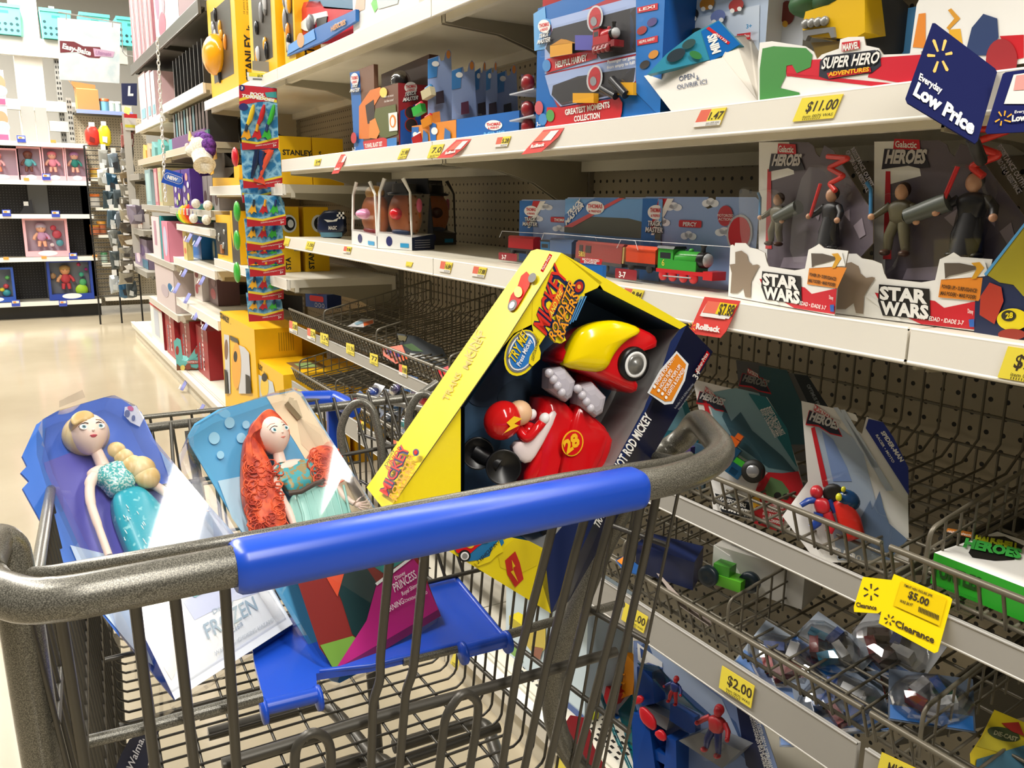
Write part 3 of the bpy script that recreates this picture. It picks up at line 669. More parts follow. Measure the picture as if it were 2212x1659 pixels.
# lettering on the yellow top panel
ft = Face(mb, FLB, (FLT-FLB), Nt, .0004)
ft.ptext('KING', (1016, 775), (1044, 716), (1003, 768), M('#b9a53a', .4), .01); ft.ptext('MICKEY', (1012, 800), (1052, 722), (1000, 794), M('#b9a53a', .4), .01)
ft.ptext('TRANS', (968, 868), (1000, 808), (956, 862), M('#b9a53a', .4), .01)
ft.poly([(1100, 660), (1106, 640), (1120, 622), (1128, 598), (1140, 588), (1150, 600), (1146, 620), (1132, 645), (1118, 668), (1106, 672)], CRED); ft.pdisc(1110, 662, 9, 13, M('#2c2c2c', .5), rot=.5); ft.pdisc(1110, 662, 5, 8, WHT, rot=.5); ft.pdisc(1124, 634, 9, 12, M('#f0c81e', .4)); ft.pdisc(1155, 604, 8, 11, M('#33312c', .5), rot=.5)
ft.ptext('Disney', (842, 1012), (858, 976), (836, 1010), BLK_, .01); ft.ptext('JUNIOR', (846, 1024), (878, 972), (838, 1016), CRED, .02)
for q, c, o in ((0, '#1b2a66', .07), (1, '#d3241f', .012)):
    ft.ptext('MICKEY', (846, 1078), (894, 972), (828, 1066), M(c, .35), o)
ft.ptext('ROADSTER', (858, 1086), (906, 990), (849, 1078), M('#e8921c', .35), .02); ft.ptext('RACERS', (868, 1090), (906, 1012), (860, 1084), M('#e8921c', .35), .02)
ft.pdisc(910, 985, 7, 8, M('#22356e', .4)); ft.pdisc(910, 985, 4, 5, CRED)
mb.build('carton', bx)
# front: frame cut around a window
mb = MB(); fr = B.face(mb, 0, .0005)
fr.poly([(1212, 546), (1300, 610), (1290, 622), (1250, 640), (1232, 690), (1216, 722), (1222, 735), (1212, 742), (1196, 740), (1185, 728), (1150, 700), (1110, 720), (1077, 760), (995, 878), (995, 1062), (1004, 1110), (1075, 1135), (1088, 1166), (1100, 1160), (1142, 1168), (1175, 1185), (1190, 1325), (835, 1108)], YEL)
fr.poly([(1212, 546), (1483, 702), (1468, 711), (1303, 627), (1296, 616)], YEL, k=1)
fr.poly([(1483, 702), (1468, 711), (1448, 738), (1428, 800), (1396, 868), (1390, 885), (1325, 1005), (1170, 1190), (1165, 1240), (1190, 1325)], M('#122558', .3), k=1)
# logo block
lg = [(1158, 770-15), (1148, 700), (1150, 650), (1178, 600), (1196, 568), (1222, 566), (1232, 600), (1262, 610), (1262, 640), (1240, 660), (1228, 700), (1214, 715), (1222, 735), (1208, 742), (1190, 735), (1184, 716)]
fr.poly(lg, YEL, k=2)
for c, o, dx, dy, kk in (('#14224f', .08, 2, 2, 3), ('#d9301f', .018, 0, 0, 4)):
    fr.ptext('MICKEY', (1178+dx, 725+dy), (1224+dx, 592+dy), (1150+dx, 700+dy), M(c, .3), o, k=kk)
fr.poly([(1188, 690), (1182, 672), (1210, 612), (1216, 632)], M('#e4661f', .3), k=5); fr.ptext('AND THE', (1190, 686), (1213, 632), (1184, 676), M('#f7e14a', .3), .02, k=6)
for s_, a, b, c in (('ROADSTER', (1194, 738), (1240, 615), (1182, 722)), ('RACERS', (1212, 734), (1248, 640), (1199, 722))):
    fr.ptext(s_, a, b, c, M('#14224f', .3), .08, k=7, hold=True); fr.ptext(s_, a, b, c, M('#f3a01f', .3), .02, k=8, hold=True)
fr.pdisc(1248, 620, 13, 17, M('#16264f', .3), k=5, rot=.3); fr.pdisc(1248, 620, 9, 12, M('#b3261c', .3), k=6, rot=.3); fr.pdisc(1248, 620, 4, 5, M('#e8a040', .3), k=7)
for i in range(3): fr.poly([(1228+i*6, 700-i*4), (1231+i*6, 700-i*4), (1256+i*5, 640), (1253+i*5, 640)], M('#4f8fc6', .3), k=4)
# try me medallion
fr.pdisc(1126, 762, 35, 52, YEL, k=2, rot=.38); fr.pdisc(1126, 760, 31, 47, M('#8d9298', .25, .4), k=3, rot=.38); fr.pdisc(1126, 760, 27, 42, WHT, k=4, rot=.38); fr.pdisc(1126, 760, 24, 38, M('#2a78c4', .3), k=5, rot=.38)
fr.ptext('TRY ME!', (1109, 786), (1139, 726), (1095, 770), M('#1a2c5c', .3), .05, k=6); fr.ptext('TRY ME!', (1109, 786), (1139, 726), (1095, 770), M('#f8d820', .3), .02, k=7); fr.ptext('Press Mickey', (1121, 792), (1147, 735), (1113, 786), WHT, .02, k=7)
fr.poly([(1142, 770), (1160, 740), (1166, 762), (1164, 776), (1148, 791), (1140, 784)], YEL, k=6); fr.ptext('LIGHTS & SOUNDS!', (1150, 779), (1163, 732), (1144, 776), M('#3b3620', .4), .01, k=8)
# red logo patch near the top, orange panel and words on the navy strip
fr.poly([(1166, 585), (1186, 548), (1192, 552), (1172, 589)], CRED, k=3); fr.ptext('Fisher-Price', (1172, 584), (1188, 554), (1168, 581), WHT, .01, k=5)
fr.poly([(1397, 848), (1424, 800), (1460, 758), (1486, 786), (1478, 822), (1452, 872), (1434, 874)], M('#dfe3e6', .3), k=3)
fr.poly([(1402, 848), (1427, 803), (1460, 764), (1480, 787), (1473, 820), (1449, 866), (1435, 867)], M('#e0861c', .3), k=4)
for i, (t_, a, b) in enumerate((('ENGINE POPS OUT!', (1417, 831), (1454, 775)), ('HOOD FLIPS!', (1426, 839), (1450, 801)), ('SPOILER POPS UP!', (1434, 846), (1469, 791)), ('LIGHTS & SOUNDS!', (1442, 854), (1477, 799)))):
    fr.ptext(t_, a, b, (a[0]-6, a[1]-5), WHT, .02, k=6); fr.pdisc(a[0]-6, a[1]+4, 3, 3.6, WHT, k=6)
fr.ptext('HOT ROD MICKEY', (1338, 1020), (1408, 902), (1322, 1008), M('#ecebe6', .35), .03, k=3)
fr.ptext('TRANSFORMING', (1292, 1142), (1338, 1040), (1281, 1130), M('#ecebe6', .35), .03, k=3)
# flap at the lower end with a red car picture
fr.poly([(985, 1128), (1080, 1140), (1088, 1172), (1060, 1205), (1010, 1212), (982, 1190)], M('#2077ae', .35), k=3)
fr.poly([(985, 1192), (980, 1180), (1005, 1160), (1040, 1148), (1054, 1152), (1048, 1168), (1030, 1180), (1008, 1200)], CRED, k=5)
for x, y in ((1046, 1158), (1002, 1199)): fr.pdisc(x, y, 13, 13, BLK_, k=6); fr.pdisc(x, y, 9, 9, WHT, k=7); fr.pdisc(x, y, 6, 6, M('#8a8a86', .3), k=8)
fr.pdisc(1014, 1174, 9, 9, M('#e8c02a', .3), k=6); fr.ptext('28', (1009, 1180), (1020, 1174), (1006, 1173), CRED, .02, k=7)
fr.poly([(1022, 1212), (1056, 1200), (1062, 1182), (1076, 1166), (1086, 1190), (1072, 1198), (1058, 1212), (1030, 1222)], YEL, k=5); fr.ptext('2 VEHICLES IN 1!', (1030, 1216), (1078, 1168), (1027, 1209), BLK_, .02, k=9)
fr.poly([(1075, 1195), (1110, 1165), (1145, 1170), (1170, 1190), (1160, 1220), (1120, 1240), (1080, 1225)], M('#e7cf1a', .35), k=2)
fr.poly([(1090, 1210), (1112, 1190), (1122, 1215), (1130, 1250), (1112, 1268), (1095, 1240)], M('#c4281f', .35), k=3); fr.poly([(1104, 1208), (1112, 1222), (1106, 1226), (1118, 1256), (1102, 1234), (1108, 1230)], M('#f0c81e', .35), k=4)
mb.build('window_frame', bx)
# inside tray
mb = MB(); cav = [(1060, 650), (1303, 600), (1500, 700), (1500, 800), (1220, 1320), (940, 1150), (960, 880)]
DP = .078
ins = [(1004, 880), (1086, 764), (1150, 705), (1200, 655), (1262, 612), (1303, 627), (1468, 711), (1428, 800), (1390, 885), (1325, 1005), (1170, 1190), (1095, 1195), (1004, 1100)]
a = [f_(x, y) for x, y in ins]; b = [p+B.d*DP for p in a]; n = len(a)
mb.add(b, [tuple(range(n))], M('#3f6486', .5)); GRY_ = M('#8d8e8c', .45)
for i in range(n): mb.add([a[i], a[(i+1) % n], b[(i+1) % n], b[i]], [(0, 1, 2, 3)], GRY_ if 6 <= i < 10 else M('#21445e', .45))
fi = B.face(mb, DP, .0004); fi.poly([(1330, 700), (1452, 705), (1400, 860), (1300, 1020), (1180, 1130), (1180, 1010), (1290, 900), (1345, 800)], M('#8d8e8c', .45)); 
for x in (1372, 1392): fi.poly([(x, 704), (x+8, 706), (x, 740), (x-8, 738)], M('#d9ab2a', .4))
for i, (x, y, r_) in enumerate(((1060, 830, 60), (1040, 960, 46), (1110, 850, 40))): fi.pdisc(x, y, r_, r_*.7, M(('#39506b', '#2c5070', '#284056')[i], .5), rot=-.6)
mb.build('inner_tray', bx)
# the toy car
car = MB(); SHP = [(.99, 0), (1, .3), (.985, .62), (.94, .85), (.86, .96), (.6, .99)]
def C(pts, dep, h, m, back=.01, sm=1, mbx=None, **k): return pillow(mbx or car, smooth_poly([f_(x, y, dep) for x, y in pts], sm), -B.d, h, m, back=back, **k)
C([(1186, 766), (1215, 740), (1262, 702), (1330, 697), (1378, 712), (1400, 728), (1397, 752), (1370, 742), (1346, 757), (1334, 785), (1336, 815), (1357, 832), (1352, 850), (1325, 842), (1262, 812), (1190, 786)], .034, .030, CRED, back=.03, prof=SHP)
C([(1150, 862), (1172, 850), (1214, 868), (1224, 902), (1236, 866), (1308, 932), (1300, 975), (1270, 1050), (1235, 1110), (1150, 1110), (1120, 1060), (1142, 1000)], .048, .030, CRED, back=.02, prof=SHP)
C([(1240, 866), (1308, 932), (1292, 985), (1262, 1042), (1196, 1030), (1212, 960)], .026, .014, M('#cf1219', .14), back=.01, prof=SHP, sm=0)
C([(1236, 812), (1260, 800), (1306, 860), (1290, 905), (1258, 880)], .046, .012, CRED, back=.01)
C([(1120, 1040), (1160, 960), (1200, 890), (1212, 905), (1170, 1000), (1150, 1060)], .032, .012, CRED, back=.02)
car.build('car_body', bx, label='glossy red toy car body')
mb = MB(); C([(1214, 778), (1240, 716), (1280, 695), (1332, 690), (1392, 712), (1350, 734), (1322, 764), (1304, 806), (1250, 800), (1216, 792)], .008, .013, M('#f6d800', .14), back=.01, sm=2, mbx=mb); mb.build('hood', bx, label='glossy yellow hood')
mb = MB(); C([(1104, 958), (1150, 946), (1176, 900), (1196, 880), (1206, 892), (1160, 980), (1140, 1004), (1112, 990)], .022, .006, M('#ecdedd', .35), back=.01, mbx=mb); mb.build('seat_liner', bx, label='white cockpit seat')
def wheel(cx, cy, rx, dep, parent, white=True, ax=None):
    c = f_(cx, cy, dep); r = (f_(cx+rx, cy, dep)-c).length; A = ax or (-B.d+B.w*.25).normalized(); mb = MB()
    mb.lathe([(r*.3, -.02), (r*.9, -.02), (r, -.012), (r, -.002), (r*.92, .003), (r*.74, .002), (r*.70, -.001)], BLK_, c, A, 32)
    mb.lathe([(r*.74, .0022), (r*.735, .003), (r*.58, .003), (r*.56, .0018)], WHT, c, A, 32); mb.lathe([(r*.56, .001), (r*.5, .004), (r*.42, .003), (r*.3, .006), (0, .007)], M('#8b8b88', .3, .6), c, A, 24)
    return mb.build('wheel', parent)
wheel(1370, 787, 35, .004, bx)
mb = MB()
for x0, x1, yy in ((1184, 1238, 828), (1246, 1304, 862)):
    for i in range(4):
        x = x0+(x1-x0)*i/3; y = yy-28+i*14
    C([(x0, yy-30), (x0+28, yy-38), (x1, yy-6), (x1-8, yy+30), (x0+34, yy+40), (x0-2, yy+12)], .018, .014, M('#b9b4bd', .15), back=.02, sm=0, mbx=mb, smooth=False)
    for i in range(4):
        c = f_(x0+2+i*9, yy-22+i*14, .006); mb.ell(c, .0045, M('#c9c5cd', .12), n=12, k=8)
mb.build('engine', bx, label='pale translucent engine blocks')
mb = MB(); c1, c2 = f_(1033, 980, .028), f_(1088, 1010, .014); 
for c, rr in ((c1, .0158), (c2, .0172)):
    A = (-B.d*.8-B.w*.15-B.u*.1).normalized(); mb.lathe([(.004, -.026), (rr*.6, -.02), (rr, -.006), (rr, 0), (rr*.9, -.001), (rr*.6, -.006), (0, -.008)], BLK_, c, A, 32)
mb.tube([c1+B.d*.012, c2+B.d*.012], .0085, BLK_, 14); mb.build('rear_wheels', bx, label='black dished rear wheels')
mb = MB(); c = f_(1205, 1118, .02); mb.lathe([(.0, -.02), (.022, -.02), (.023, 0), (.02, .003), (0, .002)], BLK_, c, -B.d, 28); mb.lathe([(.016, .0032), (.0135, .0035), (.0135, .003)], WHT, c, -B.d, 28); mb.build('wheel', bx)
mb = MB(); fd = B.face(mb, .0115, .0006)
fd.k = 1; fd.pdisc(1236, 957, 23, 29, M('#f2b81e', .3), rot=.3); fd.pdisc(1236, 957, 20, 26, CRED, rot=.3); fd.ptext('28', (1222, 980), (1252, 957), (1213, 955), M('#f2b81e', .3), .05)
mb.build('number_badge', bx, label='round yellow badge numbered 28')
# plain driver in a red helmet
mb = MB(); Rm = B.R(); hc = f_(1085, 908, .018)
dr = MB(); dr.ell(f_(1142, 936, .030), (.013, .012, .011), CRED, Rm); dr.tube(spline([f_(1120, 925, .024), f_(1138, 946, .016), (f_(1160, 925, .016)), f_(1172, 912, .02)]), .0048, CRED, 10)
dr.ell(f_(1122, 892, .020), (.0125, .012, .0125), M('#e9bd93', .4), Rm); dr.ell(f_(1136, 884, .016), (.003, .003, .003), M('#e3b186', .4))
dr.ell(f_(1176, 904, .018), (.0052, .005, .006), WHT, Rm); dr.ell(f_(1148, 896, .030), (.005, .005, .006), WHT, Rm)
o = dr.build('driver', bx, label='small driver figure in a red suit')
mb.ell(hc, (.0178, .0175, .0195), M('#cf1a1a', .12), Rm, 24, 14); fb = Face(mb, hc-B.d*.0185, B.w, -B.d, .0002)
fb.uvp([(.002, .008), (.010, .010), (.006, .002), (.011, .003), (.002, -.011), (.004, -.002), (-.001, -.001)], M('#f2c31e', .3)); mb.build('helmet', o)

# ================================================================ boxed dolls
def doll_shell(name, fr, outline, depth, parent, mat=CLEAR, front_bevel=.94):
    mb = MB(); a = [fr.px(x, y) for x, y in outline]; c = sum(a, V())/len(a); n = len(a); q = [c+(p-c)*1.0+fr.d*.012 for p in a]; a = [c+(p-c)*front_bevel for p in a]; b = [p+fr.d*depth for p in q]
    mb.add(a, [tuple(range(n))], mat); mb.add(a+q, [(i, (i+1) % n, n+(i+1) % n, n+i) for i in range(n)], mat); mb.add(q+b, [(i, (i+1) % n, n+(i+1) % n, n+i) for i in range(n)], mat)
    return mb.build(name, parent, label='clear plastic window shell')
SKIN = M('#fadfd2', .4); 
def face_feats(mb, c, R, s, iris, lip, brow, turn=0, tilt=0):
    """eyes, brows, nose and lips on a doll's head; R local y looks at the viewer"""
    Rl = R @ Matrix.Rotation(turn, 3, 'Z') @ Matrix.Rotation(tilt, 3, 'Y')
    def at(x, z, k=1.0):
        y = math.sqrt(max(0, 1-x*x/.86/.86-z*z))*.93; return c+Rl @ V((x, y*k, z))*s
    for sx in (-1, 1):
        nrm = (at(sx*.36, -.08)-c).normalized()
        for r, m, o in ((.2, WHT, 0), (.13, iris, .016), (.065, BLK_, .03)):
            p = at(sx*.36, -.08, 1.0); mb.ell(p+nrm*(o*s*.8), (s*r*(1.05 if r > .15 else .9), s*.035, s*r*.82), m, Rl, 12, 8)
        mb.tube([at(sx*.56, -.0, 1.02), at(sx*.45, .10, 1.03), at(sx*.3, .13, 1.03), at(sx*.17, .05, 1.03)], s*.022, BLK_, 6)
        mb.tube([at(sx*.60, .20, 1.02), at(sx*.42, .30, 1.02), at(sx*.2, .27, 1.02)], s*.02, brow, 6)
    mb.ell(at(0, -.32, 1.02), (s*.07, s*.10, s*.07), SKIN, Rl, 10, 8)
    mb.ell(at(0, -.54, .99), (s*.17, s*.06, s*.045), lip, Rl, 12, 8); mb.ell(at(0, -.59, .98), (s*.12, s*.06, s*.04), lip, Rl, 12, 8)

# doll in the blue dress
E_ = Frame((.0967, .7956, .6988), (.921, .387, .055), (-.246, .683, -.688), (-.303, .62, .723))
ed = thing('boxed_doll', 'blonde doll in a light blue sequin dress, boxed on dark blue card, in the cart', 'boxed doll', (.15, .85, .70))
mb = MB(); card = [(78, 918), (97, 903), (120, 890), (225, 858), (262, 862), (305, 890), (345, 975), (510, 1160), (628, 1345), (378, 1512), (150, 1240), (48, 1056), (62, 1041), (44, 1022), (58, 1008), (47, 986)]
cp = [E_.px(x, y, .042) for x, y in card]; mb.prism(cp, E_.d*.002, M('#3d63c4', .3))
fc = E_.face(mb, .042, .0004); fc.k = 1
fc.poly([(95, 1000), (200, 960), (250, 1060), (330, 1300), (250, 1340), (130, 1180)], M('#5a58b4', .35)); fc.poly([(48, 1056), (62, 1041), (44, 1022), (58, 1008), (47, 986), (78, 918), (100, 905), (90, 1000), (170, 1180), (260, 1380), (150, 1240)], M('#2f66c0', .35))
fc.poly([(345, 975), (510, 1160), (628, 1345), (520, 1420), (470, 1220), (380, 1080)], M('#9fc1e6', .35)); fc.poly([(400, 1130), (440, 1120), (520, 1230), (590, 1340), (520, 1380), (450, 1260)], M('#cfdcf0', .35))
fc.poly([(455, 1100), (478, 1140), (492, 1190), (462, 1180)], M('#8ba5d6', .35)); fc.poly([(150, 1180), (230, 1200), (330, 1440), (300, 1420), (200, 1300)], M('#b9cdea', .35))
fc.poly([(268, 882), (292, 880), (310, 905), (300, 925), (280, 915), (266, 900)], WHT); fc.pdisc(273, 897, 6, 8, M('#5d5d63', .4)); fc.pdisc(280, 886, 7, 5, M('#e0503c', .4), rot=.5); fc.pdisc(286, 907, 4, 6, M('#5d5d63', .4))
mb.build('backing_card', ed)
mb = MB(); fl_ = [(232, 1250), (300, 1232), (330, 1225), (470, 1195), (560, 1218), (632, 1348), (378, 1512)]; fp = E_.face(mb, .003, .0004)
fp.poly([(300, 1250), (420, 1222), (560, 1218), (632, 1348), (378, 1512), (290, 1330)], M('#dfe5ee', .22)); fp.poly([(395, 1300), (470, 1255), (560, 1218), (590, 1270), (500, 1300), (420, 1340)], M('#b9c3e4', .25))
fp.poly([(300, 1250), (340, 1262), (372, 1330), (398, 1410), (370, 1470), (310, 1370)], M('#f1e4da', .25)); fp.poly([(395, 1240), (470, 1228), (500, 1250), (420, 1292), (400, 1280)], M('#6fb2bd', .3))
fp.ptext('Disney', (460, 1328), (505, 1304), (456, 1318), M('#93a9bd', .3)); fp.ptext('FROZEN', (448, 1382), (556, 1318), (436, 1350), M('#8fa9bf', .3), .01); fp.ptext('Elsa', (500, 1370), (524, 1352), (495, 1357), M('#8d9fb5', .3))
fp.ptext('WARNING: CHOKING HAZARD', (464, 1418), (590, 1344), (460, 1410), M('#a2aab5', .3)); fp.ptext('Not for children under 3 yrs.', (510, 1390), (588, 1345), (508, 1385), M('#aab1bb', .3))
for i, (a, b) in enumerate((('AGE', 0), ('EDAD 3+', 1), ('IDADE', 2))): fp.ptext(a, (541+i*4, 1260+i*10), (563+i*5+(b == 1)*7, 1249+i*10-(b == 1)*3), (538+i*4, 1252+i*10), M('#6e7fb0', .3), .02)
mb.add([E_.px(378, 1512, .003), E_.px(632, 1348, .003), E_.px(632, 1348, .042), E_.px(378, 1512, .042)], [(0, 1, 2, 3)], M('#35508f', .35))
mb.build('front_label', ed, label='glossy white front label panel')
doll_shell('window_shell', E_, [(97, 893), (135, 872), (246, 842), (296, 866), (330, 935), (508, 1150), (637, 1350), (378, 1520), (225, 1230), (120, 1010), (98, 940)], .043, ed)
mb = MB(); a = [E_.px(x, y, .042) for x, y in ((128, 880), (128, 866), (178, 842), (184, 858))]; mb.prism(a, E_.d*.0006, CLEAR); mb.build('hang_tab', ed, label='clear plastic hang tab')
# doll: torso with neck and arms as one body; head, hair, dress on it
D_ = lambda x, y, d=.024: E_.px(x, y, d)
Re = E_.R() @ Matrix.Rotation(-.05, 3, 'Y'); mb = MB()
hc = D_(192, 938, .022); sH = .0235
mb.ell(hc, (sH*.86, sH*.93, sH*1.04), SKIN, Re @ Matrix.Rotation(.32, 3, 'Y'), 24, 16, fn=lambda p: V((p.x*(1-.22*max(0, -p.z/sH)**1.3), p.y, p.z)))
mb.tube([D_(205, 968, .026), D_(224, 1008, .028)], [.0062, .0072], SKIN, 14); mb.ell(D_(232, 1022, .028), (.022, .009, .011), SKIN, Re @ Matrix.Rotation(.3, 3, 'Y'))
mb.tube(spline([D_(206, 1024, .028), D_(195, 1045, .026), D_(196, 1085, .024), D_(210, 1130, .022), D_(235, 1200, .02)]), [.0062, .0052, .0046, .004], SKIN, 12)
mb.tube(spline([D_(300, 1030, .03), D_(340, 1052, .024), D_(380, 1078, .018), D_(410, 1094, .014)]), [.006, .0052, .0044, .0034], SKIN, 12)
mb.ell(D_(418, 1096, .014), (.0055, .0022, .0035), SKIN, Re, 10, 8)
for a, b in (((422, 1092), (446, 1098)), ((422, 1095), (450, 1104)), ((421, 1099), (444, 1108)), ((419, 1102), (436, 1110)), ((416, 1090), (430, 1086))): mb.tube([D_(*a, .013), D_((a[0]+b[0])/2, (a[1]+b[1])/2-1, .012), D_(*b, .0135)], [.0012, .0011, .0007], SKIN, 7)
body = mb.build('doll', ed, label='blonde doll with light skin')
mb = MB(); face_feats(mb, hc, Re @ Matrix.Rotation(.34, 3, 'Y'), sH, M('#5d8fa0', .3), M('#cc4b5c', .35), M('#9a7a55', .5), turn=.08); mb.build('face_features', body)
HB = two_tone('blonde_hair', '#d9b877', '#f0dcae', 60, .35, stretch=(1, 1, .2), bump=.3)
mb = MB(); Rh = Re @ Matrix.Rotation(.34, 3, 'Y')
mb.ell(hc+E_.d*sH*.40+Rh @ V((0, 0, sH*.22)), (sH*1.06, sH*1.05, sH*1.04), HB, Rh, 28, 18)
pillow(mb, smooth_poly([D_(x, y, .004) for x, y in ((150, 905), (165, 890), (188, 886), (205, 896), (200, 908), (175, 912), (158, 922))]), -E_.d, .003, HB, back=.012)
for i, (x, y, r) in enumerate(((252, 972, .010), (268, 988, .011), (286, 1006, .0135), (306, 1012, .0155), (318, 1030, .0145))): mb.ell(D_(x, y, .018), (r, r*.75, r), HB, Re, 16, 10)
mb.build('hair', body)
SEQ = two_tone('sequin_bodice', '#4fb3b8', '#d9f2f0', 420, .25, 0, .45, .6, 1); SKT = two_tone('ice_blue_skirt', '#2fa9c0', '#8fd6df', 150, .3, 0, .62, .72, 1)
mb = MB(); pillow(mb, smooth_poly([D_(x, y, .026) for x, y in ((206, 1018), (224, 1008), (245, 1000), (270, 992), (282, 1010), (290, 1040), (292, 1055), (262, 1066), (240, 1072), (225, 1050), (210, 1042))], 2), -E_.d, .014, SEQ, back=.008)
mb.build('bodice', body, label='pale blue sequin bodice')
mb = MB(); pillow(mb, smooth_poly([D_(x, y, .026) for x, y in ((242, 1064), (292, 1048), (318, 1062), (360, 1110), (400, 1180), (440, 1260), (330, 1300), (292, 1230), (262, 1160), (244, 1110))], 2), -E_.d, .013, SKT, back=.010); 
for i in range(40):
    x, y = 262+rnd.random()*110, 1085+rnd.random()*150
    if x-250 > (y-1040)*.75 or x-242 < (y-1090)*.35: continue
    mb.ell(D_(x, y, .0128), (.0006, .0004, .0006+rnd.random()*.003), M('#e9fbfb', .2), Re, 6, 4)
mb.build('skirt', body, label='ice blue skirt with white glitter')

# doll with long red curls
M_ = Frame((.2529, .768, .6778), (.948, .264, .177), (-.095, .768, -.634), (-.303, .584, .753))
md = thing('boxed_doll', 'doll with long red curls and mint skirt, boxed on sky blue card in the cart', 'boxed doll', (.33, .80, .70))
mb = MB(); card = [(410, 960), (406, 940), (420, 915), (470, 885), (600, 850), (636, 842), (652, 850), (960, 1330), (955, 1350), (935, 1370), (735, 1475), (715, 1470), (695, 1440)]
mb.prism([M_.px(x, y, .046) for x, y in card], M_.d*.002, M('#4d9fd0', .3)); fc = M_.face(mb, .046, .0004); fc.k = 1
fc.poly([(575, 858), (636, 846), (650, 856), (820, 1120), (740, 1130), (640, 960)], M('#ecd9b6', .35)); fc.poly([(640, 900), (700, 930), (720, 985), (700, 1010), (650, 960)], M('#d8c4a4', .4))
fc.poly([(470, 1040), (520, 1030), (560, 1120), (640, 1200), (560, 1200), (500, 1120)], M('#a9cfe6', .35)); 
for x, y, r in ((462, 948, 12), (495, 915, 11), (520, 948, 10), (475, 985, 8), (530, 920, 8)): fc.pdisc(x, y, r, r*1.1, M('#8ec6e4', .35))
fc.poly([(745, 1040), (768, 1030), (790, 1080), (770, 1090)], M('#4b4a55', .4)); fc.poly([(620, 870), (650, 905), (640, 910), (612, 878)], M('#7d6b45', .5))
mb.build('backing_card', md)
mb = MB(); fp = M_.face(mb, .002, .0004)
fp.poly([(620, 1190), (860, 1150), (905, 1210), (952, 1330), (735, 1462), (690, 1400)], M('#8b2a25', .3))
fp.poly([(780, 1180), (868, 1160), (890, 1200), (830, 1240), (800, 1220)], M('#2f9d97', .3)); fp.poly([(715, 1245), (790, 1225), (860, 1330), (790, 1395), (760, 1370), (738, 1300)], M('#14393c', .3)); fp.poly([(700, 1190), (790, 1180), (745, 1230), (728, 1290), (705, 1250)], M('#dd5434', .3))
fp.poly([(665, 1190), (715, 1190), (708, 1240), (690, 1232)], M('#e7b69c', .35)); fp.poly([(690, 1395), (760, 1375), (800, 1400), (735, 1458), (715, 1440)], M('#6f9a3c', .3))
fp.poly([(812, 1262), (888, 1205), (902, 1222), (945, 1318), (722, 1448), (790, 1342)], M('#b82a7c', .25)); fp.poly([(722, 1448), (945, 1318), (950, 1332), (735, 1462)], M('#6e2158', .3))
fp.poly([(808, 1262), (886, 1203), (890, 1207), (812, 1267)], WHT)
for s_, a, b, c in (('Disney', (852, 1256), (874, 1242), (848, 1248)), ('PRINCESS', (850, 1282), (898, 1250), (844, 1264)), ('Royal Shimmer', (866, 1290), (908, 1264), (863, 1281)), ('WARNING:', (822, 1334), (872, 1304), (818, 1322)), ('CHOKING HAZARD', (872, 1304), (920, 1285), (870, 1298))): fp.ptext(s_, a, b, c, M('#f6e6f0', .3), .01)
for i in range(3): fp.pdisc(806+i*14, 1210-i*9, 6, 7, M('#cfc04a', .35)); fp.pdisc(806+i*14, 1210-i*9, 4, 5, M('#2f9d97', .35))
mb.build('front_label', md, label='printed front label with magenta corner')
doll_shell('window_shell', M_, [(410, 960), (408, 935), (424, 910), (480, 876), (600, 836), (634, 828), (650, 838), (690, 905), (830, 1120), (905, 1215), (958, 1330), (952, 1352), (860, 1420), (735, 1475), (715, 1470)], .047, md, front_bevel=.965)
G_ = lambda x, y, d=.026: M_.px(x, y, d)
Rg = M_.R(); mb = MB(); hc = G_(588, 940, .024); sH = .0225; Rq = Rg @ Matrix.Rotation(.12, 3, 'Y') @ Matrix.Rotation(-.22, 3, 'Z')
mb.ell(hc, (sH*.88, sH*.95, sH*1.08), SKIN, Rq, 24, 16, fn=lambda p: V((p.x*(1-.2*max(0, -p.z/sH)**1.3), p.y, p.z)))
mb.tube([G_(598, 965, .028), G_(606, 1002, .03)], [.0062, .0074], SKIN, 14); mb.ell(G_(622, 1012, .03), (.024, .009, .010), SKIN, Rg @ Matrix.Rotation(.1, 3, 'Y'))
mb.tube(spline([G_(592, 1020, .03), G_(600, 1060, .028), G_(622, 1100, .026), G_(645, 1160, .024)]), [.006, .0052, .0046, .004], SKIN, 12)
mb.tube(spline([G_(700, 1010, .03), G_(725, 1050, .026), G_(745, 1075, .022), G_(765, 1088, .018)]), [.006, .005, .0044, .0034], SKIN, 12)
mb.ell(G_(774, 1090, .018), (.0055, .0022, .0035), SKIN, Rg, 10, 8)
for a, b in (((778, 1086), (798, 1084)), ((778, 1090), (803, 1092)), ((777, 1094), (800, 1100)), ((774, 1097), (790, 1106)), ((770, 1084), (780, 1074))): mb.tube([G_(*a, .017), G_((a[0]+b[0])/2, (a[1]+b[1])/2-1, .016), G_(*b, .0175)], [.0012, .0011, .0007], SKIN, 7)
body = mb.build('doll', md, label='red haired doll with light skin')
mb = MB(); face_feats(mb, hc, Rq, sH, M('#3f93a8', .3), M('#dd7f74', .35), M('#a2532c', .5)); mb.build('face_features', body)
HR = two_tone('red_doll_hair', '#b8300f', '#f2632e', 90, .45, bump=.5, stretch=(1, 1, .35))
mb = MB()
mb.ell(hc+M_.d*sH*.36+Rq @ V((0, 0, sH*.2)), (sH*1.12, sH*1.08, sH*1.08), HR, Rq, 28, 18)
pillow(mb, smooth_poly([G_(x, y, .03) for x, y in ((545, 935), (575, 985), (588, 1010), (590, 1060), (612, 1090), (620, 1130), (610, 1180), (570, 1170), (532, 1110), (522, 1050), (524, 980), (530, 940))]), -M_.d, .012, HR, back=.012)
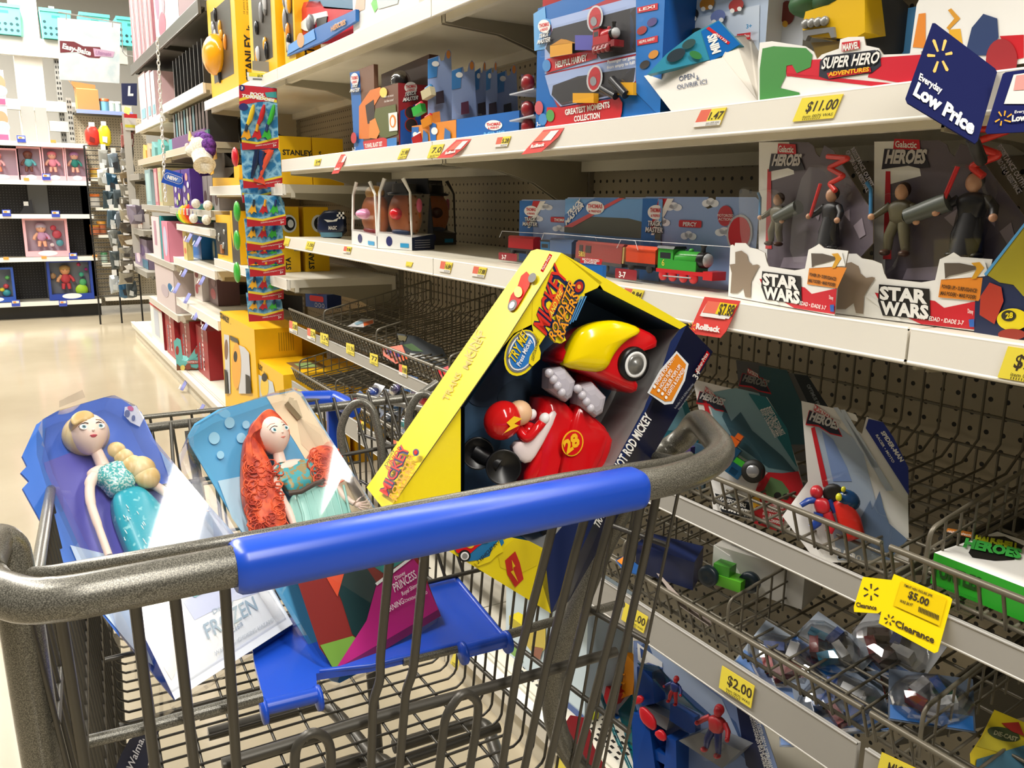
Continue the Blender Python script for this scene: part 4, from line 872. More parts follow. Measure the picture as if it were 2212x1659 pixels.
pillow(mb, smooth_poly([G_(x, y, .03) for x, y in ((668, 975), (690, 962), (720, 968), (740, 1000), (738, 1030), (725, 1048), (690, 1035), (665, 1000))]), -M_.d, .012, HR, back=.012)
for i in range(150):
    if i < 105: x, y = 526+rnd.random()*70, 985+rnd.random()*170; x += max(0, (y-1050))*.16
    else: x, y = 672+rnd.random()*55, 972+rnd.random()*58
    r = .0035+rnd.random()*.004; c = G_(x, y, .017+rnd.random()*.006); ph = rnd.random()*6; P = []
    for k in range(11): a = ph+k*.75; P.append(c+M_.w*(math.cos(a)*r)+M_.u*(math.sin(a)*r-k*.0011)-M_.d*(.0012*math.sin(a*1.3)))
    mb.tube(P, .0009, HR, 5)
for i in range(26):
    t = i/25; x = 530+14*t; P = [G_(556+t*52, 905-math.sin(t*3.1)*20, .012), G_(540+t*8, 930+t*4, .012), G_(532+t*10, 965, .014), G_(534+t*16, 1005, .018)]; mb.tube(spline(P, 3), .0011, HR, 5)
mb.build('hair', body)
BOD = two_tone('teal_gold_bodice', '#3fa9b5', '#a08f5c', 150, .4, .1, .48, .53, 1)
mb = MB(); pillow(mb, smooth_poly([G_(x, y, .028) for x, y in ((585, 1018), (604, 998), (640, 995), (675, 990), (700, 1010), (692, 1040), (668, 1050), (640, 1062), (626, 1068), (612, 1045), (598, 1050), (590, 1035))], 2), -M_.d, .007, BOD, back=.008)
mb.tube([G_(624, 1066, .016), G_(650, 1062, .011), G_(678, 1046, .012), G_(696, 1040, .018)], .0032, M('#4b3a30', .5), 8); mb.build('bodice', body, label='teal and gold patterned bodice')
mb = MB(); pillow(mb, smooth_poly([G_(x, y, .030) for x, y in ((626, 1072), (655, 1060), (690, 1044), (712, 1050), (745, 1085), (775, 1140), (770, 1180), (700, 1215), (650, 1200), (632, 1140), (622, 1100))], 2), -M_.d, .014, M('#9fd8cf', .3), back=.012)
for i in range(7): x = 640+i*17; mb.tube([G_(x, 1066-i*3, .0185), G_(x+14, 1110, .017), G_(x+22, 1165, .019)], .0016, M('#9fd8cf', .3), 6)
mb.build('skirt', body, label='satin mint skirt')
# ================================================================ goods on the upper cream shelf
ZA, ZB, ZT = 1.3105, 1.0475, 1.6135
RED = M('#c8202a', .35); BLU = M('#1767b5', .35); SKY = M('#8fa8d8', .4); ORG = M('#e58a2c', .4); TEAL = M('#1f7f95', .4); GRYP = M('#6b6470', .4); W2 = M('#efeeea', .4); CRM = M('#e9e4d6', .4)
LOGOR = M('#d32a2f', .35)
def thomas(f, x0, y0, x1, y1, h):     # small cloud badge with two lines of red lettering
    cx, cy = (x0+x1)/2, (y0+y1)/2-h*.5; w = math.hypot(x1-x0, y1-y0)
    f.pdisc(cx, cy, w*.62, h*1.1, W2, k=f.k+1); f.k += 1
    f.ptext('THOMAS', (x0, y0-h*.4), (x1, y1-h*.4), (x0, y0-h*1.05), LOGOR, .03); f.ptext('& FRIENDS', (x0+w*.1, y0+h*.25), (x1-w*.1, y1+h*.25), (x0+w*.1, y0-h*.2), LOGOR, .02, hold=True)
def trackm(f, x0, y0, x1, y1, h):
    for dx, m, o in ((1.5, M('#26262c', .4), .05), (0, W2, .02)):
        f.ptext('TRACK', (x0+dx, y0+dx), (x1+dx-4, y1+dx), (x0+dx+3, y0+dx-h), m, o); f.ptext('MASTER', (x0-3+dx, y0+h*1.2+dx), (x1+dx, y1+h*1.2+dx), (x0+dx, y0+h*.2+dx), m, o, hold=True)

# track set carton
b = PB(ZA, (766, 329), (862, 317), (756, 157), .11); t = thing('train_set_box', 'brown and blue track set carton with a cut-away top, left end of the upper shelf', 'toy box', b.O)
mb = MB(); Hs = b.px(863, 178).z-b.O.z; b.shell(mb, M('#6d4630', .4), M('#8f1f26', .4), M('#3a241d', .5), H=Hs)
mb.hexa([b.p(0, 0, Hs), b.p(b.W*.5, 0, Hs), b.p(b.W*.5, .012, Hs), b.p(0, .012, Hs), b.p(0, 0, b.H), b.p(b.W*.5, 0, b.H*1.0), b.p(b.W*.5, .012, b.H), b.p(0, .012, b.H)], M('#74503a', .4))
mb.hexa([b.p(0, .085, Hs), b.p(b.W*1.0, .085, Hs), b.p(b.W, .11, Hs), b.p(0, .11, Hs), b.p(0, .085, b.H), b.p(b.W, .085, b.H*1.05), b.p(b.W, .11, b.H*1.05), b.p(0, .11, b.H)], M('#5a3a2c', .4))
f = b.front(mb); f.poly([(756, 157), (777, 153), (787, 328), (766, 330)], BLU, k=1); f.k = 1
f.poly([(776, 230), (800, 195), (822, 188), (826, 200), (802, 240), (800, 300), (776, 300)], M('#d9772c', .4)); f.poly([(790, 228), (808, 215), (812, 262), (795, 268)], M('#2c1a12', .5)); f.poly([(812, 235), (856, 225), (860, 290), (830, 300), (806, 280)], M('#59602c', .5)); f.poly([(800, 262), (812, 255), (822, 285), (815, 300), (798, 298)], M('#e08a3c', .4))
f.pdisc(830, 200, 8, 11, M('#f0d060', .4)); f.poly([(841, 245), (860, 242), (861, 282), (843, 284)], W2); f.pdisc(851, 262, 7, 14, ORG); f.pdisc(851, 263, 4, 10, W2)
thomas(f, 762, 178, 776, 176, 12); trackm(f, 762, 190, 779, 188, 8)
f.poly([(788, 306), (832, 297), (840, 300), (840, 322), (792, 328)], RED); f.ptext('TUNNEL BLAST SET', (793, 320), (831, 315), (792, 311), W2, .03); f.poly([(841, 300), (862, 297), (862, 318), (841, 322)], M('#2f7ec4', .4)); f.pdisc(769, 298, 6, 12, M('#c0343a', .4)); f.ptext('3-7', (766, 327), (773, 326), (766, 319), W2, .02); f.ptext('Use it to rescue', (836, 212), (856, 208), (836, 207), W2); f.ptext('the blast zone!', (836, 222), (856, 218), (836, 217), W2, hold=True)
f = b.side(mb); thomas(f, 876, 196, 898, 193, 11); trackm(f, 872, 209, 902, 204, 9); f.poly([(864, 240), (908, 220), (910, 315), (864, 316)], M('#1a4fa0', .4)); 
for yy in (243, 270): f.pdisc(887, yy, 14, 15, M('#8f2a22', .4)); f.pdisc(887, yy, 12, 13, M('#241a18', .5))
mb.build('carton', t); mb = MB(); mb.ell(b.p(b.W*.72, .045, Hs+.018), (.022, .02, .022), M('#201a18', .3), b.R()); mb.build('coal_truck', t); mb = MB(); mb.ell(b.p(b.W*.72, .045, Hs+.016), (.030, .026, .028), CLEAR, b.R()); mb.build('clear_dome', t)

# tray of hanging minis packs
tray = thing('display_tray', 'orange and blue open carton tray holding the small train packs', 'display tray', aZ(960, 310, ZA))
mb = MB(); b = PB(ZA, (890, 314), (985, 304), (890, 262), .02); b.shell(mb, M('#e08a2e', .4), ORG, W2, H=b.H*.8); f = b.front(mb); f.poly([(890, 275), (905, 274), (905, 312), (890, 314)], BLU); f.poly([(928, 262), (943, 268), (943, 307), (931, 309)], BLU); f.pdisc(898, 291, 5, 6, W2); f.pdisc(940, 283, 7, 8, W2); f.poly([(916, 280), (926, 290), (927, 308), (914, 309)], M('#3a6ea8', .4)); f.poly([(963, 276), (975, 285), (976, 303), (961, 305)], M('#3a6ea8', .4))
b = PB(ZA, (986, 304), (1121, 290), (986, 258), .12); b.shell(mb, M('#0f63b4', .35), M('#0c4f92', .4), M('#0b2f55', .5)); f = b.front(mb); thomas(f, 1052, 277, 1082, 274, 10); f.ptext('MINIS', (1045, 298), (1090, 294), (1047, 286), M('#5fa8dc', .35), .04)
mb.build('tray_carton', tray)
def mini_card(x0, y0, x1, yt, yb, tilt, label, toys, depth=.02):
    O = aX((x0+x1)/2, yb, .90+depth); N = V((-.55, -.83, 0)).normalized(); fr = Frame(O, N.cross(V((0, 0, 1)))*-1, -N, (0, 0, 1))
    t = thing('carded_mini_train', label, 'carded toy', O, 'carded minis in the blue tray'); mb = MB()
    w = x1-x0; pts = [(x0, yb), (x0, yt+22), (x0+w*.45, yt+14), (x0+w*.5, yt+26), (x0+w*.62, yt+24), (x0+w*.68, yt+8), (x0+w*.8, yt), (x0+w*.9, yt+6), (x1, yb)]
    cardboard(mb, fr, pts, M('#8fa3cf', .35)); f = fr.face(mb, 0, .0004); f.k = 1; f.poly([(x0, yt+24), (x0+w*.4, yt+16), (x0+w*.35, yt+60), (x0, yt+64)], M('#3f82c4', .4)); f.pdisc(x0+w*.3, yt+32, w*.14, 6, W2); f.pdisc(x0+w*.8, yt+12, w*.08, 9, M('#d98a3c', .4)); mb.build('card', t)
    mb = MB()
    for dx, yy, c in toys: mb.hexa([fr.px(x0+dx, yy, -.004), fr.px(x0+dx+18, yy-3, -.004), fr.px(x0+dx+18, yy-3, -.020), fr.px(x0+dx, yy, -.020), fr.px(x0+dx, yy-26, -.004), fr.px(x0+dx+16, yy-30, -.004), fr.px(x0+dx+16, yy-30, -.020), fr.px(x0+dx, yy-26, -.020)], M(c, .35))
    mb.build('mini_engine', t); bubble(fr, [(x0+3, yb-6), (x0+3, yb-80), (x0+w*.6, yb-90), (x1-6, yb-70), (x1-4, yb-6)], .024, t)
mini_card(1072, 0, 1120, 138, 258, 0, 'farthest right blue minis card standing apart in the blue tray', ((16, 252, '#20242c'),), .12)
for i, (x, l) in enumerate(((1050, 'third dark minis card of the close row'), (1026, 'second dark minis card of the close row'))): mini_card(x, 0, x+26, 132, 258, 0, l+' in the blue tray', ((6, 250, '#2a1f2a'),), .08)
mini_card(976, 0, 1030, 130, 258, 0, 'first minis card of the close row, with a pink and black engine', ((20, 248, '#5a2b44'),), .03)
mini_card(924, 0, 980, 106, 300, 0, 'tallest leaning minis card at the front of the orange tray end', ((18, 225, '#251a24'), (10, 270, '#c9762a')), .0)
for i, (x, y, c, c2, l) in enumerate(((905, 300, '#b02a2a', '#d8d8d8', 'red loose mini engine low in the clear packs of the orange tray'), (925, 262, '#d98a2c', '#c22a22', 'orange and red mini engine in a clear bubble'), (905, 236, '#3fae4a', '#d23a4c', 'green and red mini engine in a clear bubble'), (925, 200, '#c9bf9c', '#3f7aa8', 'cream mini engine at the top of the leaning clear bubbles'))):
    fr = Frame(aX(x, y, .872), (.3, -.9, .3), (.9, .3, 0), (-.1, .3, .95)); t = thing('mini_engine', l, 'toy engine', fr.O); mb = MB()
    mb.box((-.016, -.008, -.012), (.016, .008, .008), M(c, .3), fr.R(), fr.O); mb.lathe([(.006, -.004), (.007, .014), (0, .016)], M(c2, .3), fr.O+fr.u*.008, fr.w, 12); mb.build('body', t)
for i, (y0, l) in enumerate(((300, 'lowest'), (262, 'middle'), (205, 'top'))):
    O = aX(1140, y0, .885); t = thing('small_blister_pack', 'clear pack seen edge-on left of the big blue train carton, '+l+' one', 'blister pack', O); mb = MB()
    mb.prism([aX(x, y, .87) for x, y in ((1100, y0-2), (1153, y0-15), (1153, y0-12), (1101, y0+1))], (.06, 0, 0), M('#b9bcc4', .3)); mb.build('card', t); mb = MB(); mb.ell(aX(1140, y0-26, .885), (.012, .016, .016), M('#8e2228', .3)); mb.build('toy', t)
    mb = MB(); mb.box(aX(1126, y0-4, .872), aX(1152, y0-42, .90)+V((0, 0, 0)), CLEAR2); mb.build('blister', t)

# big blue carton with two window boxes
b = PB(ZA, (1157, 281), (1423, 249), (1157, 20), .10); t = thing('train_gift_box', 'large blue carton with two windowed train boxes stacked inside, middle of the upper shelf', 'toy box', b.O)
mb = MB(); b.shell(mb, M('#1767b5', .3), M('#1254a0', .35)); f = b.front(mb)
f.poly([(1153, 30), (1178, 14), (1180, 40), (1190, 42), (1193, 75), (1186, 105), (1155, 110)], M('#5fa3dc', .35)); f.poly([(1176, 60), (1376, -30), (1376, 180), (1340, 206), (1205, 232), (1182, 180)], M('#a9182a', .35), k=2)
f.poly([(1190, 42), (1376, -8), (1376, 116), (1178, 160), (1178, 100), (1195, 75)], M('#9cb0dc', .4), k=3); f.poly([(1178, 163), (1376, 120), (1374, 175), (1340, 206), (1212, 230), (1190, 205)], M('#9cb0dc', .4), k=3)
f.poly([(1196, 62), (1376, 15), (1376, 112), (1300, 128), (1288, 112), (1190, 118), (1180, 105)], M('#1d1c22', .5), k=4); f.poly([(1196, 185), (1250, 165), (1374, 146), (1370, 175), (1338, 202), (1215, 228), (1193, 205)], M('#1d1c22', .5), k=4)
f.poly([(1182, 150), (1182, 128), (1280, 108), (1292, 115), (1292, 126), (1184, 158)], RED, k=6); f.ptext('HELPFUL HARVEY', (1203, 147), (1271, 131), (1203, 134), W2, .04, k=8)
f.poly([(1180, 270), (1184, 232), (1215, 232), (1340, 211), (1347, 222), (1346, 240), (1342, 258), (1180, 278)], RED, k=6); f.ptext('GREATEST MOMENTS', (1224, 249), (1321, 232), (1223, 237), W2, .04, k=8); f.ptext('COLLECTION', (1243, 263), (1299, 255), (1243, 251), W2, .04, k=8)
f.k = 7; thomas(f, 1168, 66, 1189, 61, 13); trackm(f, 1167, 84, 1192, 78, 10); f.ptext('from empty to full!', (1315, 150), (1375, 138), (1315, 143), W2, .02, k=9); f.ptext('Passenger car goes', (1316, 138), (1375, 127), (1316, 131), W2, .02, k=9)
for x, y in ((1289, 41), (1288, 170)): f.pdisc(x, y, 17, 29, M('#c9ccd2', .35), k=9, rot=.15); f.pdisc(x, y, 13, 25, M('#b9242c', .35), k=10, rot=.15); f.pdisc(x-2, y+6, 7, 10, M('#8d9096', .4), k=11)
f.poly([(1376, -40), (1440, -40), (1428, 248), (1424, 248), (1376, 200)], M('#1a70c0', .35), k=5)
for yy, s_ in ((15, 'LEXI'), (85, 'HELPFUL HARVEY')): f.poly([(1379, yy+2), (1424, yy-8), (1424, yy+6), (1380, yy+14)], RED, k=7); f.ptext(s_, (1384, yy+10), (1418, yy+2), (1384, yy+4), W2, .02, k=8)
for x, y, c in ((1390, 66, '#9c2a26'), (1412, 48, '#4a3a7a'), (1396, 140, '#2a2420'), (1415, 118, '#cf8a2c')): f.pdisc(x, y, 12, 8, M(c, .4), k=8, rot=-.6)
f.pdisc(1166, 233, 9, 15, M('#c4505a', .4), k=5); f.ptext('3-7', (1161, 273), (1171, 271), (1161, 264), W2, .03, k=5)
for x, y, c in ((1176, 258, '#3f86c8'), (1192, 250, '#4f9a4a'), (1184, 142, '#3f86c8')): f.pdisc(x, y, 9, 13, M(c, .4), k=9)
mb.build('carton', t)
def blk(fr, x0, y0, x1, y1, dep0, dep1, c, parent, name, r=0):
    mb = MB(); P = [fr.px(x, y, dep0) for x, y in ((x0, y0), (x1, y0), (x1, y1), (x0, y1))]
    mb.prism(P, fr.d*(dep1-dep0), M(c, .3)); return mb.build(name, parent)
toy_train(b, (b.px(1300, 120)-b.O).dot(b.w), (b.px(1300, 122)-b.O).dot(b.u), .058, .045, M('#a8262c', .3), M('#7c1d22', .3), t, dep=-.010, name='red_engine'); blk(b, 1242, 76, 1284, 108, -.012, -.001, '#5a58b0', t, 'violet_wagon')
mb = MB(); mb.hexa([b.px(1188, 124, -.012), b.px(1236, 116, -.012), b.px(1236, 116, -.001), b.px(1188, 124, -.001), b.px(1188, 98, -.012), b.px(1236, 92, -.012), b.px(1236, 92, -.001), b.px(1188, 98, -.001)], M('#e0a024', .35)); mb.prism([b.px(1188, 99, -.012), b.px(1212, 84, -.012), b.px(1237, 93, -.012)], b.d*.011, M('#c98a1c', .35)); mb.build('yellow_station', t)
blk(b, 1237, 201, 1282, 222, -.012, -.001, '#e8a820', t, 'yellow_wagon'); blk(b, 1334, 178, 1368, 205, -.008, -.001, '#e0a51e', t, 'yellow_wagon'); mb = MB(); mb.tube([b.px(1322, 172, -.01), b.px(1352, 205, -.01)], .007, M('#1b1b1d', .3), 12); mb.tube([b.px(1300, 190, -.01), b.px(1330, 208, -.01)], .006, M('#1b1b1d', .3), 12); mb.build('black_boiler', t)
bubble(b, [(1196, 62), (1374, 15), (1374, 110), (1182, 125)], .016, t, sm=0, taper=.97); bubble(b, [(1196, 185), (1374, 146), (1340, 202), (1215, 228)], .016, t, sm=0, taper=.97)
b2 = PB(b.O.z+b.H+.001, (1172, 18), (1300, -16), (1172, -60), .09); t = thing('train_box', 'red carton lying on top of the large blue train carton', 'toy box', b2.O); mb = MB(); b2.shell(mb, M('#c03030', .4), M('#8a1f22', .4)); f = b2.front(mb); f.ptext('THE EXPERIMENTAL ENGINE', (1218, 10), (1290, -10), (1218, 4), W2, .02); mb.build('carton', t)

# pale carton with toy pictures behind the dispenser
b = PX(ZA, .93, 1462, 1643, (1472, -40), .08); t = thing('mystery_toy_carton', 'pale blue and white carton printed with small engines, behind the open dispenser', 'toy box', b.O); mb = MB(); b.shell(mb, M('#b9cbe4', .4), M('#d9dbe0', .4)); f = b.front(mb)
f.poly([(1466, 60), (1500, 40), (1642, 10), (1640, 110), (1590, 130), (1466, 150)], M('#cfdcee', .4))
for x, y, c in ((1494, 32, '#2e2e34'), (1530, 8, '#c98a2c'), (1594, 12, '#a8302c'), (1556, 36, '#6b7ab0'), (1510, 75, '#2c3a3a')): f.pdisc(x, y, 17, 13, M(c, .4), rot=-.5); f.pdisc(x-8, y+12, 5, 5, W2); f.pdisc(x+8, y+8, 5, 5, W2)
f.ptext('3+', (1620, 63), (1632, 61), (1620, 54), M('#2f8ac0', .4), .03); f.poly([(1600, 75), (1630, 71), (1629, 86), (1601, 90)], RED); f.ptext('Fisher-Price', (1602, 85), (1628, 81), (1602, 78), W2, .02); mb.build('carton', t)
b = PX(ZA, .96, 1646, 1722, (1655, -60), .06); t = thing('mystery_toy_carton', 'second pale carton with a dark red engine picture, beside the green and white display', 'toy box', b.O); mb = MB(); b.shell(mb, M('#c2c8d2', .4)); f = b.front(mb)
for x, y in ((1672, 32), (1702, 28)): f.pdisc(x, y, 16, 26, M('#6d2a26', .4)); f.pdisc(x-4, y+24, 6, 7, M('#c9982c', .4))
mb.build('carton', t)
# open dispenser leaning out over the shelf edge
Dn = thing('open_dispenser', 'white open carton dispenser tipping over the shelf edge, marked OPEN', 'display tray', aZ(1500, 245, ZA))
mb = MB(); N = V((-.94, -.1, .30)).normalized(); O = aX(1455, 246, .852); c = [aP(x, y, O, N) for x, y in ((1391, 164), (1561, 124), (1641, 224), (1455, 247))]
mb.prism(c, -N*.0015, M('#d2cdc4', .5)); f = Face(mb, c[3], c[2]-c[3], N, .0004); f.k = 1
f.ptext('OPEN', (1468, 176), (1501, 168), (1467, 165), M('#2c3c5c', .4), .01); f.ptext('OUVRIR ICI', (1464, 194), (1528, 181), (1463, 184), M('#2c3c5c', .4), .01); f.poly([(1506, 164), (1508, 163), (1509, 169), (1512, 168), (1509, 174), (1504, 170), (1507, 170)], M('#2c3c5c', .4))
d3 = V((.11, .0, .01)); mb.prism([c[1], c[2], c[2]+V((.10, 0, .0)), c[1]+V((.05, 0, .035)), c[1]+V((.02, 0, .03))], (0, .0015, 0), M('#c9c2b6', .5)); mb.add([c[3], c[2], c[2]+d3, c[3]+d3], [(0, 1, 2, 3), (3, 2, 1, 0)], M('#8d867a', .6)); mb.add([c[0], c[3], c[3]+d3], [(0, 1, 2), (2, 1, 0)], M('#a9a296', .6)); mb.build('carton', Dn)
t = thing('mystery_bag', 'teal and blue foil toy bag poking out of the white open dispenser', 'toy bag', aX(1480, 130, .90)); mb = MB(); N = V((-.93, -.33, .1)).normalized(); O = aX(1480, 140, .866)
P = [aP(x, y, O, N) for x, y in ((1398, 161), (1440, 116), (1500, 70), (1552, 44), (1600, 96), (1562, 122))]; mb.prism(P, -N*.012, M('#2f8ba8', .35)); f = Face(mb, O, (.33, -.93, 0), N, .0004); f.k = 1
f.poly([(1515, 68), (1553, 45), (1599, 96), (1562, 120), (1535, 132)], M('#1767b5', .25)); f.poly([(1526, 62), (1532, 58), (1578, 92), (1574, 97)], RED); f.ptext('MINIS', (1558, 112), (1546, 72), (1540, 118), W2, .05); f.ptext('2017/3', (1546, 76), (1570, 94), (1549, 72), W2, .02); f.pdisc(1462, 120, 22, 12, M('#20303a', .4), rot=-.5); f.pdisc(1490, 96, 16, 9, M('#2c4a4a', .4), rot=-.5); f.pdisc(1505, 120, 14, 8, M('#2f7a3c', .4), rot=.4); mb.build('foil_bag', t)

# hero display tray with the yellow truck behind
b = PB(ZA, (1640, 222), (1962, 180), (1640, 95), .012); t = thing('hero_display_tray', 'white and red printed display tray front at the right end of the upper shelf', 'display tray', b.O); mb = MB()
cardboard(mb, b, [(1638, 222), (1637, 135), (1641, 92), (1668, 89), (1740, 100), (1758, 112), (1765, 128), (1775, 118), (1812, 105), (1815, 85), (1832, 80), (1866, 79), (1870, 98), (1898, 104), (1908, 118), (1962, 116), (1990, 110), (1990, 178)], W2, th=.0015); f = b.front(mb)
f.poly([(1700, 165), (1695, 132), (1775, 128), (1800, 165)], M('#cf1f33', .35), k=1); f.poly([(1905, 124), (1990, 118), (1990, 178), (1962, 182), (1875, 167), (1880, 150)], M('#cf1f33', .35), k=1); f.poly([(1700, 158), (1960, 183), (1920, 190), (1700, 164)], M('#cf1f33', .35), k=1)
f.poly([(1648, 105), (1672, 100), (1742, 104), (1756, 118), (1752, 145), (1722, 158), (1712, 140), (1700, 142), (1698, 165), (1686, 190), (1728, 200), (1728, 212), (1642, 220), (1642, 150)], M('#3c8a3c', .45), k=2)
f.poly([(1770, 165), (1772, 132), (1786, 120), (1892, 108), (1902, 116), (1904, 142), (1884, 158), (1790, 172)], M('#2b2f3c', .35), k=2); f.poly([(1820, 92), (1859, 87), (1859, 105), (1820, 112)], RED, k=3); f.ptext('MARVEL', (1822, 110), (1857, 104), (1822, 96), W2, .04, k=4)
f.ptext('SUPER HERO', (1776, 150), (1900, 137), (1782, 124), M('#0f1118', .4), .08, k=4); f.ptext('SUPER HERO', (1776, 149), (1899, 136), (1782, 125), W2, .03, k=5); f.poly([(1788, 158), (1882, 146), (1884, 156), (1792, 170)], RED, k=4); f.ptext('ADVENTURES', (1792, 165), (1880, 154), (1793, 156), M('#f2b821', .35), .04, k=6); mb.build('tray_front', t)
mb = MB(); mb.box(b.p(.01, .012, 0), b.p(.012, .2, .03), W2); mb.build('tray_base', t)
t = thing('toy_truck', 'big yellow toy truck with grey bumper behind the white and red tray', 'toy truck', aX(1790, 110, .93)); fr = Frame(V((.90, aX(1790, 120, .90).y, ZA)), (0, -1, 0), (1, 0, 0), (0, 0, 1))
mb = MB(); YT = M('#e8bb18', .3)
mb.prism([fr.px(x, y, 0) for x, y in ((1733, 55), (1740, 25), (1790, 10), (1868, -40), (1868, 70), (1850, 80), (1815, 83), (1735, 78))], fr.d*.07, YT); mb.prism([fr.px(x, y, .005) for x, y in ((1752, 92), (1830, 88), (1822, 120), (1765, 126))], fr.d*.1, M('#7a6110', .4)); mb.build('cab', t)
mb = MB(); 
for x in (1743, 1756, 1770, 1784): mb.lathe([(0, 0), (.0055, 0), (.006, .003), (.0045, .006), (0, .006)], M('#8d8d8a', .3, .3), fr.px(x, 52-(x-1743)*.15, -.001), -fr.d, 16)
mb.prism([fr.px(x, y, -.004) for x, y in ((1734, 66), (1800, 58), (1803, 80), (1795, 82), (1790, 70), (1745, 77), (1740, 88), (1735, 86))], fr.d*.008, M('#7b7c7c', .35)); mb.build('bumper', t)
for c in ((1890, 70, .045), (1712, 110, .10)): mb = MB(); mb.lathe([(.014, -.02), (.038, -.02), (.043, -.013), (.043, .013), (.038, .02), (.014, .02)], M('#222326', .5), fr.px(*c), (0, .25, 0) if 0 else (-.5, -.86, 0), 18); mb.build('tyre', t)
mb = MB(); mb.ell(fr.px(1765, 6, .03), (.03, .04, .018), M('#2a5a2c', .5)); mb.ell(fr.px(1820, 0, .03), (.035, .04, .02), M('#23502a', .5)); mb.build('green_load', t)
b = PX(ZA, .96, 1890, 1985, (1925, 25), .1); t = thing('toy_carton', 'plain blue carton between the yellow truck and the dark blue sign', 'toy box', b.O); mb = MB(); b.shell(mb, M('#3f7cae', .4)); mb.build('carton', t)
b = PX(ZA, .90, 1968, 2260, (1990, -20), .02); t = thing('hero_display_tray', 'white display cards with orange and red print behind the dark blue price signs', 'display tray', b.O); mb = MB(); cardboard(mb, b, [(1965, 120), (1980, 10), (1995, -20), (2260, -50), (2260, 130), (1990, 168)], W2); f = b.front(mb)
f.poly([(1972, 102), (1985, 30), (2000, 28), (2000, 104)], ORG, k=1); f.poly([(2050, 64), (2075, 62), (2080, 95), (2052, 90)], M('#e8b02c', .4), k=1); f.poly([(2055, 18), (2075, 40), (2050, 65), (2045, 60), (2062, 40), (2048, 22)], M('#d99a2c', .4), k=1)
f.poly([(2085, 120), (2100, 60), (2125, 30), (2155, 40), (2158, 80), (2140, 120)], M('#2b3f6c', .4), k=2); f.pdisc(2165, 130, 34, 46, M('#a02a30', .4), k=3); f.poly([(2160, 78), (2212, 75), (2212, 125), (2190, 130)], RED, k=1); mb.build('card', t)
# ================================================================ middle shelf: hat-and-nose toy boxes, trains, figures
def spud_box(fl, fr_, top, depth, label, hat, nose, group=None, dark=False):
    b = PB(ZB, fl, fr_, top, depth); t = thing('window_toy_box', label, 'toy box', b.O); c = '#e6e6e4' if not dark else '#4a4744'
    mb = MB(); W, D, H = b.W, b.D, b.H; p = b.p; lo = H*.22
    mb.hexa([p(0, 0, 0), p(W, 0, 0), p(W, D, 0), p(0, D, 0), p(.002, .0, lo*1.1), p(W, 0, lo*.8), p(W, D, lo), p(0, D, lo)], M(c, .35))
    mb.hexa([p(0, D-.004, lo), p(W, D-.004, lo), p(W, D, lo), p(0, D, lo), p(W*.15, D-.004, H), p(W*.85, D-.004, H), p(W*.85, D, H), p(W*.15, D, H)], M('#22252c', .5))
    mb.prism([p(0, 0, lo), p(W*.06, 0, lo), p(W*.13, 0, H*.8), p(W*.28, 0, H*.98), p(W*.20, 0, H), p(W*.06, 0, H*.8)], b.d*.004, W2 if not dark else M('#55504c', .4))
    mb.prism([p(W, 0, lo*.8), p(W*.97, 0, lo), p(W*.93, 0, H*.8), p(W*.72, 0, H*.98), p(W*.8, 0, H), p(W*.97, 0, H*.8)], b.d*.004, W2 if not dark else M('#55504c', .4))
    f = b.side(mb); f.uvp([(0, 0), (D, 0), (D, lo), (0, lo*.8)], M('#1a2440', .4))
    for i in range(4): f.rect(D*.12, lo*(.15+i*.15), D*.8, lo*(.19+i*.15), M('#c9c9cc', .4), k=2)
    f = b.front(mb); f.disc(W*.36, lo*.5, W*.09, lo*.32, M('#2b2f66', .4)); f.rect(W*.68, lo*.15, W*.92, lo*.42, M('#2f9ad0', .4))
    mb.build('carton', t)
    mb = MB(); R = b.R(); mb.ell(p(W*.5, D*.5, H*.48), (W*.42, D*.40, H*.36), M('#c06a30', .35), R, 20, 14); body = mb.build('brown_toy', t)
    mb = MB(); mb.ell(p(W*.5, D*.12, H*.50), (W*.15, W*.13, H*.085), M(nose, .15), R); mb.build('round_nose', body)
    mb = MB()
    if hat == 'bun': mb.ell(p(W*.5, D*.5, H*.82), (W*.26, D*.3, H*.12), M('#c89322', .3), R)
    else: mb.lathe([(W*.34, 0), (W*.36, .006), (W*.25, .010), (W*.24, H*.16), (0, H*.18)], M('#141416', .35), p(W*.5, D*.5, H*.76), (0, 0, 1), 20)
    mb.build('hat', body)
    mb = MB(); mb.ell(p(W*.5, D*.45, H*.24), (W*.3, D*.34, H*.07), M('#a82430' if hat == 'bun' else '#1d3764', .4), R); mb.build('scarf_band', body)
    if hat != 'bun': mb = MB(); mb.ell(p(W*.97-.01, D*.5, H*.62), (W*.05, D*.12, H*.1), M('#d0607a', .35), R); mb.build('pink_ear', body)
    mb = MB(); n = 10; A = [p(W*.08, 0, lo), p(W*.92, 0, lo), p(W*.9, 0, H*.78), p(W*.72, 0, H*.97), p(W*.3, 0, H*.97), p(W*.12, 0, H*.78)]; mb.add([q-b.d*.0005 for q in A], [tuple(range(6))], CLEAR); mb.add([A[1], A[2], A[2]+b.d*D, A[1]+b.d*D], [(0, 1, 2, 3)], CLEAR); mb.build('window_film', t)
    return t
spud_box((760, 527), (814, 536), (776, 392), .075, 'white window box with a yellow-haired brown toy, left of its pair', 'bun', '#e59ac2')
spud_box((815, 536), (890, 541), (832, 384), .085, 'white window box with a black-hatted red-nosed brown toy', 'hat', '#d8222a')
spud_box((905, 530), (985, 528), (905, 388), .05, 'dim third window box standing in shadow behind the hatted toy', 'hat', '#5a3a34', dark=True)
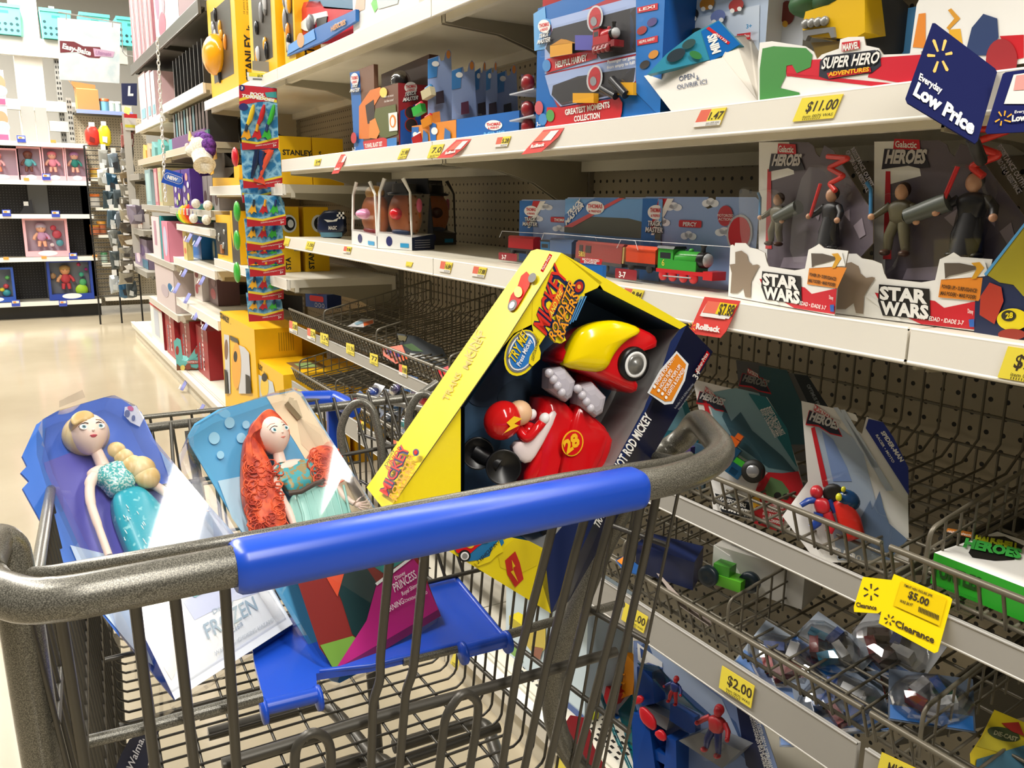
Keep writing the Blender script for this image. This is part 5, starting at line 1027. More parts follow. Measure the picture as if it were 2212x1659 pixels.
b = PB(ZB, (686, 514), (746, 517), (686, 455), .03); b.O += V((.06, 0, 0)); t = thing('dark_toy_bag', 'small dark blue chequered toy bag alone on the middle shelf', 'toy bag', b.O); mb = MB(); pillow(mb, smooth_poly([b.px(x, y) for x, y in ((688, 456), (742, 452), (746, 516), (686, 514))], 1), -b.d, .012, M('#1a2440', .2), back=.012); f = b.front(mb, dep=-.013)
f.ptext('MAGIC', (710, 496), (728, 496), (710, 488), W2, .03); f.poly([(700, 474), (720, 476), (732, 470), (728, 478), (708, 480)], W2); f.poly([(692, 502), (740, 502), (740, 512), (694, 512)], M('#4f7a8c', .4))
for i in range(4):
    for j in range(3):
        if (i+j) % 2: f.poly([(728+i*4, 458+j*5), (732+i*4, 458+j*5), (732+i*4, 463+j*5), (728+i*4, 463+j*5)], W2, k=3)
mb.build('bag', t)

def train_pack(fl, fr_, top, label, art, engine, truck, depth=0.0, words=None, bub=None, dx=(0, 0)):
    b = PB(ZB, fl, fr_, top, .055); b.O += V((depth, 0, 0)); t = thing('carded_train', label, 'carded toy', b.O); mb = MB()
    W, H = b.W, b.H; p = b.p; cd_ = .050
    def P2(u, v): return p(u*W, cd_, v*H)
    mb.prism([P2(*q) for q in ((0, 0), (1, 0), (1, .96), (.97, 1), (.66, 1), (.66, .90), (.60, .87), (.56, .90), (.56, .95), (.60, .96), (.60, 1), (.03, 1), (0, .96))], b.d*.0012, SKY, M('#777', .6) if 0 else M('#8a7f70', .6))
    f = Face(mb, p(0, cd_, 0), b.w, -b.d, .0004); f.k = 1; art(f, W, H); mb.build('card', t)
    ep = engine(b, t, W, H); 
    if truck: toy_train(b, W*truck[0], H*.12, W*truck[1], H*.34, M(truck[2], .3), M('#26262a', .5), t, dep=.022, name='toy_wagon', kind=2)
    mb = MB(); x0, x1, z1 = -.02*W, 1.02*W, H*.52
    pr = [p(x0, .0, .004), p(x1, .0, .004), p(x1, 0, z1*.75), p(x1-.01, 0, z1*.95), p(x0+.01, 0, z1*.95), p(x0, 0, z1*.75)]; q = [v+b.d*(cd_-.001) for v in pr]; n = 6
    mb.add(pr, [tuple(range(n))], CLEARB); mb.add(pr+q, [(i, (i+1) % n, n+(i+1) % n, n+i) for i in range(n)], CLEARB); mb.tube([pr[5]+V((0, 0, 0)), pr[4], pr[3], pr[2]], .0006, M('#d8dade', .15), 5); mb.build('blister', t)
    mb = MB(); f = Face(mb, p(-.02*W, -.0015, 0), b.w, -b.d, .0003); f.rect(0, .004, W*.22, H*.15, M('#8c1e28', .3), k=1, r=.003); f.text('3-7', W*.04, H*.045, H*.07, W2, k=2, off=.03); mb.build('age_sticker', t)
    return t
def art_sky(name, extra=None):
    def art(f, W, H):
        f.rect(0, 0, W*.16, H*.98, BLU, k=1); f.uvp([(W*.16, H*.98), (W*.30, H*.98), (W*.12, H*.6), (W*.08, H*.6)], RED, k=2); f.uvp([(W*.30, H*.98), (W*.24, H*.98), (W*.10, H*.55), (W*.13, H*.55)], W2, k=3)
        for u, v, r in ((.3, .88, .06), (.45, .56, .05), (.75, .62, .06), (.62, .93, .05), (.2, .7, .06)):
            for q in (-1, 0, 1): f.disc(W*(u+q*.035), H*(v+(.02 if q == 0 else 0)), W*r*.7, H*.04, M('#e8eaf2', .4), k=2, hold=True)
        f.disc(W*.14, H*.82, W*.08, H*.085, W2, k=4); f.text('THOMAS', W*.085, H*.82, H*.05, LOGOR, w=W*.11, off=.03, k=5); f.text('& FRIENDS', W*.095, H*.765, H*.03, LOGOR, w=W*.09, off=.02, k=5)
        for o, m_, d_ in ((.06, M('#26262c', .4), .0012), (.02, W2, 0)): f.text('TRACK', W*.07+d_, H*.66-d_, H*.06, m_, w=W*.13, off=o, k=6 if d_ else 7, slant=.1); f.text('MASTER', W*.05+d_, H*.585-d_, H*.06, m_, w=W*.17, off=o, k=6 if d_ else 7, slant=.1)
        f.rect(W*.36, H*.66, W*.56, H*.74, RED, k=4, r=.003); f.text(name, W*.40, H*.675, H*.045, W2, w=W*.12, off=.03, k=5)
        f.disc(W*.75, H*.80, W*.06, H*.11, M('#b5303a', .4), k=4); f.text('MOTORIZED', W*.69, H*.79, H*.03, W2, w=W*.13, k=6); f.text('ACTION!', W*.70, H*.75, H*.03, W2, w=W*.11, k=6)
        f.disc(W*.87, H*.62, W*.1, H*.2, M('#b9bcc4', .3), k=4); f.disc(W*.87, H*.62, W*.085, H*.175, RED, k=5)
        if extra: extra(f, W, H)
    return art
def eng(x0, L, Hh, col, trim, num=None, kind=0): return lambda b, t, W, H: toy_train(b, W*x0, H*.06, W*L, H*Hh, M(col, .25), M(trim, .3), t, dep=.022, kind=kind, num=num)
train_pack((1040, 566), (1240, 590), (1062, 430), 'carded blue toy engine with a red wagon, leftmost of the train cards', art_sky('THOMAS'), eng(.40, .34, .36, '#3f8fd0', '#c8242c'), (.03, .30, '#c8202a'), depth=.05)
def art_track(f, W, H):
    f.rect(0, 0, W, H*.55, M('#2c6fae', .4), k=1); f.rect(0, .5*H, W, H*.98, M('#5a9ad8', .4), k=2); f.uvp([(0, H*.5), (W, H*.5), (W, H*.66), (W*.7, H*.74), (W*.3, H*.74), (0, H*.66)], M('#3a3d2c', .5), k=3)
    f.uvp([(0, H*.6), (0, H*.75), (W*.35, H*.99), (W*.62, H*.99), (W*.1, H*.6)], M('#1767b5', .35), k=4); f.uvp([(0, H*.58), (W*.1, H*.58), (W*.66, H*.99), (W*.60, H*.99)], RED, k=5); f.disc(W*.36, H*.86, W*.10, H*.09, W2, k=6); f.text('THOMAS', W*.28, H*.855, H*.055, LOGOR, w=W*.16, off=.03, k=7); f.text('& FRIENDS', W*.29, H*.80, H*.03, LOGOR, w=W*.14, off=.02, k=7)
    f.text('TRACK', W*.05, H*.72, H*.07, W2, w=W*.18, off=.04, k=8, rot=.5, slant=.1); f.text('MASTER', W*.03, H*.60, H*.07, W2, w=W*.24, off=.04, k=8, rot=.5, slant=.1)
train_pack((1150, 578), (1345, 612), (1168, 425), 'carded dark red diesel engine with a blue wagon, middle train card', art_track, eng(.34, .5, .40, '#8c2a26', '#2a2a2c', '5801', 1), (.02, .28, '#274f80'), depth=.025)
mbp = MB(); b = PB(ZB, (1165, 604), (1300, 622), (1165, 560), .008); t = thing('display_tray', 'blue carton tray front below the dark red diesel engine', 'display tray', b.O); 
b.shell(mbp, M('#1767b5', .3)); f = b.front(mbp); f.poly([(1255, 556), (1302, 560), (1300, 572), (1254, 568)], RED); f.ptext('MOTORIZED', (1259, 562), (1296, 566), (1259, 557), W2, .02); f.ptext('ENGINE', (1263, 568), (1290, 571), (1263, 563), W2, .02, hold=True); mbp.build('tray_front', t)
train_pack((1530, 628), (1655, 640), (1540, 428), 'shadowed train card half hidden behind the green engine card', art_sky('THOMAS'), eng(.3, .5, .4, '#2f6ea8', '#5a5a60'), None, depth=.12)
train_pack((1330, 606), (1572, 638), (1337, 424), 'carded green toy engine number 6 with an orange mail wagon', art_sky('PERCY', lambda f, W, H: f.rect(W*.86, 0, W*.99, H*.12, RED, k=5)), eng(.34, .48, .42, '#3fa83c', '#d4262a', '6'), (.02, .30, '#df4a22'), depth=.004)

# hero packs with two figures each
def hero_pack(pl, label, lab2):
    """pl: dict of pixel landmarks"""
    b = PB(ZB, pl['fl'], pl['fr'], pl['top'], .05); t = thing('figure_twin_pack', label, 'carded toy', b.O); mb = MB(); dep = .035
    cardboard(mb, b, pl['card'], M('#655c66', .4), dep=dep, th=.0015); f = b.front(mb, dep=dep); f.poly(pl['white'], W2, k=1); f.poly(pl['redbar'], RED, k=2)
    for q in pl['shards']: f.poly(q, M('#9a8f9c', .4), k=2)
    x0, y0, x1, y1 = pl['logo']; w_ = x1-x0
    f.poly([(x0+w_*.22, y0-8), (x0+w_*.25, y0-30), (x1-w_*.12, y0-28), (x1-w_*.1, y0-6)], RED, k=4); f.ptext('Galactic', (x0+w_*.28, y0-12), (x1-w_*.18, y0-10), (x0+w_*.28, y0-26), W2, .02, k=6)
    f.poly([(x0-6, y1+6), (x0, y0-8), (x1, y0-6), (x1+12, y1+2), (x1-10, y1+4), (x0+w_*.6, y1-2)], M('#2b2833', .4), k=4); f.ptext('HEROES', (x0+2, y1-8), (x1+2, y1-8), (x0+8, y0-6), M('#c9c4c2', .35), .05, k=6)
    for s_, a, q, c_ in pl['side']: f.ptext(s_, a, q, c_, M('#a9a4ae', .4), .02, k=5)
    mb.build('card', t)
    # front tray print
    mb = MB(); cardboard(mb, b, pl['tray'], W2, dep=0, th=.0015); f = b.front(mb); f.poly(pl['redp'], M('#c91f30', .35), k=1); f.poly(pl['stripe'], W2, k=2)
    a, q, c_ = pl['star']; wv = (q[0]-a[0]); 
    f.poly([(a[0]-4, a[1]+6), (a[0]-2, c_[1]-4), (q[0]+4, q[1]-(a[1]-c_[1])-4), (q[0]+6, q[1]+(a[1]-c_[1])*1.35), (a[0]+6, a[1]+(a[1]-c_[1])*1.35)], M('#1d1b1e', .35), k=3)
    f.ptext('STAR', a, q, c_, W2, .05, k=5); h_ = a[1]-c_[1]; f.ptext('WARS', (a[0]+2, a[1]+h_*1.18), (q[0]+3, q[1]+h_*1.22), (c_[0]+2, c_[1]+h_*1.18), W2, .05, k=5)
    f.ptext('AGE • EDAD • IDADE 3-7', *pl['age'], W2, .02, k=4)
    p_ = pl['pow']; f.poly(p_['o'], ORG, k=3); f.poly(p_['w'], W2, k=4); f.poly(p_['r'], M('#d9a02c', .4), k=5); f.poly(p_['g'], M('#5a5048', .4), k=6); f.ptext('POWER UP! • SURPUISSANCE!', *p_['t1'], M('#3a2a1c', .4), .03, k=5); f.ptext('¡MAS PODER! • MAIS PODER!', *p_['t2'], M('#3a2a1c', .4), .03, k=5)
    f.ptext('Disney', *pl['dis'], W2, .01, k=4); f.poly(pl['hb'], M('#2b62b5', .35), k=4)
    f.poly(pl['girl'], M('#8b7a68', .4), k=3)
    mb.build('tray_front', t)
    sc_ = pl['sc']
    def gun(m_, A, h): m_.tube([A(.20, .56, .18), A(.75, .78, .12)], [h*.11, h*.14], M('#4f544e', .4), 14); m_.lathe([(0, .001), (h*.07, .001)], BLACKM, A(.19, .555, .19), A(.20, .56, .18)-A(.75, .78, .12), 12); m_.tube([A(-.36, .5, .16), A(-.42, .95, .14), A(-.50, 1.05, .14)], h*.028, M('#3f7fb0', .3), 8)
    figure(b, *pl['f1'], M_h(b, pl['h1']), '#57523c', '#5f5a44', t, dep=.02, extra=gun, label='figure in an olive coat with a grey cannon')
    def robe(m_, A, h):
        m_.lathe([(h*.20, 0), (h*.15, h*.35), (h*.12, h*.5)], M('#171618', .5), A(0, .05), b.u, 14); m_.tube([A(-.32, .55, .16), A(-.16, 1.1, .14)], h*.03, M('#d0262a', .3), 8)
        m_.tube([A(-.15, 1.55, .05), A(.35, 1.50, .05), A(-.10, 1.36, .05), A(.28, 1.22, .05), A(-.05, 1.10, .05), A(.12, .98, .05)], h*.045, M('#d03028', .3), 8, fil=h*.05)
    figure(b, *pl['f2'], M_h(b, pl['h2']), '#171618', '#171618', t, hair='#171618', skin='#b88a6c', dep=.02, extra=robe, label='figure in a black robe under a red spiral flash', boots='#171618')
    bubble(b, pl['bub'], .03, t, dep=dep); bubble(b, pl['bub2'], .03, t, dep=dep)
def M_h(b, hpx): a = b.px(1700, 600); c_ = b.px(1700, 600-hpx); return (c_-a).length
def shift(pl, fx, fy): 
    if isinstance(pl, tuple) and len(pl) == 2 and all(isinstance(v, (int, float)) for v in pl): return (fx(pl[0], pl[1]), fy(pl[0], pl[1]))
    if isinstance(pl, (list, tuple)): return type(pl)(shift(v, fx, fy) for v in pl)
    if isinstance(pl, dict): return {k: shift(v, fx, fy) for k, v in pl.items()}
    return pl
SW2 = dict(fl=(1800, 676), fr=(2106, 716), top=(1800, 340),
    card=[(1885, 690), (1888, 305), (2030, 303), (2045, 312), (2052, 330), (2062, 338), (2075, 310), (2100, 320), (2215, 470), (2215, 540), (2110, 640), (2105, 700)],
    white=[(1888, 690), (1889, 306), (1975, 304), (1990, 380), (1915, 400), (1912, 600), (1905, 690)], redbar=[(1914, 370), (1924, 370), (1926, 560), (1908, 560)],
    shards=[[(2040, 470), (2070, 450), (2060, 490)], [(2160, 500), (2185, 480), (2195, 520), (2178, 530)], [(2130, 470), (2150, 460), (2150, 490)], [(2085, 560), (2110, 540), (2120, 570)], [(1960, 580), (2030, 575), (2025, 606), (1950, 604)]],
    logo=[1912, 330, 1998, 360], side=[('CRUZEIRO DE LA RESISTANCE', (2140, 325), (2200, 420), (2150, 318)), ('RESISTANCE OUTFIT', (2155, 318), (2212, 408), (2165, 311))],
    tray=[(1800, 676), (1806, 555), (1812, 552), (1818, 556), (1820, 548), (1850, 548), (1862, 558), (1885, 562), (1905, 570), (1910, 590), (1916, 602), (1990, 610), (2020, 605), (2030, 560), (2048, 552), (2060, 545), (2075, 555), (2144, 560), (2135, 600), (2108, 640), (2105, 715)],
    redp=[(1905, 660), (1890, 632), (2020, 650), (2040, 665), (2112, 650), (2106, 712), (1990, 700)], stripe=[(1870, 640), (1880, 638), (1950, 692), (1940, 694)], star=((1902, 645), (2005, 655), (1902, 618)), age=((1982, 688), (2082, 702), (1984, 679)),
    pow=dict(o=[(2028, 642), (2035, 598), (2142, 600), (2115, 650)], w=[(2034, 604), (2038, 560), (2128, 562), (2138, 596)], r=[(2100, 568), (2118, 566), (2128, 578), (2110, 602), (2100, 602), (2112, 580)], g=[(2042, 568), (2075, 568), (2110, 575), (2110, 582), (2080, 590), (2052, 596), (2044, 602)], t1=((2036, 622), (2112, 632), (2037, 614)), t2=((2032, 636), (2110, 646), (2033, 628))),
    dis=((2092, 676), (2104, 678), (2092, 666)), hb=[(2094, 690), (2106, 689), (2106, 706), (2096, 706)],
    girl=[(1808, 668), (1812, 620), (1806, 600), (1822, 598), (1822, 570), (1840, 566), (1856, 575), (1860, 590), (1872, 600), (1885, 598), (1892, 600), (1878, 622), (1868, 640), (1866, 678), (1850, 676), (1845, 655), (1828, 668)],
    f1=(1935, 552), h1=135, f2=(2085, 558), h2=150, bub=[(1880, 560), (1872, 420), (1884, 408), (1925, 420), (1960, 410), (2010, 440), (2020, 480), (1990, 530), (1950, 600), (1905, 590)], bub2=[(2020, 600), (2030, 470), (2070, 350), (2130, 350), (2160, 400), (2170, 470), (2140, 570), (2080, 600)], sc=1)
hero_pack(SW2, 'larger, nearer twin figure pack on the middle shelf, right of its pair', '')
sx = (1806-1573)/(2106-1800)
SW1 = shift(SW2, lambda x, y: 1573+(x-1800)*sx*.99 if 1 else x, lambda x, y: 640+(y-676)*.905+(x-1800)*.02)
SW1['logo'] = [1668, 340, 1728, 365]; SW1['h1'] = 112; SW1['h2'] = 122
hero_pack(SW1, 'smaller, farther twin figure pack on the middle shelf, beside the green engine card', '')
# corner of a yellow and blue carton at the picture edge
b = PB(ZB, (2104, 716), (2290, 745), (2104, 600), .10); t = thing('racer_toy_carton', 'yellow and navy carton cut by the right picture edge on the middle shelf', 'toy box', b.O); mb = MB(); H_c = b.H
mb.prism([b.px(x, y) for x, y in ((2104, 720), (2108, 600), (2128, 590), (2215, 480), (2300, 440), (2300, 748))], b.d*.10, M('#16244a', .35)); f = b.front(mb); f.poly([(2130, 592), (2216, 485), (2300, 445), (2300, 640), (2212, 640), (2190, 615), (2160, 610)], M('#9a8f1a', .4)); f.poly([(2127, 592), (2215, 480), (2217, 486), (2132, 596)], M('#4f9ad0', .4))
f.poly([(2118, 680), (2120, 640), (2140, 610), (2165, 620), (2170, 650), (2150, 700)], M('#a8301f', .4)); f.pdisc(2190, 690, 34, 24, M('#d9c51a', .35)); f.pdisc(2182, 682, 16, 12, M('#2a2a1c', .4)); f.ptext('28', (2176, 688), (2192, 686), (2176, 676), M('#d9c51a', .35), .04); f.pdisc(2190, 722, 30, 12, M('#8f2a1c', .4)); mb.build('carton', t)
# ================================================================ packs in the wire baskets
def standing_card(X, pts, N, label, front, bub=None, name='carded_figure', colback='#8a7f70', O=None, body='#e8e6e2', group=None):
    N = V(N).normalized(); O = O or aX(sum(p[0] for p in pts)/len(pts), max(p[1] for p in pts), X); u = N.cross(V((0, 0, 1))).normalized()*-1
    u = V((0, 0, 1)).cross(N).normalized(); fr = Frame(O, u, -N, N.cross(u))
    t = thing(name, label, 'carded toy', O, group); mb = MB(); cardboard(mb, fr, pts, M(body, .35), th=.0015); f = fr.face(mb, 0, .0004); f.k = 1; front(f, fr, t); mb.build('card', t)
    if bub:
        for b_, h in bub: bubble(fr, b_, h, t)
    return fr, t
def heroes_logo(f, x0, y0, x1, y1, top='PLAYSKOOL', c='#c9c6c4'):
    h = (x1-x0)*.42
    f.poly([(x0+12, y0-h*1.0), (x0+14, y0-h*1.5), (x1-18, y1-h*1.35), (x1-12, y1-h*.9)], RED, k=4); f.ptext(top, (x0+14, y0-h*1.05), (x1-16, y1-h*.98), (x0+14, y0-h*1.42), W2, .03, k=6)
    f.poly([(x0-6, y0+6), (x0+2, y0-h*1.0), (x1-6, y1-h*.95), (x1+12, y1+14), (x1-14, y1+8), (x0+22, y0+10)], RED, k=3); f.poly([(x0-4, y0+3), (x0+3, y0-h*.95), (x1-8, y1-h*.9), (x1+9, y1+10), (x1-16, y1+5), (x0+22, y0+6)], M('#232634', .4), k=4); f.ptext('HEROES', (x0+2, y0-6), (x1+2, y1-2), (x0+9, y0-h*.88), M(c, .3), .05, k=7)
# white card with blue edge, right middle
def fr1(f, fr, t):
    f.poly([(1760, 925), (1790, 905), (1860, 960), (1925, 1210), (1810, 1210)], M('#aab9cd', .35)); f.poly([(1775, 930), (1800, 950), (1830, 1010), (1840, 1040), (1800, 1040)], M('#7f97c8', .35))
    for a in ((1800, 880, 1900, 1010), (1815, 885, 1930, 1060)): f.poly([(a[0], a[1]), (a[0]+10, a[1]), (a[2], a[3]), (a[2]-16, a[3])], M('#c5cfdc', .35), hold=True)
    f.poly([(1752, 925), (1760, 922), (1790, 1050), (1778, 1052)], RED); f.poly([(1876, 905), (1907, 912), (1930, 945), (1962, 1010), (1963, 1070), (1870, 925)], M('#1d2f86', .35)); f.ptext('SPIDER-MAN', (1902, 934), (1945, 998), (1910, 930), W2, .04); f.ptext('RACER • MOTO', (1891, 940), (1928, 1000), (1896, 938), W2, .03)
    heroes_logo(f, 1746, 912, 1808, 930); f.poly([(1858, 1120), (1880, 1080), (1884, 1100), (1900, 1060), (1908, 1095), (1920, 1130), (1960, 1165), (1920, 1210), (1880, 1190)], M('#6a7fa0', .35))
    f.ptext('SUPER HERO', (1776, 1184), (1860, 1212), (1778, 1172), W2, .05, k=20)
fr, t = standing_card(.93, [(1731, 866), (1812, 884), (1848, 895), (1853, 905), (1852, 911), (1832, 905), (1830, 914), (1862, 937), (1872, 900), (1907, 912), (1930, 945), (1960, 1010), (1964, 1200), (1962, 1215), (1765, 1215), (1690, 1115), (1745, 1040)], (-.75, -.55, .25), 'white figure card with a dark blue edge standing in the upper basket', fr1,
    [([(1745, 1080), (1770, 1035), (1810, 1020), (1850, 1010), (1885, 1040), (1890, 1100), (1930, 1120), (1925, 1190), (1850, 1210), (1750, 1200)], .035)])
mb = MB(); R = fr.R(); rd, bl = M('#b3202a', .3), M('#1c3a86', .3); g = lambda x, y, d=-.02: fr.px(x, y, d)
mb.ell(g(1764, 1063), (.0085, .0085, .0095), rd, R); pillow(mb, smooth_poly([g(x, y) for x, y in ((1755, 1075), (1790, 1075), (1795, 1100), (1785, 1112), (1762, 1110))]), -fr.d, .009, rd, back=.006); mb.tube([g(1760, 1080), g(1745, 1082, -.028), g(1730, 1092, -.03)], [.005, .0045, .0035], bl, 10)
mb.tube([g(1770, 1108), g(1765, 1130), g(1752, 1140)], [.0075, .006, .005], bl, 10); mb.tube([g(1785, 1108), g(1798, 1135), g(1790, 1150)], [.0075, .006, .005], rd, 10); mb.tube([g(1790, 1080), g(1800, 1096), g(1806, 1106)], .0045, bl, 8); mb.build('toy_figure', t, label='small red and blue jointed figure')
mb = MB(); mb.ell(g(1832, 1080), (.016, .012, .013), M('#12406e', .2), R @ Matrix.Rotation(.5, 3, 'Y')); mb.ell(g(1812, 1074, -.034), (.004, .004, .0055), M('#d9d52a', .3), R); mb.ell(g(1822, 1057, -.03), (.003, .003, .004), M('#d9d52a', .3), R)
pillow(mb, [g(x, y) for x, y in ((1800, 1085), (1830, 1070), (1860, 1120), (1870, 1160), (1830, 1170), (1810, 1130))], -fr.d, .012, M('#cf2518', .35), back=.01); mb.lathe([(.008, -.004), (.013, -.003), (.013, .003), (.008, .004)], BLACKM, g(1800, 1066), (-.8, -.5, 0), 16); mb.build('toy_motorbike', t, label='red and blue toy motorbike with yellow lights')
# teal card with green toy
def fr2(f, fr, t):
    f.poly([(1525, 850), (1590, 838), (1640, 850), (1725, 1010), (1725, 1060), (1560, 960)], M('#7fa3ac', .35)); f.poly([(1560, 900), (1566, 880), (1580, 910), (1600, 890), (1625, 930), (1690, 985), (1720, 1020), (1660, 1010), (1590, 960)], M('#355c68', .4)); f.poly([(1517, 862), (1525, 860), (1540, 912), (1530, 912)], RED); f.poly([(1617, 850), (1655, 858), (1700, 925), (1722, 1010), (1630, 870)], M('#1b6a74', .35))
    for i, s_ in enumerate(('BOOST THE TOOL-BOT', 'BOOST LE ROBOT-DEFENSIVE', 'BOOST EL ROBOT ARMA', 'BOOST O ROBO GUARDIAO')): f.ptext(s_, (1660-i*6, 880+i*2), (1692-i*6, 940+i*2), (1665-i*6, 877+i*2), W2, .02, hold=i > 0)
    heroes_logo(f, 1510, 866, 1560, 878); f.poly([(1640, 1040), (1660, 1020), (1690, 1022), (1725, 1018), (1735, 1050), (1705, 1100), (1690, 1130), (1640, 1120), (1625, 1080)], RED); f.poly([(1650, 1060), (1665, 1030), (1690, 1040), (1705, 1060), (1700, 1080), (1660, 1072)], M('#5f7f52', .4)); f.pdisc(1680, 1070, 8, 7, BLACKM); f.pdisc(1698, 1072, 7, 6, BLACKM)
    f.poly([(1626, 1072), (1640, 1070), (1645, 1100), (1636, 1092), (1628, 1100)], M('#e0a82c', .4)); f.poly([(1625, 1100), (1700, 1095), (1690, 1150), (1630, 1130)], M('#b32228', .4))
    for i, s_ in enumerate(('EASY 2 DO CONVERSION', 'CONVERSION FACILE', 'FACIL DE CONVERTIR', 'FACIL CONVERSAO')): f.ptext(s_, (1648, 1090+i*11), (1692, 1100+i*11), (1649, 1083+i*11), W2, .02, hold=i > 0)
    f.poly([(1545, 1065), (1620, 1085), (1622, 1120), (1560, 1105)], M('#1c2026', .4)); f.ptext('TRANSFORMERS', (1550, 1078), (1612, 1096), (1552, 1070), W2, .03); f.ptext('RESCUE BOTS', (1556, 1096), (1618, 1116), (1558, 1082), W2, .05)
fr, t = standing_card(.93, [(1497, 819), (1583, 840), (1592, 852), (1590, 858), (1577, 851), (1580, 862), (1602, 878), (1607, 848), (1657, 858), (1695, 920), (1725, 1010), (1735, 1050), (1705, 1150), (1540, 1100), (1520, 940)], (-.75, -.55, .25), 'teal mountain figure card with an orange and green toy vehicle in the upper basket', fr2,
    [([(1518, 935), (1545, 912), (1600, 925), (1635, 960), (1660, 1000), (1650, 1060), (1580, 1080), (1530, 1050)], .035)])
mb = MB(); R = fr.R(); g = lambda x, y, d=-.02: fr.px(x, y, d)
for x, y, c, s_ in ((1537, 942, '#e2661c', .007), (1560, 940, '#1a5fae', .0085), (1585, 955, '#e2661c', .008), (1598, 944, '#e2661c', .005), (1580, 975, '#14486a', .012), (1588, 1015, '#14486a', .012), (1592, 1000, '#3fae2c', .010), (1586, 1018, '#e2661c', .006)): mb.box((-s_, -.01, -s_*.8), (s_, .01, s_*.8), M(c, .3), R @ Matrix.Rotation(.5, 3, 'Y'), g(x, y))
mb.build('toy_robot', t, label='blue, orange and green toy robot'); mb = MB(); mb.lathe([(.009, -.006), (.017, -.006), (.018, 0), (.017, .005), (.010, .006)], BLACKM, g(1627, 1018, -.025), -fr.d, 22); mb.lathe([(.0095, .006), (.008, .0075), (.0, .0075)], M('#b9b9bc', .25, .7), g(1627, 1018, -.025), -fr.d, 16); mb.build('toy_wheel', t)
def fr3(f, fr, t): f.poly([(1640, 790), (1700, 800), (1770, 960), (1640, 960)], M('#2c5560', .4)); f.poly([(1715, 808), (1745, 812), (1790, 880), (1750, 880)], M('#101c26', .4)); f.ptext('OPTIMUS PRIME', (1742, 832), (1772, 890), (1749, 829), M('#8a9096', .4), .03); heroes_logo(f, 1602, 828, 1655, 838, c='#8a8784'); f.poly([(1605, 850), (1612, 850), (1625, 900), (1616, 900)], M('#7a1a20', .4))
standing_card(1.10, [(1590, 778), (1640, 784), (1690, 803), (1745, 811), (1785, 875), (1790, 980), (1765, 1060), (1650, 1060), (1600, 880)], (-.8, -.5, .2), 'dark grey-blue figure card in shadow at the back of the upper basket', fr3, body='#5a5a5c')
def fr4(f, fr, t): f.poly([(1440, 930), (1470, 860), (1480, 880), (1500, 930)], M('#6fa3b5', .35)); f.poly([(1470, 862), (1484, 866), (1505, 935), (1490, 930)], M('#1b6a74', .35))
standing_card(.95, [(1430, 940), (1462, 858), (1478, 862), (1510, 940), (1500, 1040), (1440, 1030)], (-.8, -.5, .2), 'teal card peeking out between the tilted car box and the basket', fr4, body='#2c7f95')
t = thing('carded_figure', 'small mixed-colour toy pack seen through the loop of the cart handle', 'carded toy', aX(1490, 1010, .93)); mb = MB()
for x, y, c, s_ in ((1470, 985, '#d9dadc', .012), (1487, 975, '#4a3a7a', .010), (1496, 990, '#3fae4a', .007), (1503, 1000, '#e2661c', .007), (1520, 1008, '#14486a', .014), (1480, 1010, '#c8202a', .008)): q = aX(x, y, .92); mb.box(q-V((s_*.5, s_, s_)), q+V((s_*.5, s_, s_)), M(c, .3))
mb.build('toy', t); mb = MB(); mb.box(aX(1465, 1040, .935), aX(1530, 965, .94), M('#3c5a70', .4)); mb.build('card', t)
# green and white carton
b = PB(.80, (2008, 1270), (2290, 1345), (2008, 1180), .13); b.O = aX(2008, 1270, .888); q = aX(2240, 1350, .888); b.w = (q-b.O); b.w.z = 0; b.W = b.w.length*1.1; b.w.normalize(); b.d = V((-b.w.y, b.w.x, 0)); b.d = b.d if b.d.x > 0 else -b.d
b.O.z = .750; b.H = aP(2008, 1190, b.O, -b.d).z-b.O.z
t = thing('turtle_toy_carton', 'bright green and white carton lying in the upper basket at the right edge', 'toy box', b.O); mb = MB(); b.shell(mb, M('#2ea32c', .35), M('#2a8f2a', .4), W2); f = b.front(mb)
f.ptext('TURTLES', (2012, 1240), (2120, 1278), (2014, 1212), M('#1f4a1c', .4), .05)
for i in range(7): f.ptext('fierce fighting half shell figures for young heroes', (2016, 1262+i*7), (2110, 1294+i*7), (2016, 1259+i*7), M('#1f6a22', .4), hold=i > 0)
ft_ = b.top(mb); ft_.ptext('HALF-SHELL', (2105, 1170), (2200, 1190), (2108, 1158), M('#b9c41c', .35), .08, k=4); ft_.poly([(2092, 1195), (2110, 1160), (2170, 1160), (2212, 1180), (2190, 1210), (2150, 1212), (2100, 1205)], BLACKM, k=2); ft_.ptext('HEROES', (2080, 1184), (2205, 1210), (2086, 1166), M('#3fae4a', .35), .06, k=6)
ft_.poly([(2040, 1148), (2048, 1142), (2105, 1152), (2098, 1163)], ORG, k=2); ft_.ptext('nickelodeon', (2046, 1152), (2096, 1161), (2048, 1147), W2, .02, k=4); ft_.pdisc(2040, 1165, 14, 8, BLACKM, k=2); mb.build('carton', t)
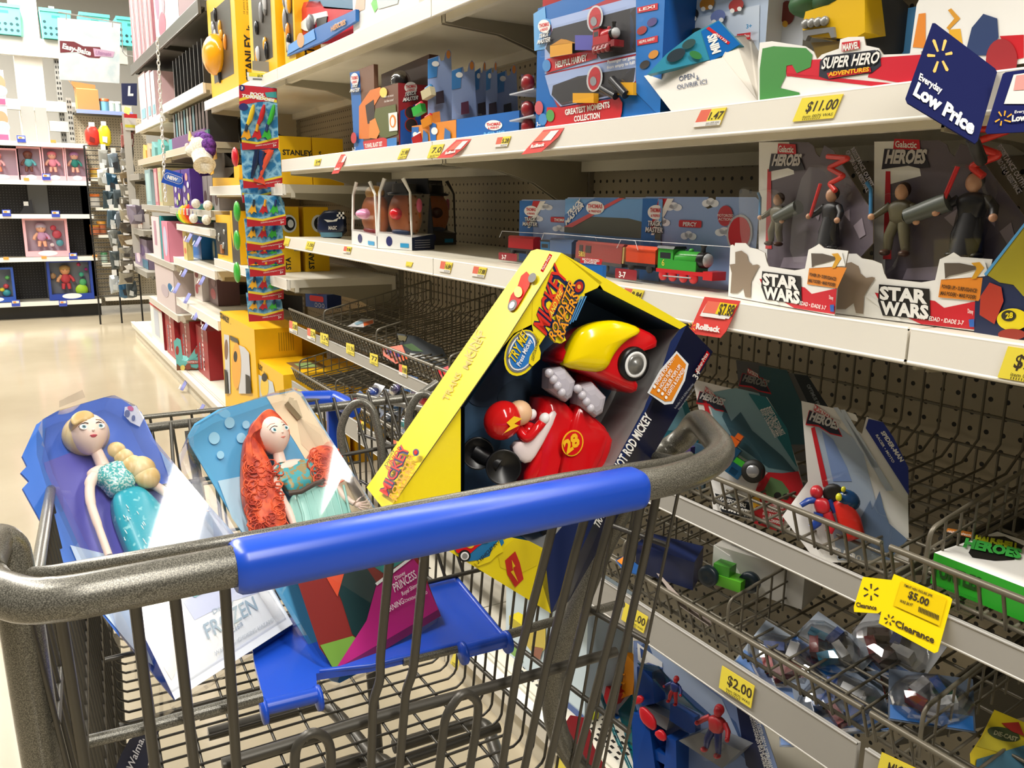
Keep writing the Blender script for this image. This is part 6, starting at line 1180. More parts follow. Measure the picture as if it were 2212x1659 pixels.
# upper basket, left part
b = PB(.765, (672, 693), (752, 702), (672, 668), .07); b.O = V((.93, b.O.y, .762)); b.O = aX(662, 697, .98); b.O.z = .768; b.W = .13; b.w = V((.35, -.93, 0)).normalized(); b.d = V((.93, .35, 0)).normalized(); b.H = .055
t = thing('toy_car_pack', 'blue pack with red trim lying in the upper basket near its left end', 'toy box', b.O); mb = MB(); b.shell(mb, M('#1a3f8c', .3), M('#15306c', .4), M('#3a62a8', .35)); f = b.front(mb); f.rect(b.W*.2, b.H*.45, b.W*.85, b.H*.85, RED, r=.008)
for i in range(3): f.disc(b.W*(.5+i*.17), b.H*.22, .008, .008, W2); f.disc(b.W*(.5+i*.17), b.H*.22, .0065, .0065, M('#1a3f8c', .3))
mb.build('carton', t); mb = MB(); mb.box(b.p(b.W*.1, .02, b.H), b.p(b.W*.8, .032, b.H+.012), RED); mb.build('red_toy', t)
def flat_card(name, label, pts, Z, c, arts=(), th=.002, cat='carded toy', tilt=None):
    O = aZ(pts[0][0], pts[0][1], Z); N = V(tilt or (0, 0, 1)).normalized(); t = thing(name, label, cat, O); mb = MB(); P = [aP(x, y, O, N) for x, y in pts]; mb.prism(P, -N*th, M(c, .3)); u = (P[1]-P[0]); f = Face(mb, O, u, N, .0004); f.k = 1
    for a, cc in arts: f.poly(a, M(cc, .3))
    mb.build('card', t); return t, f
flat_card('carded_toy', 'white and orange card lying flat in the upper basket', [(752, 704), (780, 688), (806, 690), (808, 697), (785, 706)], .785, '#d9dadc', [([(785, 697), (806, 691), (806, 699), (786, 705)], '#d9622c'), ([(765, 699), (782, 692), (785, 698), (770, 703)], '#8fb3c4')])
flat_card('carded_toy', 'dark batwing-pattern card leaning in the upper basket', [(857, 720), (900, 726), (925, 740), (955, 752), (975, 790), (945, 800), (875, 775)], .80, '#2a3136', [([(870, 745), (890, 742), (915, 760), (890, 758)], '#4a6a3a'), ([(882, 762), (960, 775), (965, 783), (880, 768)], '#c9ccca'), ([(860, 724), (880, 727), (876, 738), (862, 735)], '#6a5f2c')], tilt=(-.75, -.35, .55))
flat_card('carded_toy', 'orange and purple pack against the front wires of the upper basket', [(826, 752), (868, 745), (880, 775), (855, 786), (828, 768)], .78, '#d9562c', [([(835, 755), (850, 752), (848, 762), (838, 768)], '#4a2c7a'), ([(852, 760), (866, 758), (868, 770), (856, 772)], '#3a2c8a')], tilt=(-.8, -.2, .5))
flat_card('carded_toy', 'red pack corner beside the tilted car box in the upper basket', [(945, 800), (968, 790), (975, 815), (958, 822)], .77, '#c8242c', tilt=(-.8, -.2, .5))
# toy packs heaped in the lower basket, left part
R2 = random.Random(11); heap = [(770, 862, '#8a2a30'), (808, 848, '#2a4fb0'), (836, 862, '#c9c4d2'), (858, 842, '#6a5f9a'), (884, 830, '#2a6a9a'), (905, 850, '#8a7a9a'), (860, 880, '#1f6fae'), (892, 884, '#7fae3c'), (922, 868, '#b02a2a'), (845, 905, '#2c3a4a'), (880, 915, '#2f9a9a'), (912, 905, '#2a6fae'), (938, 890, '#5fae4a'), (862, 935, '#a8a8b4'), (905, 940, '#3a7ab0'), (928, 925, '#5ab89a'), (830, 880, '#d9d2a8'), (948, 860, '#2a5a9a'), (815, 900, '#20242c')]
hn = 'dark red|royal blue|pale lilac|violet|steel blue|mauve|bright blue middle|light green upper|crimson right-hand|slate grey|turquoise|second bright blue|light green right-hand|silvery low|sky blue low|mint green low|cream|deep blue|black lowest left'.split('|')
for i, (x, y, c) in enumerate(heap):
    O = aX(x, y, .90+R2.random()*.09); N = V((-.6-R2.random()*.4, -.5+R2.random()*.6, .4+R2.random()*.5)).normalized(); u = V((0, 0, 1)).cross(N).normalized(); fr = Frame(O, u, -N, N.cross(u)); s_ = .022+R2.random()*.012
    t = thing('toy_pack', hn[i]+' toy pack in the lower basket heap left of the tilted yellow box', 'toy pack', O, 'heap of small packs in the lower basket')
    mb = MB(); pts = [fr.p(-s_, 0, -s_*.8), fr.p(s_, 0, -s_*.9), fr.p(s_*.9, 0, s_), fr.p(-s_*.8, 0, s_*1.1)]; mb.prism(pts, fr.d*.0015, M(('#3f6fb0', '#cfd3dc', '#8a94a8', '#2c3440')[i % 4], .35)); mb.build('card', t)
    mb = MB(); pillow(mb, smooth_poly([fr.p(a*s_*.7, -.001, b_*s_*.6) for a, b_ in ((-1, -.8), (.2, -1), (1, -.3), (.8, .8), (-.2, 1), (-.9, .5))]), N, .012, M(c, .25)); mb.build('toy', t)
    mb = MB(); mb.ell(fr.p(0, -.006, 0), (s_*.85, .016, s_*.75), CLEAR2, fr.R(), 12, 8); mb.build('blister', t)
# lower basket, right part
flat_card('carded_toy', 'dark blue carton at the back of the lower basket, seen through the wires', [(1375, 1175), (1400, 1150), (1520, 1180), (1500, 1215)], .60, '#1c2850', [], th=.05, cat='toy box')
flat_card('carded_toy', 'thin card leaning behind the front wires of the lower basket', [(1418, 1238), (1425, 1240), (1480, 1300), (1540, 1345), (1530, 1352), (1470, 1310)], .58, '#8d8078', tilt=(-.5, -.1, .85))
flat_card('carded_toy', 'orange and blue pack at the rim of the lower basket behind the cart', [(1330, 1210), (1350, 1200), (1385, 1225), (1390, 1245), (1345, 1230)], .58, '#24508a', [([(1332, 1212), (1348, 1203), (1358, 1214), (1345, 1222)], '#d9822c')])
b = PB(.56, (1516, 1318), (1600, 1370), (1516, 1290), .05); O = aX(1515, 1315, .93); b.O = O; b.O.z = .565; b.w = V((.30, -.95, 0)).normalized(); b.d = V((.95, .30, 0)).normalized(); b.W = .155; b.H = .062
t = thing('turtle_car_box', 'torn white carton with a green-bodied toy car spilling out, lower basket', 'toy box', b.O); mb = MB(); p = b.p; W, D, H = b.W, .075, b.H
mb.hexa([p(.0, .03, 0), p(W, .03, 0), p(W, D+.03, 0), p(0, D+.03, 0), p(0, .03, H), p(W, .03, H), p(W, D+.03, H), p(0, D+.03, H)], M('#c9c6be', .45)); mb.prism([p(0, .03, H), p(.03, .03, H-.01), p(.05, .03, H-.035), p(.02, .03, .01), p(0, .03, .01)], -b.d*.002, W2)
f = Face(mb, p(0, .03, H), b.w, (0, 0, 1), .0004); f.k = 1
for i in range(4): f.text('WARNING: CHOKING HAZARD small parts', W*.92, .062-i*.014, .005, M('#55524c', .4), w=W*.78, rot=math.pi, hold=i > 0)
f.disc(W*.88, .02, .011, .011, RED); f.disc(W*.88, .02, .0085, .0085, W2)
f = b.side(mb); f = Face(mb, p(W, .03, 0), b.d, b.w, .0004); mb.build('carton', t)
mb = MB(); R = b.R(); mb.box((-.03, -.014, -.009), (.03, .014, .009), M('#5fb82c', .3), R, p(.04, .005, .022)); mb.box((-.016, -.012, 0), (.012, .012, .018), M('#3f8a2c', .3), R, p(.036, .005, .03)); mb.build('toy_car_body', t)
for dx in (.015, .075): mb = MB(); mb.lathe([(.006, -.006), (.0165, -.006), (.0175, 0), (.0165, .006), (.008, .006), (0, .004)], M('#1d2a33', .35), p(dx, -.012 if dx < .05 else .012, .026), -b.d, 20); mb.build('toy_wheel', t)
bags = [(1690, 1430, '#b32a2a', .05, 'red figure bag against the white torn carton'), (1735, 1470, '#1d3f8c', .055, 'blue and white robot bag lying above the front wires'), (1860, 1470, '#9c2a26', .05, 'red figure bag behind the short wire divider'), (1815, 1520, '#1d4f9a', .05, 'blue figure bag low against the front wires'), (1790, 1400, '#2a7a9a', .045, 'teal-cornered bag behind the red one'), (1920, 1400, '#3a1f1a', .05, 'dim brown bag under the yellow clearance sign'), (2010, 1510, '#8d8c90', .04, 'crumpled white bag at the back of the lower basket'), (1760, 1560, '#16306c', .045, 'dark blue bag lowest against the rim wires')]
for i, (x, y, c, s_, l) in enumerate(bags):
    O = aX(x, y, .93+(i % 3)*.05); N = V((-.55, -.25+.1*(i % 3), .8)).normalized(); u = V((0, 0, 1)).cross(N).normalized(); u = Matrix.Rotation(.25*(i % 4)-.3, 3, N) @ u; fr = Frame(O, u, -N, N.cross(u)); t = thing('toy_bag', l, 'toy bag', O)
    mb = MB(); mb.prism([fr.p(-s_*1.2, .006, -s_*.8), fr.p(s_*1.2, .006, -s_*.8), fr.p(s_*1.2, .006, s_*.9), fr.p(-s_*1.2, .006, s_*.9)], fr.d*.001, M(('#8f9aa8', '#c9cbd0', '#3a4658', '#5a6a80')[i % 4], .4)); f = fr.face(mb, .006, .0004); f.k = 1; f.uvp([(-s_*1.15, -s_*.75), (s_*1.15, -s_*.75), (s_*1.15, -s_*.3), (-s_*1.15, -s_*.3)], BLU); f.disc(0, s_*.78, .004, .004, BLACKM)
    if i == 1: f.text('OPTIMUS', -s_*.6, -s_*.5, .010, W2, off=.03); f.text('PRIME', -s_*.5, -s_*.68, .010, W2, off=.03)
    mb.build('backing', t); mb = MB()
    for k in range(5): a = k*1.3+i; mb.box((-s_*.3, -.012, -s_*.14), (s_*.3, .008, s_*.14), M((c, '#c9cacc', '#1c3a78', c, '#7a1f22')[(k+i) % 5], .25), fr.R() @ Matrix.Rotation(a, 3, 'Y'), fr.p(math.cos(a)*s_*.45, -.006, math.sin(a)*s_*.38))
    mb.build('toy_parts', t); mb = MB(); pillow(mb, [fr.p(math.cos(k*.45)*s_*(1.05+.2*R2.random()), .004, math.sin(k*.45)*s_*(.7+.2*R2.random())) for k in range(14)], N, .022, CLEAR2, smooth=False); mb.build('clear_front', t)
def fr5(f, fr, t): f.poly([(2110, 1612), (2130, 1580), (2212, 1600), (2212, 1640)], M('#c9b92a', .35)); f.pdisc(2168, 1586, 36, 14, M('#3f4a24', .4), rot=.25); f.ptext('DIE-CAST', (2146, 1586), (2196, 1602), (2149, 1577), M('#b9b48a', .4), .03); f.poly([(2162, 1562), (2200, 1560), (2212, 1590), (2185, 1580)], M('#a8281c', .4)); f.poly([(2110, 1640), (2212, 1610), (2240, 1700), (2100, 1700)], M('#3f6f86', .35))
standing_card(.95, [(2148, 1533), (2212, 1560), (2260, 1580), (2260, 1720), (2100, 1720), (2095, 1628), (2120, 1590)], (-.7, -.45, .55), 'yellow card with an olive oval badge at the bottom right corner of the view', fr5, [([(2110, 1645), (2150, 1615), (2230, 1620), (2240, 1700), (2105, 1700)], .03)], body='#e0c81c')

# ================================================================ play sets standing on the base deck
def fr6(f, fr, t):
    f.poly([(1375, 1400), (1400, 1385), (1590, 1560), (1640, 1700), (1380, 1700)], M('#46608f', .4)); f.poly([(1400, 1385), (1560, 1510), (1600, 1600), (1420, 1440)], M('#aab9d2', .35)); f.poly([(1590, 1515), (1622, 1530), (1680, 1700), (1620, 1700)], M('#1a2244', .4))
    for i, s_ in enumerate(('SPIDER-MAN WEB-QUARTERS', 'QUARTIER DE SPIDER-MAN', 'ARACHNO-BASE DE SPIDER-MAN', 'ESCONDERIJO DO SPIDER-MAN')): f.ptext(s_, (1638-i*6, 1556-i*3), (1676-i*6, 1690-i*3), (1642-i*6, 1555-i*3), W2, .02, hold=i > 0)
    f.poly([(1378, 1388), (1432, 1430), (1432, 1460), (1380, 1440)], W2); f.poly([(1384, 1398), (1398, 1408), (1395, 1425), (1386, 1420)], M('#2c4a8a', .4))
    pass
fr, t = standing_card(1.0, [(1368, 1384), (1400, 1384), (1440, 1400), (1560, 1480), (1640, 1540), (1700, 1720), (1368, 1720)], (-.93, -.28, .2), 'big play set card with blue towers and a red figure, standing on the base deck', fr6, body='#7f93bf', name='play_set')
def g(x, y, d=0.):
    p = fr.px(x, y, d)
    if p.z < .128: p.z = .128
    return p
BL2 = M('#0f3f8c', .3)
mb = MB()
for pts, d0, d1 in (([(1376, 1440), (1408, 1452), (1414, 1520), (1388, 1525), (1376, 1500)], -.05, -.01), ([(1364, 1540), (1400, 1550), (1420, 1720), (1366, 1720)], -.06, 0), ([(1448, 1520), (1500, 1550), (1502, 1582), (1490, 1584), (1446, 1556)], -.06, -.04), ([(1440, 1590), (1460, 1600), (1462, 1720), (1430, 1720)], -.055, 0), ([(1380, 1600), (1450, 1640), (1450, 1660), (1380, 1620)], -.055, -.01)): mb.prism([g(x, y, d0) for x, y in pts], fr.d*(d1-d0), BL2)
mb.build('blue_tower', t, label='dark blue toy tower')
mb = MB(); mb.prism([g(x, y, -.045) for x, y in ((1394, 1525), (1446, 1553), (1440, 1578), (1392, 1548))], fr.d*.03, M('#8d8f92', .3, .2)); mb.prism([g(x, y, -.06) for x, y in ((1466, 1600), (1512, 1582), (1600, 1622), (1560, 1660))], fr.d*.05, M('#77797c', .35)); mb.build('grey_platform', t)
mb = MB(); tm = clear_mat('teal_translucent', tint='#4fb8c4', refl=.12, rough=.1, edge=.5)
for pts in ([(1335, 1535), (1362, 1502), (1380, 1560), (1388, 1720), (1372, 1720), (1352, 1600)], [(1376, 1432), (1420, 1440), (1460, 1490), (1500, 1530), (1520, 1545), (1470, 1520), (1440, 1500)]): mb.prism([g(x, y, -.05) for x, y in pts], fr.d*.006, tm)
mb.tube([g(1290, 1480, -.07), g(1330, 1590, -.07), g(1370, 1700, -.07)], .004, tm, 8); mb.build('teal_web_panels', t)
mb = MB()
for pts in ([(1366, 1512), (1380, 1500), (1392, 1508), (1386, 1520), (1372, 1522)], [(1380, 1528), (1392, 1526), (1416, 1552), (1418, 1576), (1408, 1578), (1384, 1556)], [(1412, 1582), (1428, 1574), (1440, 1590), (1438, 1602), (1424, 1598)]): pillow(mb, smooth_poly([g(x, y, -.065) for x, y in pts], 1), -fr.d, .005, M('#c4202a', .3), back=.003)
mb.build('red_bracelet', t)
def legs2(mb_, A, h): mb_.tube([A(-.1, .45), A(-.25, .3, .1), A(-.2, .12, .1)], h*.08, M('#b8202a', .3), 8)
figure(fr, 1537, 1628, .085, '#b3202a', '#1c2c6c', t, hair='#b3202a', skin='#b3202a', dep=-.075, boots='#b3202a', label='small red and dark blue figure on the grey platform', name='toy_figure')
figure(fr, 1452, 1520, .05, '#1c2c6c', '#b3202a', t, hair='#b3202a', skin='#b3202a', dep=-.07, boots='#b3202a', label='tiny blue and red figure in the tower', name='toy_figure')
bubble(fr, [(1505, 1580), (1530, 1520), (1570, 1560), (1565, 1640), (1520, 1640)], .02, t, dep=-.08)
# orange and yellow play set behind the cart frame
def fr7(f, fr, t): f.poly([(1292, 1330), (1300, 1322), (1345, 1352), (1352, 1420), (1290, 1400)], W2); f.ptext('HEROES', (1302, 1365), (1350, 1392), (1308, 1345), M('#55525c', .4), .04); f.poly([(1225, 1385), (1262, 1420), (1262, 1510), (1226, 1470)], W2); f.poly([(1235, 1420), (1255, 1430), (1252, 1450), (1236, 1440)], M('#3f8fae', .4)); f.poly([(1226, 1470), (1262, 1505), (1262, 1530), (1226, 1500)], M('#2b62a8', .4))
fr, t = standing_card(.99, [(1222, 1380), (1262, 1400), (1290, 1400), (1292, 1330), (1300, 1322), (1345, 1352), (1356, 1440), (1362, 1720), (1240, 1720), (1226, 1560)], (-.93, -.28, .2), 'orange and blue play set with a red roof, left of the big blue tower set', fr7, body='#b9c4d2', name='play_set')
mb = MB(); OR2 = M('#e8921c', .3); mb.prism([g(x, y, -.04) for x, y in ((1320, 1392), (1340, 1398), (1368, 1430), (1372, 1455), (1366, 1500), (1340, 1510), (1345, 1470), (1350, 1440), (1335, 1415), (1322, 1440), (1318, 1490), (1305, 1480))], fr.d*.02, OR2)
for yy in (1450, 1470, 1490): mb.tube([g(1318, yy-6, -.045), g(1350, yy+8, -.045)], .0022, OR2, 6)
for x in (1277, 1285, 1293, 1301): mb.tube([g(x, 1560, -.045), g(x+2, 1600, -.045)], .002, OR2, 6)
mb.tube([g(1270, 1556, -.045), g(1308, 1580, -.045)], .003, OR2, 6); mb.tube([g(1272, 1590, -.045), g(1308, 1612, -.045)], .003, OR2, 6); mb.build('orange_frame', t)
mb = MB(); mb.prism([g(x, y, -.07) for x, y in ((1258, 1478), (1288, 1466), (1332, 1500), (1318, 1528))], fr.d*.06, M('#c8202a', .35)); mb.build('red_roof', t)
mb = MB(); mb.prism([g(x, y, -.05) for x, y in ((1250, 1520), (1262, 1540), (1310, 1560), (1330, 1560), (1330, 1585), (1262, 1570), (1246, 1545))], fr.d*.05, M('#1a5fb5', .35)); mb.build('blue_floor', t)
mb = MB(); mb.ell(g(1270, 1510, -.08), (.010, .01, .018), M('#d9e02a', .35), fr.R()); mb.ell(g(1284, 1545, -.08), (.009, .01, .014), M('#d9e02a', .35), fr.R()); mb.ell(g(1262, 1490, -.08), (.008, .008, .008), M('#d9e02a', .35), fr.R()); mb.build('yellow_figure', t)
figure(fr, 1328, 1655, .06, '#1f6a2c', '#1f6a2c', t, hair='#d9e02a', skin='#d9e02a', dep=-.07, boots='#d9e02a', label='small green and yellow figure', name='toy_figure')
t, f = flat_card('bat_card', 'dark red bat-shaped card cut-out on the base deck', [(1222, 1560), (1232, 1545), (1262, 1550), (1275, 1580), (1280, 1610), (1330, 1700), (1230, 1700), (1222, 1620)], .25, '#7f1f26', tilt=(-.93, -.2, .3))
# white and green printed cartons farther left on the deck
b = PX(.1255, .93, 1092, 1262, (1092, 1330), .12); b.H = .26; t = thing('play_set_carton', 'pale blue and green printed carton on the base deck, behind the blue seat flap', 'toy box', b.O); mb = MB(); b.shell(mb, M('#c9dbe6', .4), M('#a9b9c4', .4)); f = b.front(mb)
f.poly([(1096, 1385), (1130, 1410), (1130, 1432), (1096, 1405)], M('#6fa33c', .4)); f.poly([(1094, 1420), (1260, 1560), (1262, 1600), (1094, 1450)], M('#6fa33c', .4)); f.poly([(1150, 1450), (1262, 1545), (1262, 1575), (1150, 1480)], M('#3a5a9a', .4)); f.poly([(1130, 1350), (1150, 1345), (1180, 1350), (1180, 1400), (1160, 1420), (1140, 1395)], M('#c9b23c', .4)); f.poly([(1150, 1395), (1175, 1400), (1168, 1425), (1150, 1415)], M('#8a4a2c', .4)); f.ptext('HERO', (1150, 1470), (1200, 1512), (1152, 1455), W2, .05); mb.build('carton', t)
t, f = flat_card('carded_toy', 'yellow-topped small pack on the base deck behind the cart', [(1100, 1330), (1120, 1322), (1150, 1340), (1130, 1352)], .38, '#c9b92a', th=.02)
# ================================================================ hanging strip of dive toy packs
ordn2 = 'first|second|third|fourth|fifth|sixth|seventh|eighth|ninth|tenth|eleventh|twelfth|thirteenth'.split('|')
tape = thing('clip_strip', 'clear hanging strip with a yellow price flag, holding the dive toy packs', 'clip strip', aX(562, 690, .80))
mb = MB(); fr = Frame(aX(565, 690, .83), (.94, -.34, 0), (.34, .94, 0), (0, 0, 1)); mb.prism([fr.px(x, y, .03) for x, y in ((550, 160), (572, 162), (582, 688), (562, 688))], fr.d*.001, M('#d8d6cc', .3)); mb.build('strip', tape)
mb = MB(); P = aX(560, 168, .80); fr = Frame(aX(535, 180, .80), (.94, -.34, 0), (.34, .94, 0), (0, 0, 1)); mb.prism([fr.px(x, y) for x, y in ((533, 156), (573, 157), (574, 175), (535, 174))], fr.d*.001, W2); f = fr.face(mb); f.k = 1; f.poly([(538, 156), (572, 158), (572, 167), (538, 165)], M('#e8dc3c', .4)); f.ptext('$3.96', (556, 166), (571, 167), (556, 161), BLACKM, .02); f.poly([(546, 169), (566, 170), (566, 173), (546, 172)], M('#6a6a6a', .5)); mb.build('price_flag', tape)
mb = MB(); mb.prism([fr.px(x, y, .01) for x, y in ((545, 131), (594, 134), (590, 156), (545, 150))], fr.d*.02, M('#8d8a80', .4)); mb.build('clip_bracket', tape)
WAT = two_tone('water_pattern_print', '#2a78ae', '#8ec4e0', 26, .3, 0, .02, .11, 2, kind='ShaderNodeTexVoronoi'); WAT.node_tree.nodes['Voronoi Texture'].feature = 'DISTANCE_TO_EDGE'
for _l in [c for n_ in WAT.node_tree.nodes if n_.type == 'VALTORGB' for c in n_.color_ramp.elements]: pass
cr_ = [n_ for n_ in WAT.node_tree.nodes if n_.type == 'VALTORGB'][0]; cr_.color_ramp.elements[0].color = lin('#8ec4e0'); cr_.color_ramp.elements[1].color = lin('#2a78ae')
ordn = ['topmost', 'second', 'third', 'fourth', 'fifth', 'sixth', 'seventh', 'lowest']
packs = [(183, 320, 516, 598, 222, 303, 'torp'), (322, 403, 519, 606, 330, 395, 'dolph'), (400, 434, 517, 600, 402, 412, 'tail'), (430, 486, 527, 614, 432, 468, 'fins'), (484, 538, 527, 610, 486, 520, 'fins'), (536, 570, 530, 610, 538, 550, 'fins'), (566, 594, 533, 613, 568, 577, 'fins'), (592, 646, 530, 609, 596, 630, 'fins'), (644, 691, 531, 609, 647, 681, 'fins')]
for i, (yt, yb, xl, xr, ft0, ft1, kind) in enumerate(packs):
    fr = Frame(aX((xl+xr)/2, yb, .800+.0035*i), (.94, -.34, 0), (.34, .94, 0), (0, 0, 1)); ext = 12 if i else 0
    t = thing('dive_toy_pack', (('topmost' if i == 0 else 'lowest' if i == 8 else ('second', 'third', 'fourth', 'fifth', 'sixth', 'seventh', 'eighth')[i-1])+' blue water-print dive toy pack on the hanging strip'+{'torp': ', full torpedoes showing', 'dolph': ', with two dolphins', 'tail': ', mostly covered', 'fins': ''}[kind]), 'dive toy pack', fr.O, 'dive toy packs on the hanging strip')
    mb = MB(); cardboard(mb, fr, [(xl, yt-ext), (xr-8, yt+6-ext), (xr, yt+8), (xr+4, yb), (xl+7, yb+4)], WAT, th=.001); f = fr.face(mb, 0, .0005); f.k = 1; h = yb-yt
    f.poly([(xl+6, yb-18), (xl+40, yb-13), (xr+3, yb-24), (xr+3, yb-19), (xl+40, yb-7), (xl+6, yb-12)], M('#e8cf3c', .35), k=1); f.poly([(xl+6, yb-13), (xl+40, yb-8), (xr+4, yb-20), (xr+4, yb), (xl+7, yb+4)], M('#b5222c', .35), k=2); f.ptext('WARNING choking hazard small parts', (xl+36, yb-3), (xr, yb-11), (xl+36, yb-6), W2, k=4); f.ptext('5+', (xr-8, yb-3), (xr-1, yb-4), (xr-8, yb-8), W2, .03, k=4)
    if kind == 'torp':
        f.poly([(516, 183), (598, 191), (598, 218), (560, 220), (517, 228)], M('#c02838', .35), k=1); f.poly([(517, 213), (545, 204), (598, 216), (598, 222), (545, 211), (517, 219)], M('#e8cf3c', .35), k=2); f.ptext('POOL', (540, 206), (572, 209), (541, 199), W2, .05, k=4); f.ptext('TORPEDOES', (521, 209), (592, 220), (523, 203), W2, .06, k=4); f.pdisc(523, 190, 6, 7, M('#2a2f6c', .35), k=3); f.ptext('3', (521, 193), (525, 193), (521, 187), W2, .05, k=5); f.pdisc(526, 231, 10, 8, M('#2a2f6c', .35), k=3); f.poly([(572, 200), (597, 198), (598, 212), (576, 210)], M('#3f9a9a', .35), k=3)
    mb.build('card', t)
    cols = ((.22, '#e0c02c', '#2b3a4a'), (.50, '#c22a30', '#e0a02c'), (.76, '#3fae3c', '#2b3a6a'))
    for q, c, c2 in cols:
        x = xl+(xr-xl)*q; mb = MB(); g = lambda X, Y, d=-.008: fr.px(X, Y, d)
        if kind == 'torp':
            x2 = x-10; mb.tube([g(x+14, 226), g(x+11, 240), g(x+6, 258), g(x, 270)], [.004, .0085, .0085, .005], M(c, .2), 12); mb.tube([g(x, 268), g(x-3, 284)], .0055, M(c2, .3), 10); mb.prism([g(a, b_) for a, b_ in ((x-6, 280), (x+4, 281), (x+8, 297), (x, 302), (x-5, 296), (x-14, 298))], fr.d*.004, M(c if c != '#e0c02c' else '#e8a42c', .25))
        elif kind == 'dolph':
            if q > .6: mb.tube(spline([g(586, 326), g(576, 345), g(568, 365), g(562, 385)], 4), [.010, .0105, .009, .007, .004], M('#e0563a', .2), 12); mb.prism([g(a, b_) for a, b_ in ((563, 376), (556, 388), (548, 384), (548, 392), (565, 396), (574, 400), (570, 386))], fr.d*.004, M('#e0563a', .2)); mb.prism([g(a, b_) for a, b_ in ((572, 330), (565, 325), (580, 322), (592, 324), (585, 333))], fr.d*.005, M('#e0563a', .2))
            elif q < .4: mb.tube(spline([g(556, 324), g(553, 345), g(548, 366), g(543, 385)], 4), [.010, .011, .009, .007, .004], M('#1c2a4a', .2), 12)
            else: mb.tube(spline([g(566, 326), g(564, 345), g(566, 362), g(562, 378)], 4), [.010, .010, .008, .005], M('#233a6a', .2), 12)
        elif kind == 'tail':
            if .4 < q < .6: mb.prism([g(a, b_) for a, b_ in ((560, 401), (572, 402), (580, 408), (570, 407), (557, 410))], fr.d*.004, M('#e0563a', .2))
            else: continue
        else:
            hh = min(34, h-22); y0 = ft0; k_ = hh/34
            mb.tube([g(x+3, y0-1), g(x+1, y0+14*k_)], .0045, M(c2, .3), 8); mb.prism([g(a, b_) for a, b_ in ((x-2, y0+10*k_), (x+5, y0+11*k_), (x+8, y0+28*k_), (x+2, y0+25*k_), (x-3, y0+31*k_), (x-6, y0+26*k_), (x-12, y0+28*k_))], fr.d*.005, M(c if c != '#e0c02c' else '#efae2c', .25))
        mb.build('torpedo' if kind != 'dolph' else 'dolphin', t)
    mb = MB(); a = [fr.px(x, y, -.018) for x, y in ((xl+10, max(yt+8, ft0-6)), (xr-8, max(yt+8, ft0-4)), (xr-6, ft1+2), (xl+10, ft1+2))]; b_ = [q+fr.d*.017 for q in a]; mb.add(a, [(0, 1, 2, 3)], CLEARB); mb.add(a+b_, [(i_, (i_+1) % 4, 4+(i_+1) % 4, 4+i_) for i_ in range(4)], CLEARB); mb.build('blister', t)

# ================================================================ yellow tool set boxes
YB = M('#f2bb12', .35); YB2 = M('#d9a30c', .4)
def ybox(z, X, xl, xr, top, depth, label, art=None, win=False, cls=PX, word=None):
    b = PX(z, X, xl, xr, top, depth); t = thing('tool_toy_box', label, 'toy box', b.O); mb = MB(); b.shell(mb, YB, YB, YB)
    f = b.front(mb); 
    if win: f.rect(b.W*.12, b.H*.14, b.W*.82, b.H*.84, M('#2a2620', .4), k=1)
    if art: art(f, b)
    s = b.side(mb); 
    if word: s.text(word[0], *word[1:], BLACKM, off=.03, rot=word and math.pi/2 if len(word) > 4 else 0) if False else None
    mb.build('carton', t); return b, t, s
def toys_in(b, t, seed, helmet=None):
    R2 = random.Random(seed)
    for i in range(9): mb = MB(); mb.ell(b.p(b.W*(.22+.5*R2.random()), -.004, b.H*(.2+.6*R2.random())), (.014, .008, .02+.02*R2.random()), M(('#c9c9cb', '#e8a42c', '#8d8d8f', '#2a2a2c', '#e0892c')[i % 5], .25), b.R(), 10, 6); mb.build('toy_tool', t)
    if helmet: mb = MB(); mb.ell(b.p(b.W*helmet[0], -.01, b.H*helmet[1]), (b.W*.25, .05, b.H*.2), M('#f2a818', .2), b.R()); mb.build('toy_helmet', t)
# tall boxes on the top shelf: each shows its window front to the aisle and a lettered side to the camera
b = PX(ZT, .885, 466, 510, (434, 25), .22); 
def tall(xl, xr, xs, ytop, label, seed, helm, words=True, X=.875):
    b = PX(ZT, X, xl, xr, (xl, ytop), .085); t = thing('tool_toy_box', label, 'toy box', b.O); mb = MB(); b.shell(mb, YB, YB, YB); f = b.front(mb); f.rect(b.W*.13, b.H*.16, b.W*.86, b.H*.86, M('#3a342c', .3), k=1)
    s = b.side(mb); s.text('STANLEY', b.D*.72, b.H*.08, b.D*.38, BLACKM, w=b.H*.42, off=.03, rot=math.pi/2, k=2); s.text('Jr.', b.D*.72, b.H*.53, b.D*.25, BLACKM, off=.02, rot=math.pi/2, k=2)
    for i in range(3): s.text('10 piece tool set', b.D*(.45+.15*i), b.H*.68, b.D*.08, M('#5a4a14', .4), w=b.H*.22, rot=math.pi/2, k=2)
    mb.build('carton', t); toys_in(b, t, seed, helm); return b
tall(459, 517, 0, -10, 'tall yellow window box with a toy hard hat, leftmost on the topmost shelf', 3, (.30, .42))
tall(545, 600, 0, -40, 'second tall yellow window box on the topmost shelf', 4, None)
tall(617, 640, 0, -70, 'third yellow box, only its narrow lettered side showing, topmost shelf', 5, None)
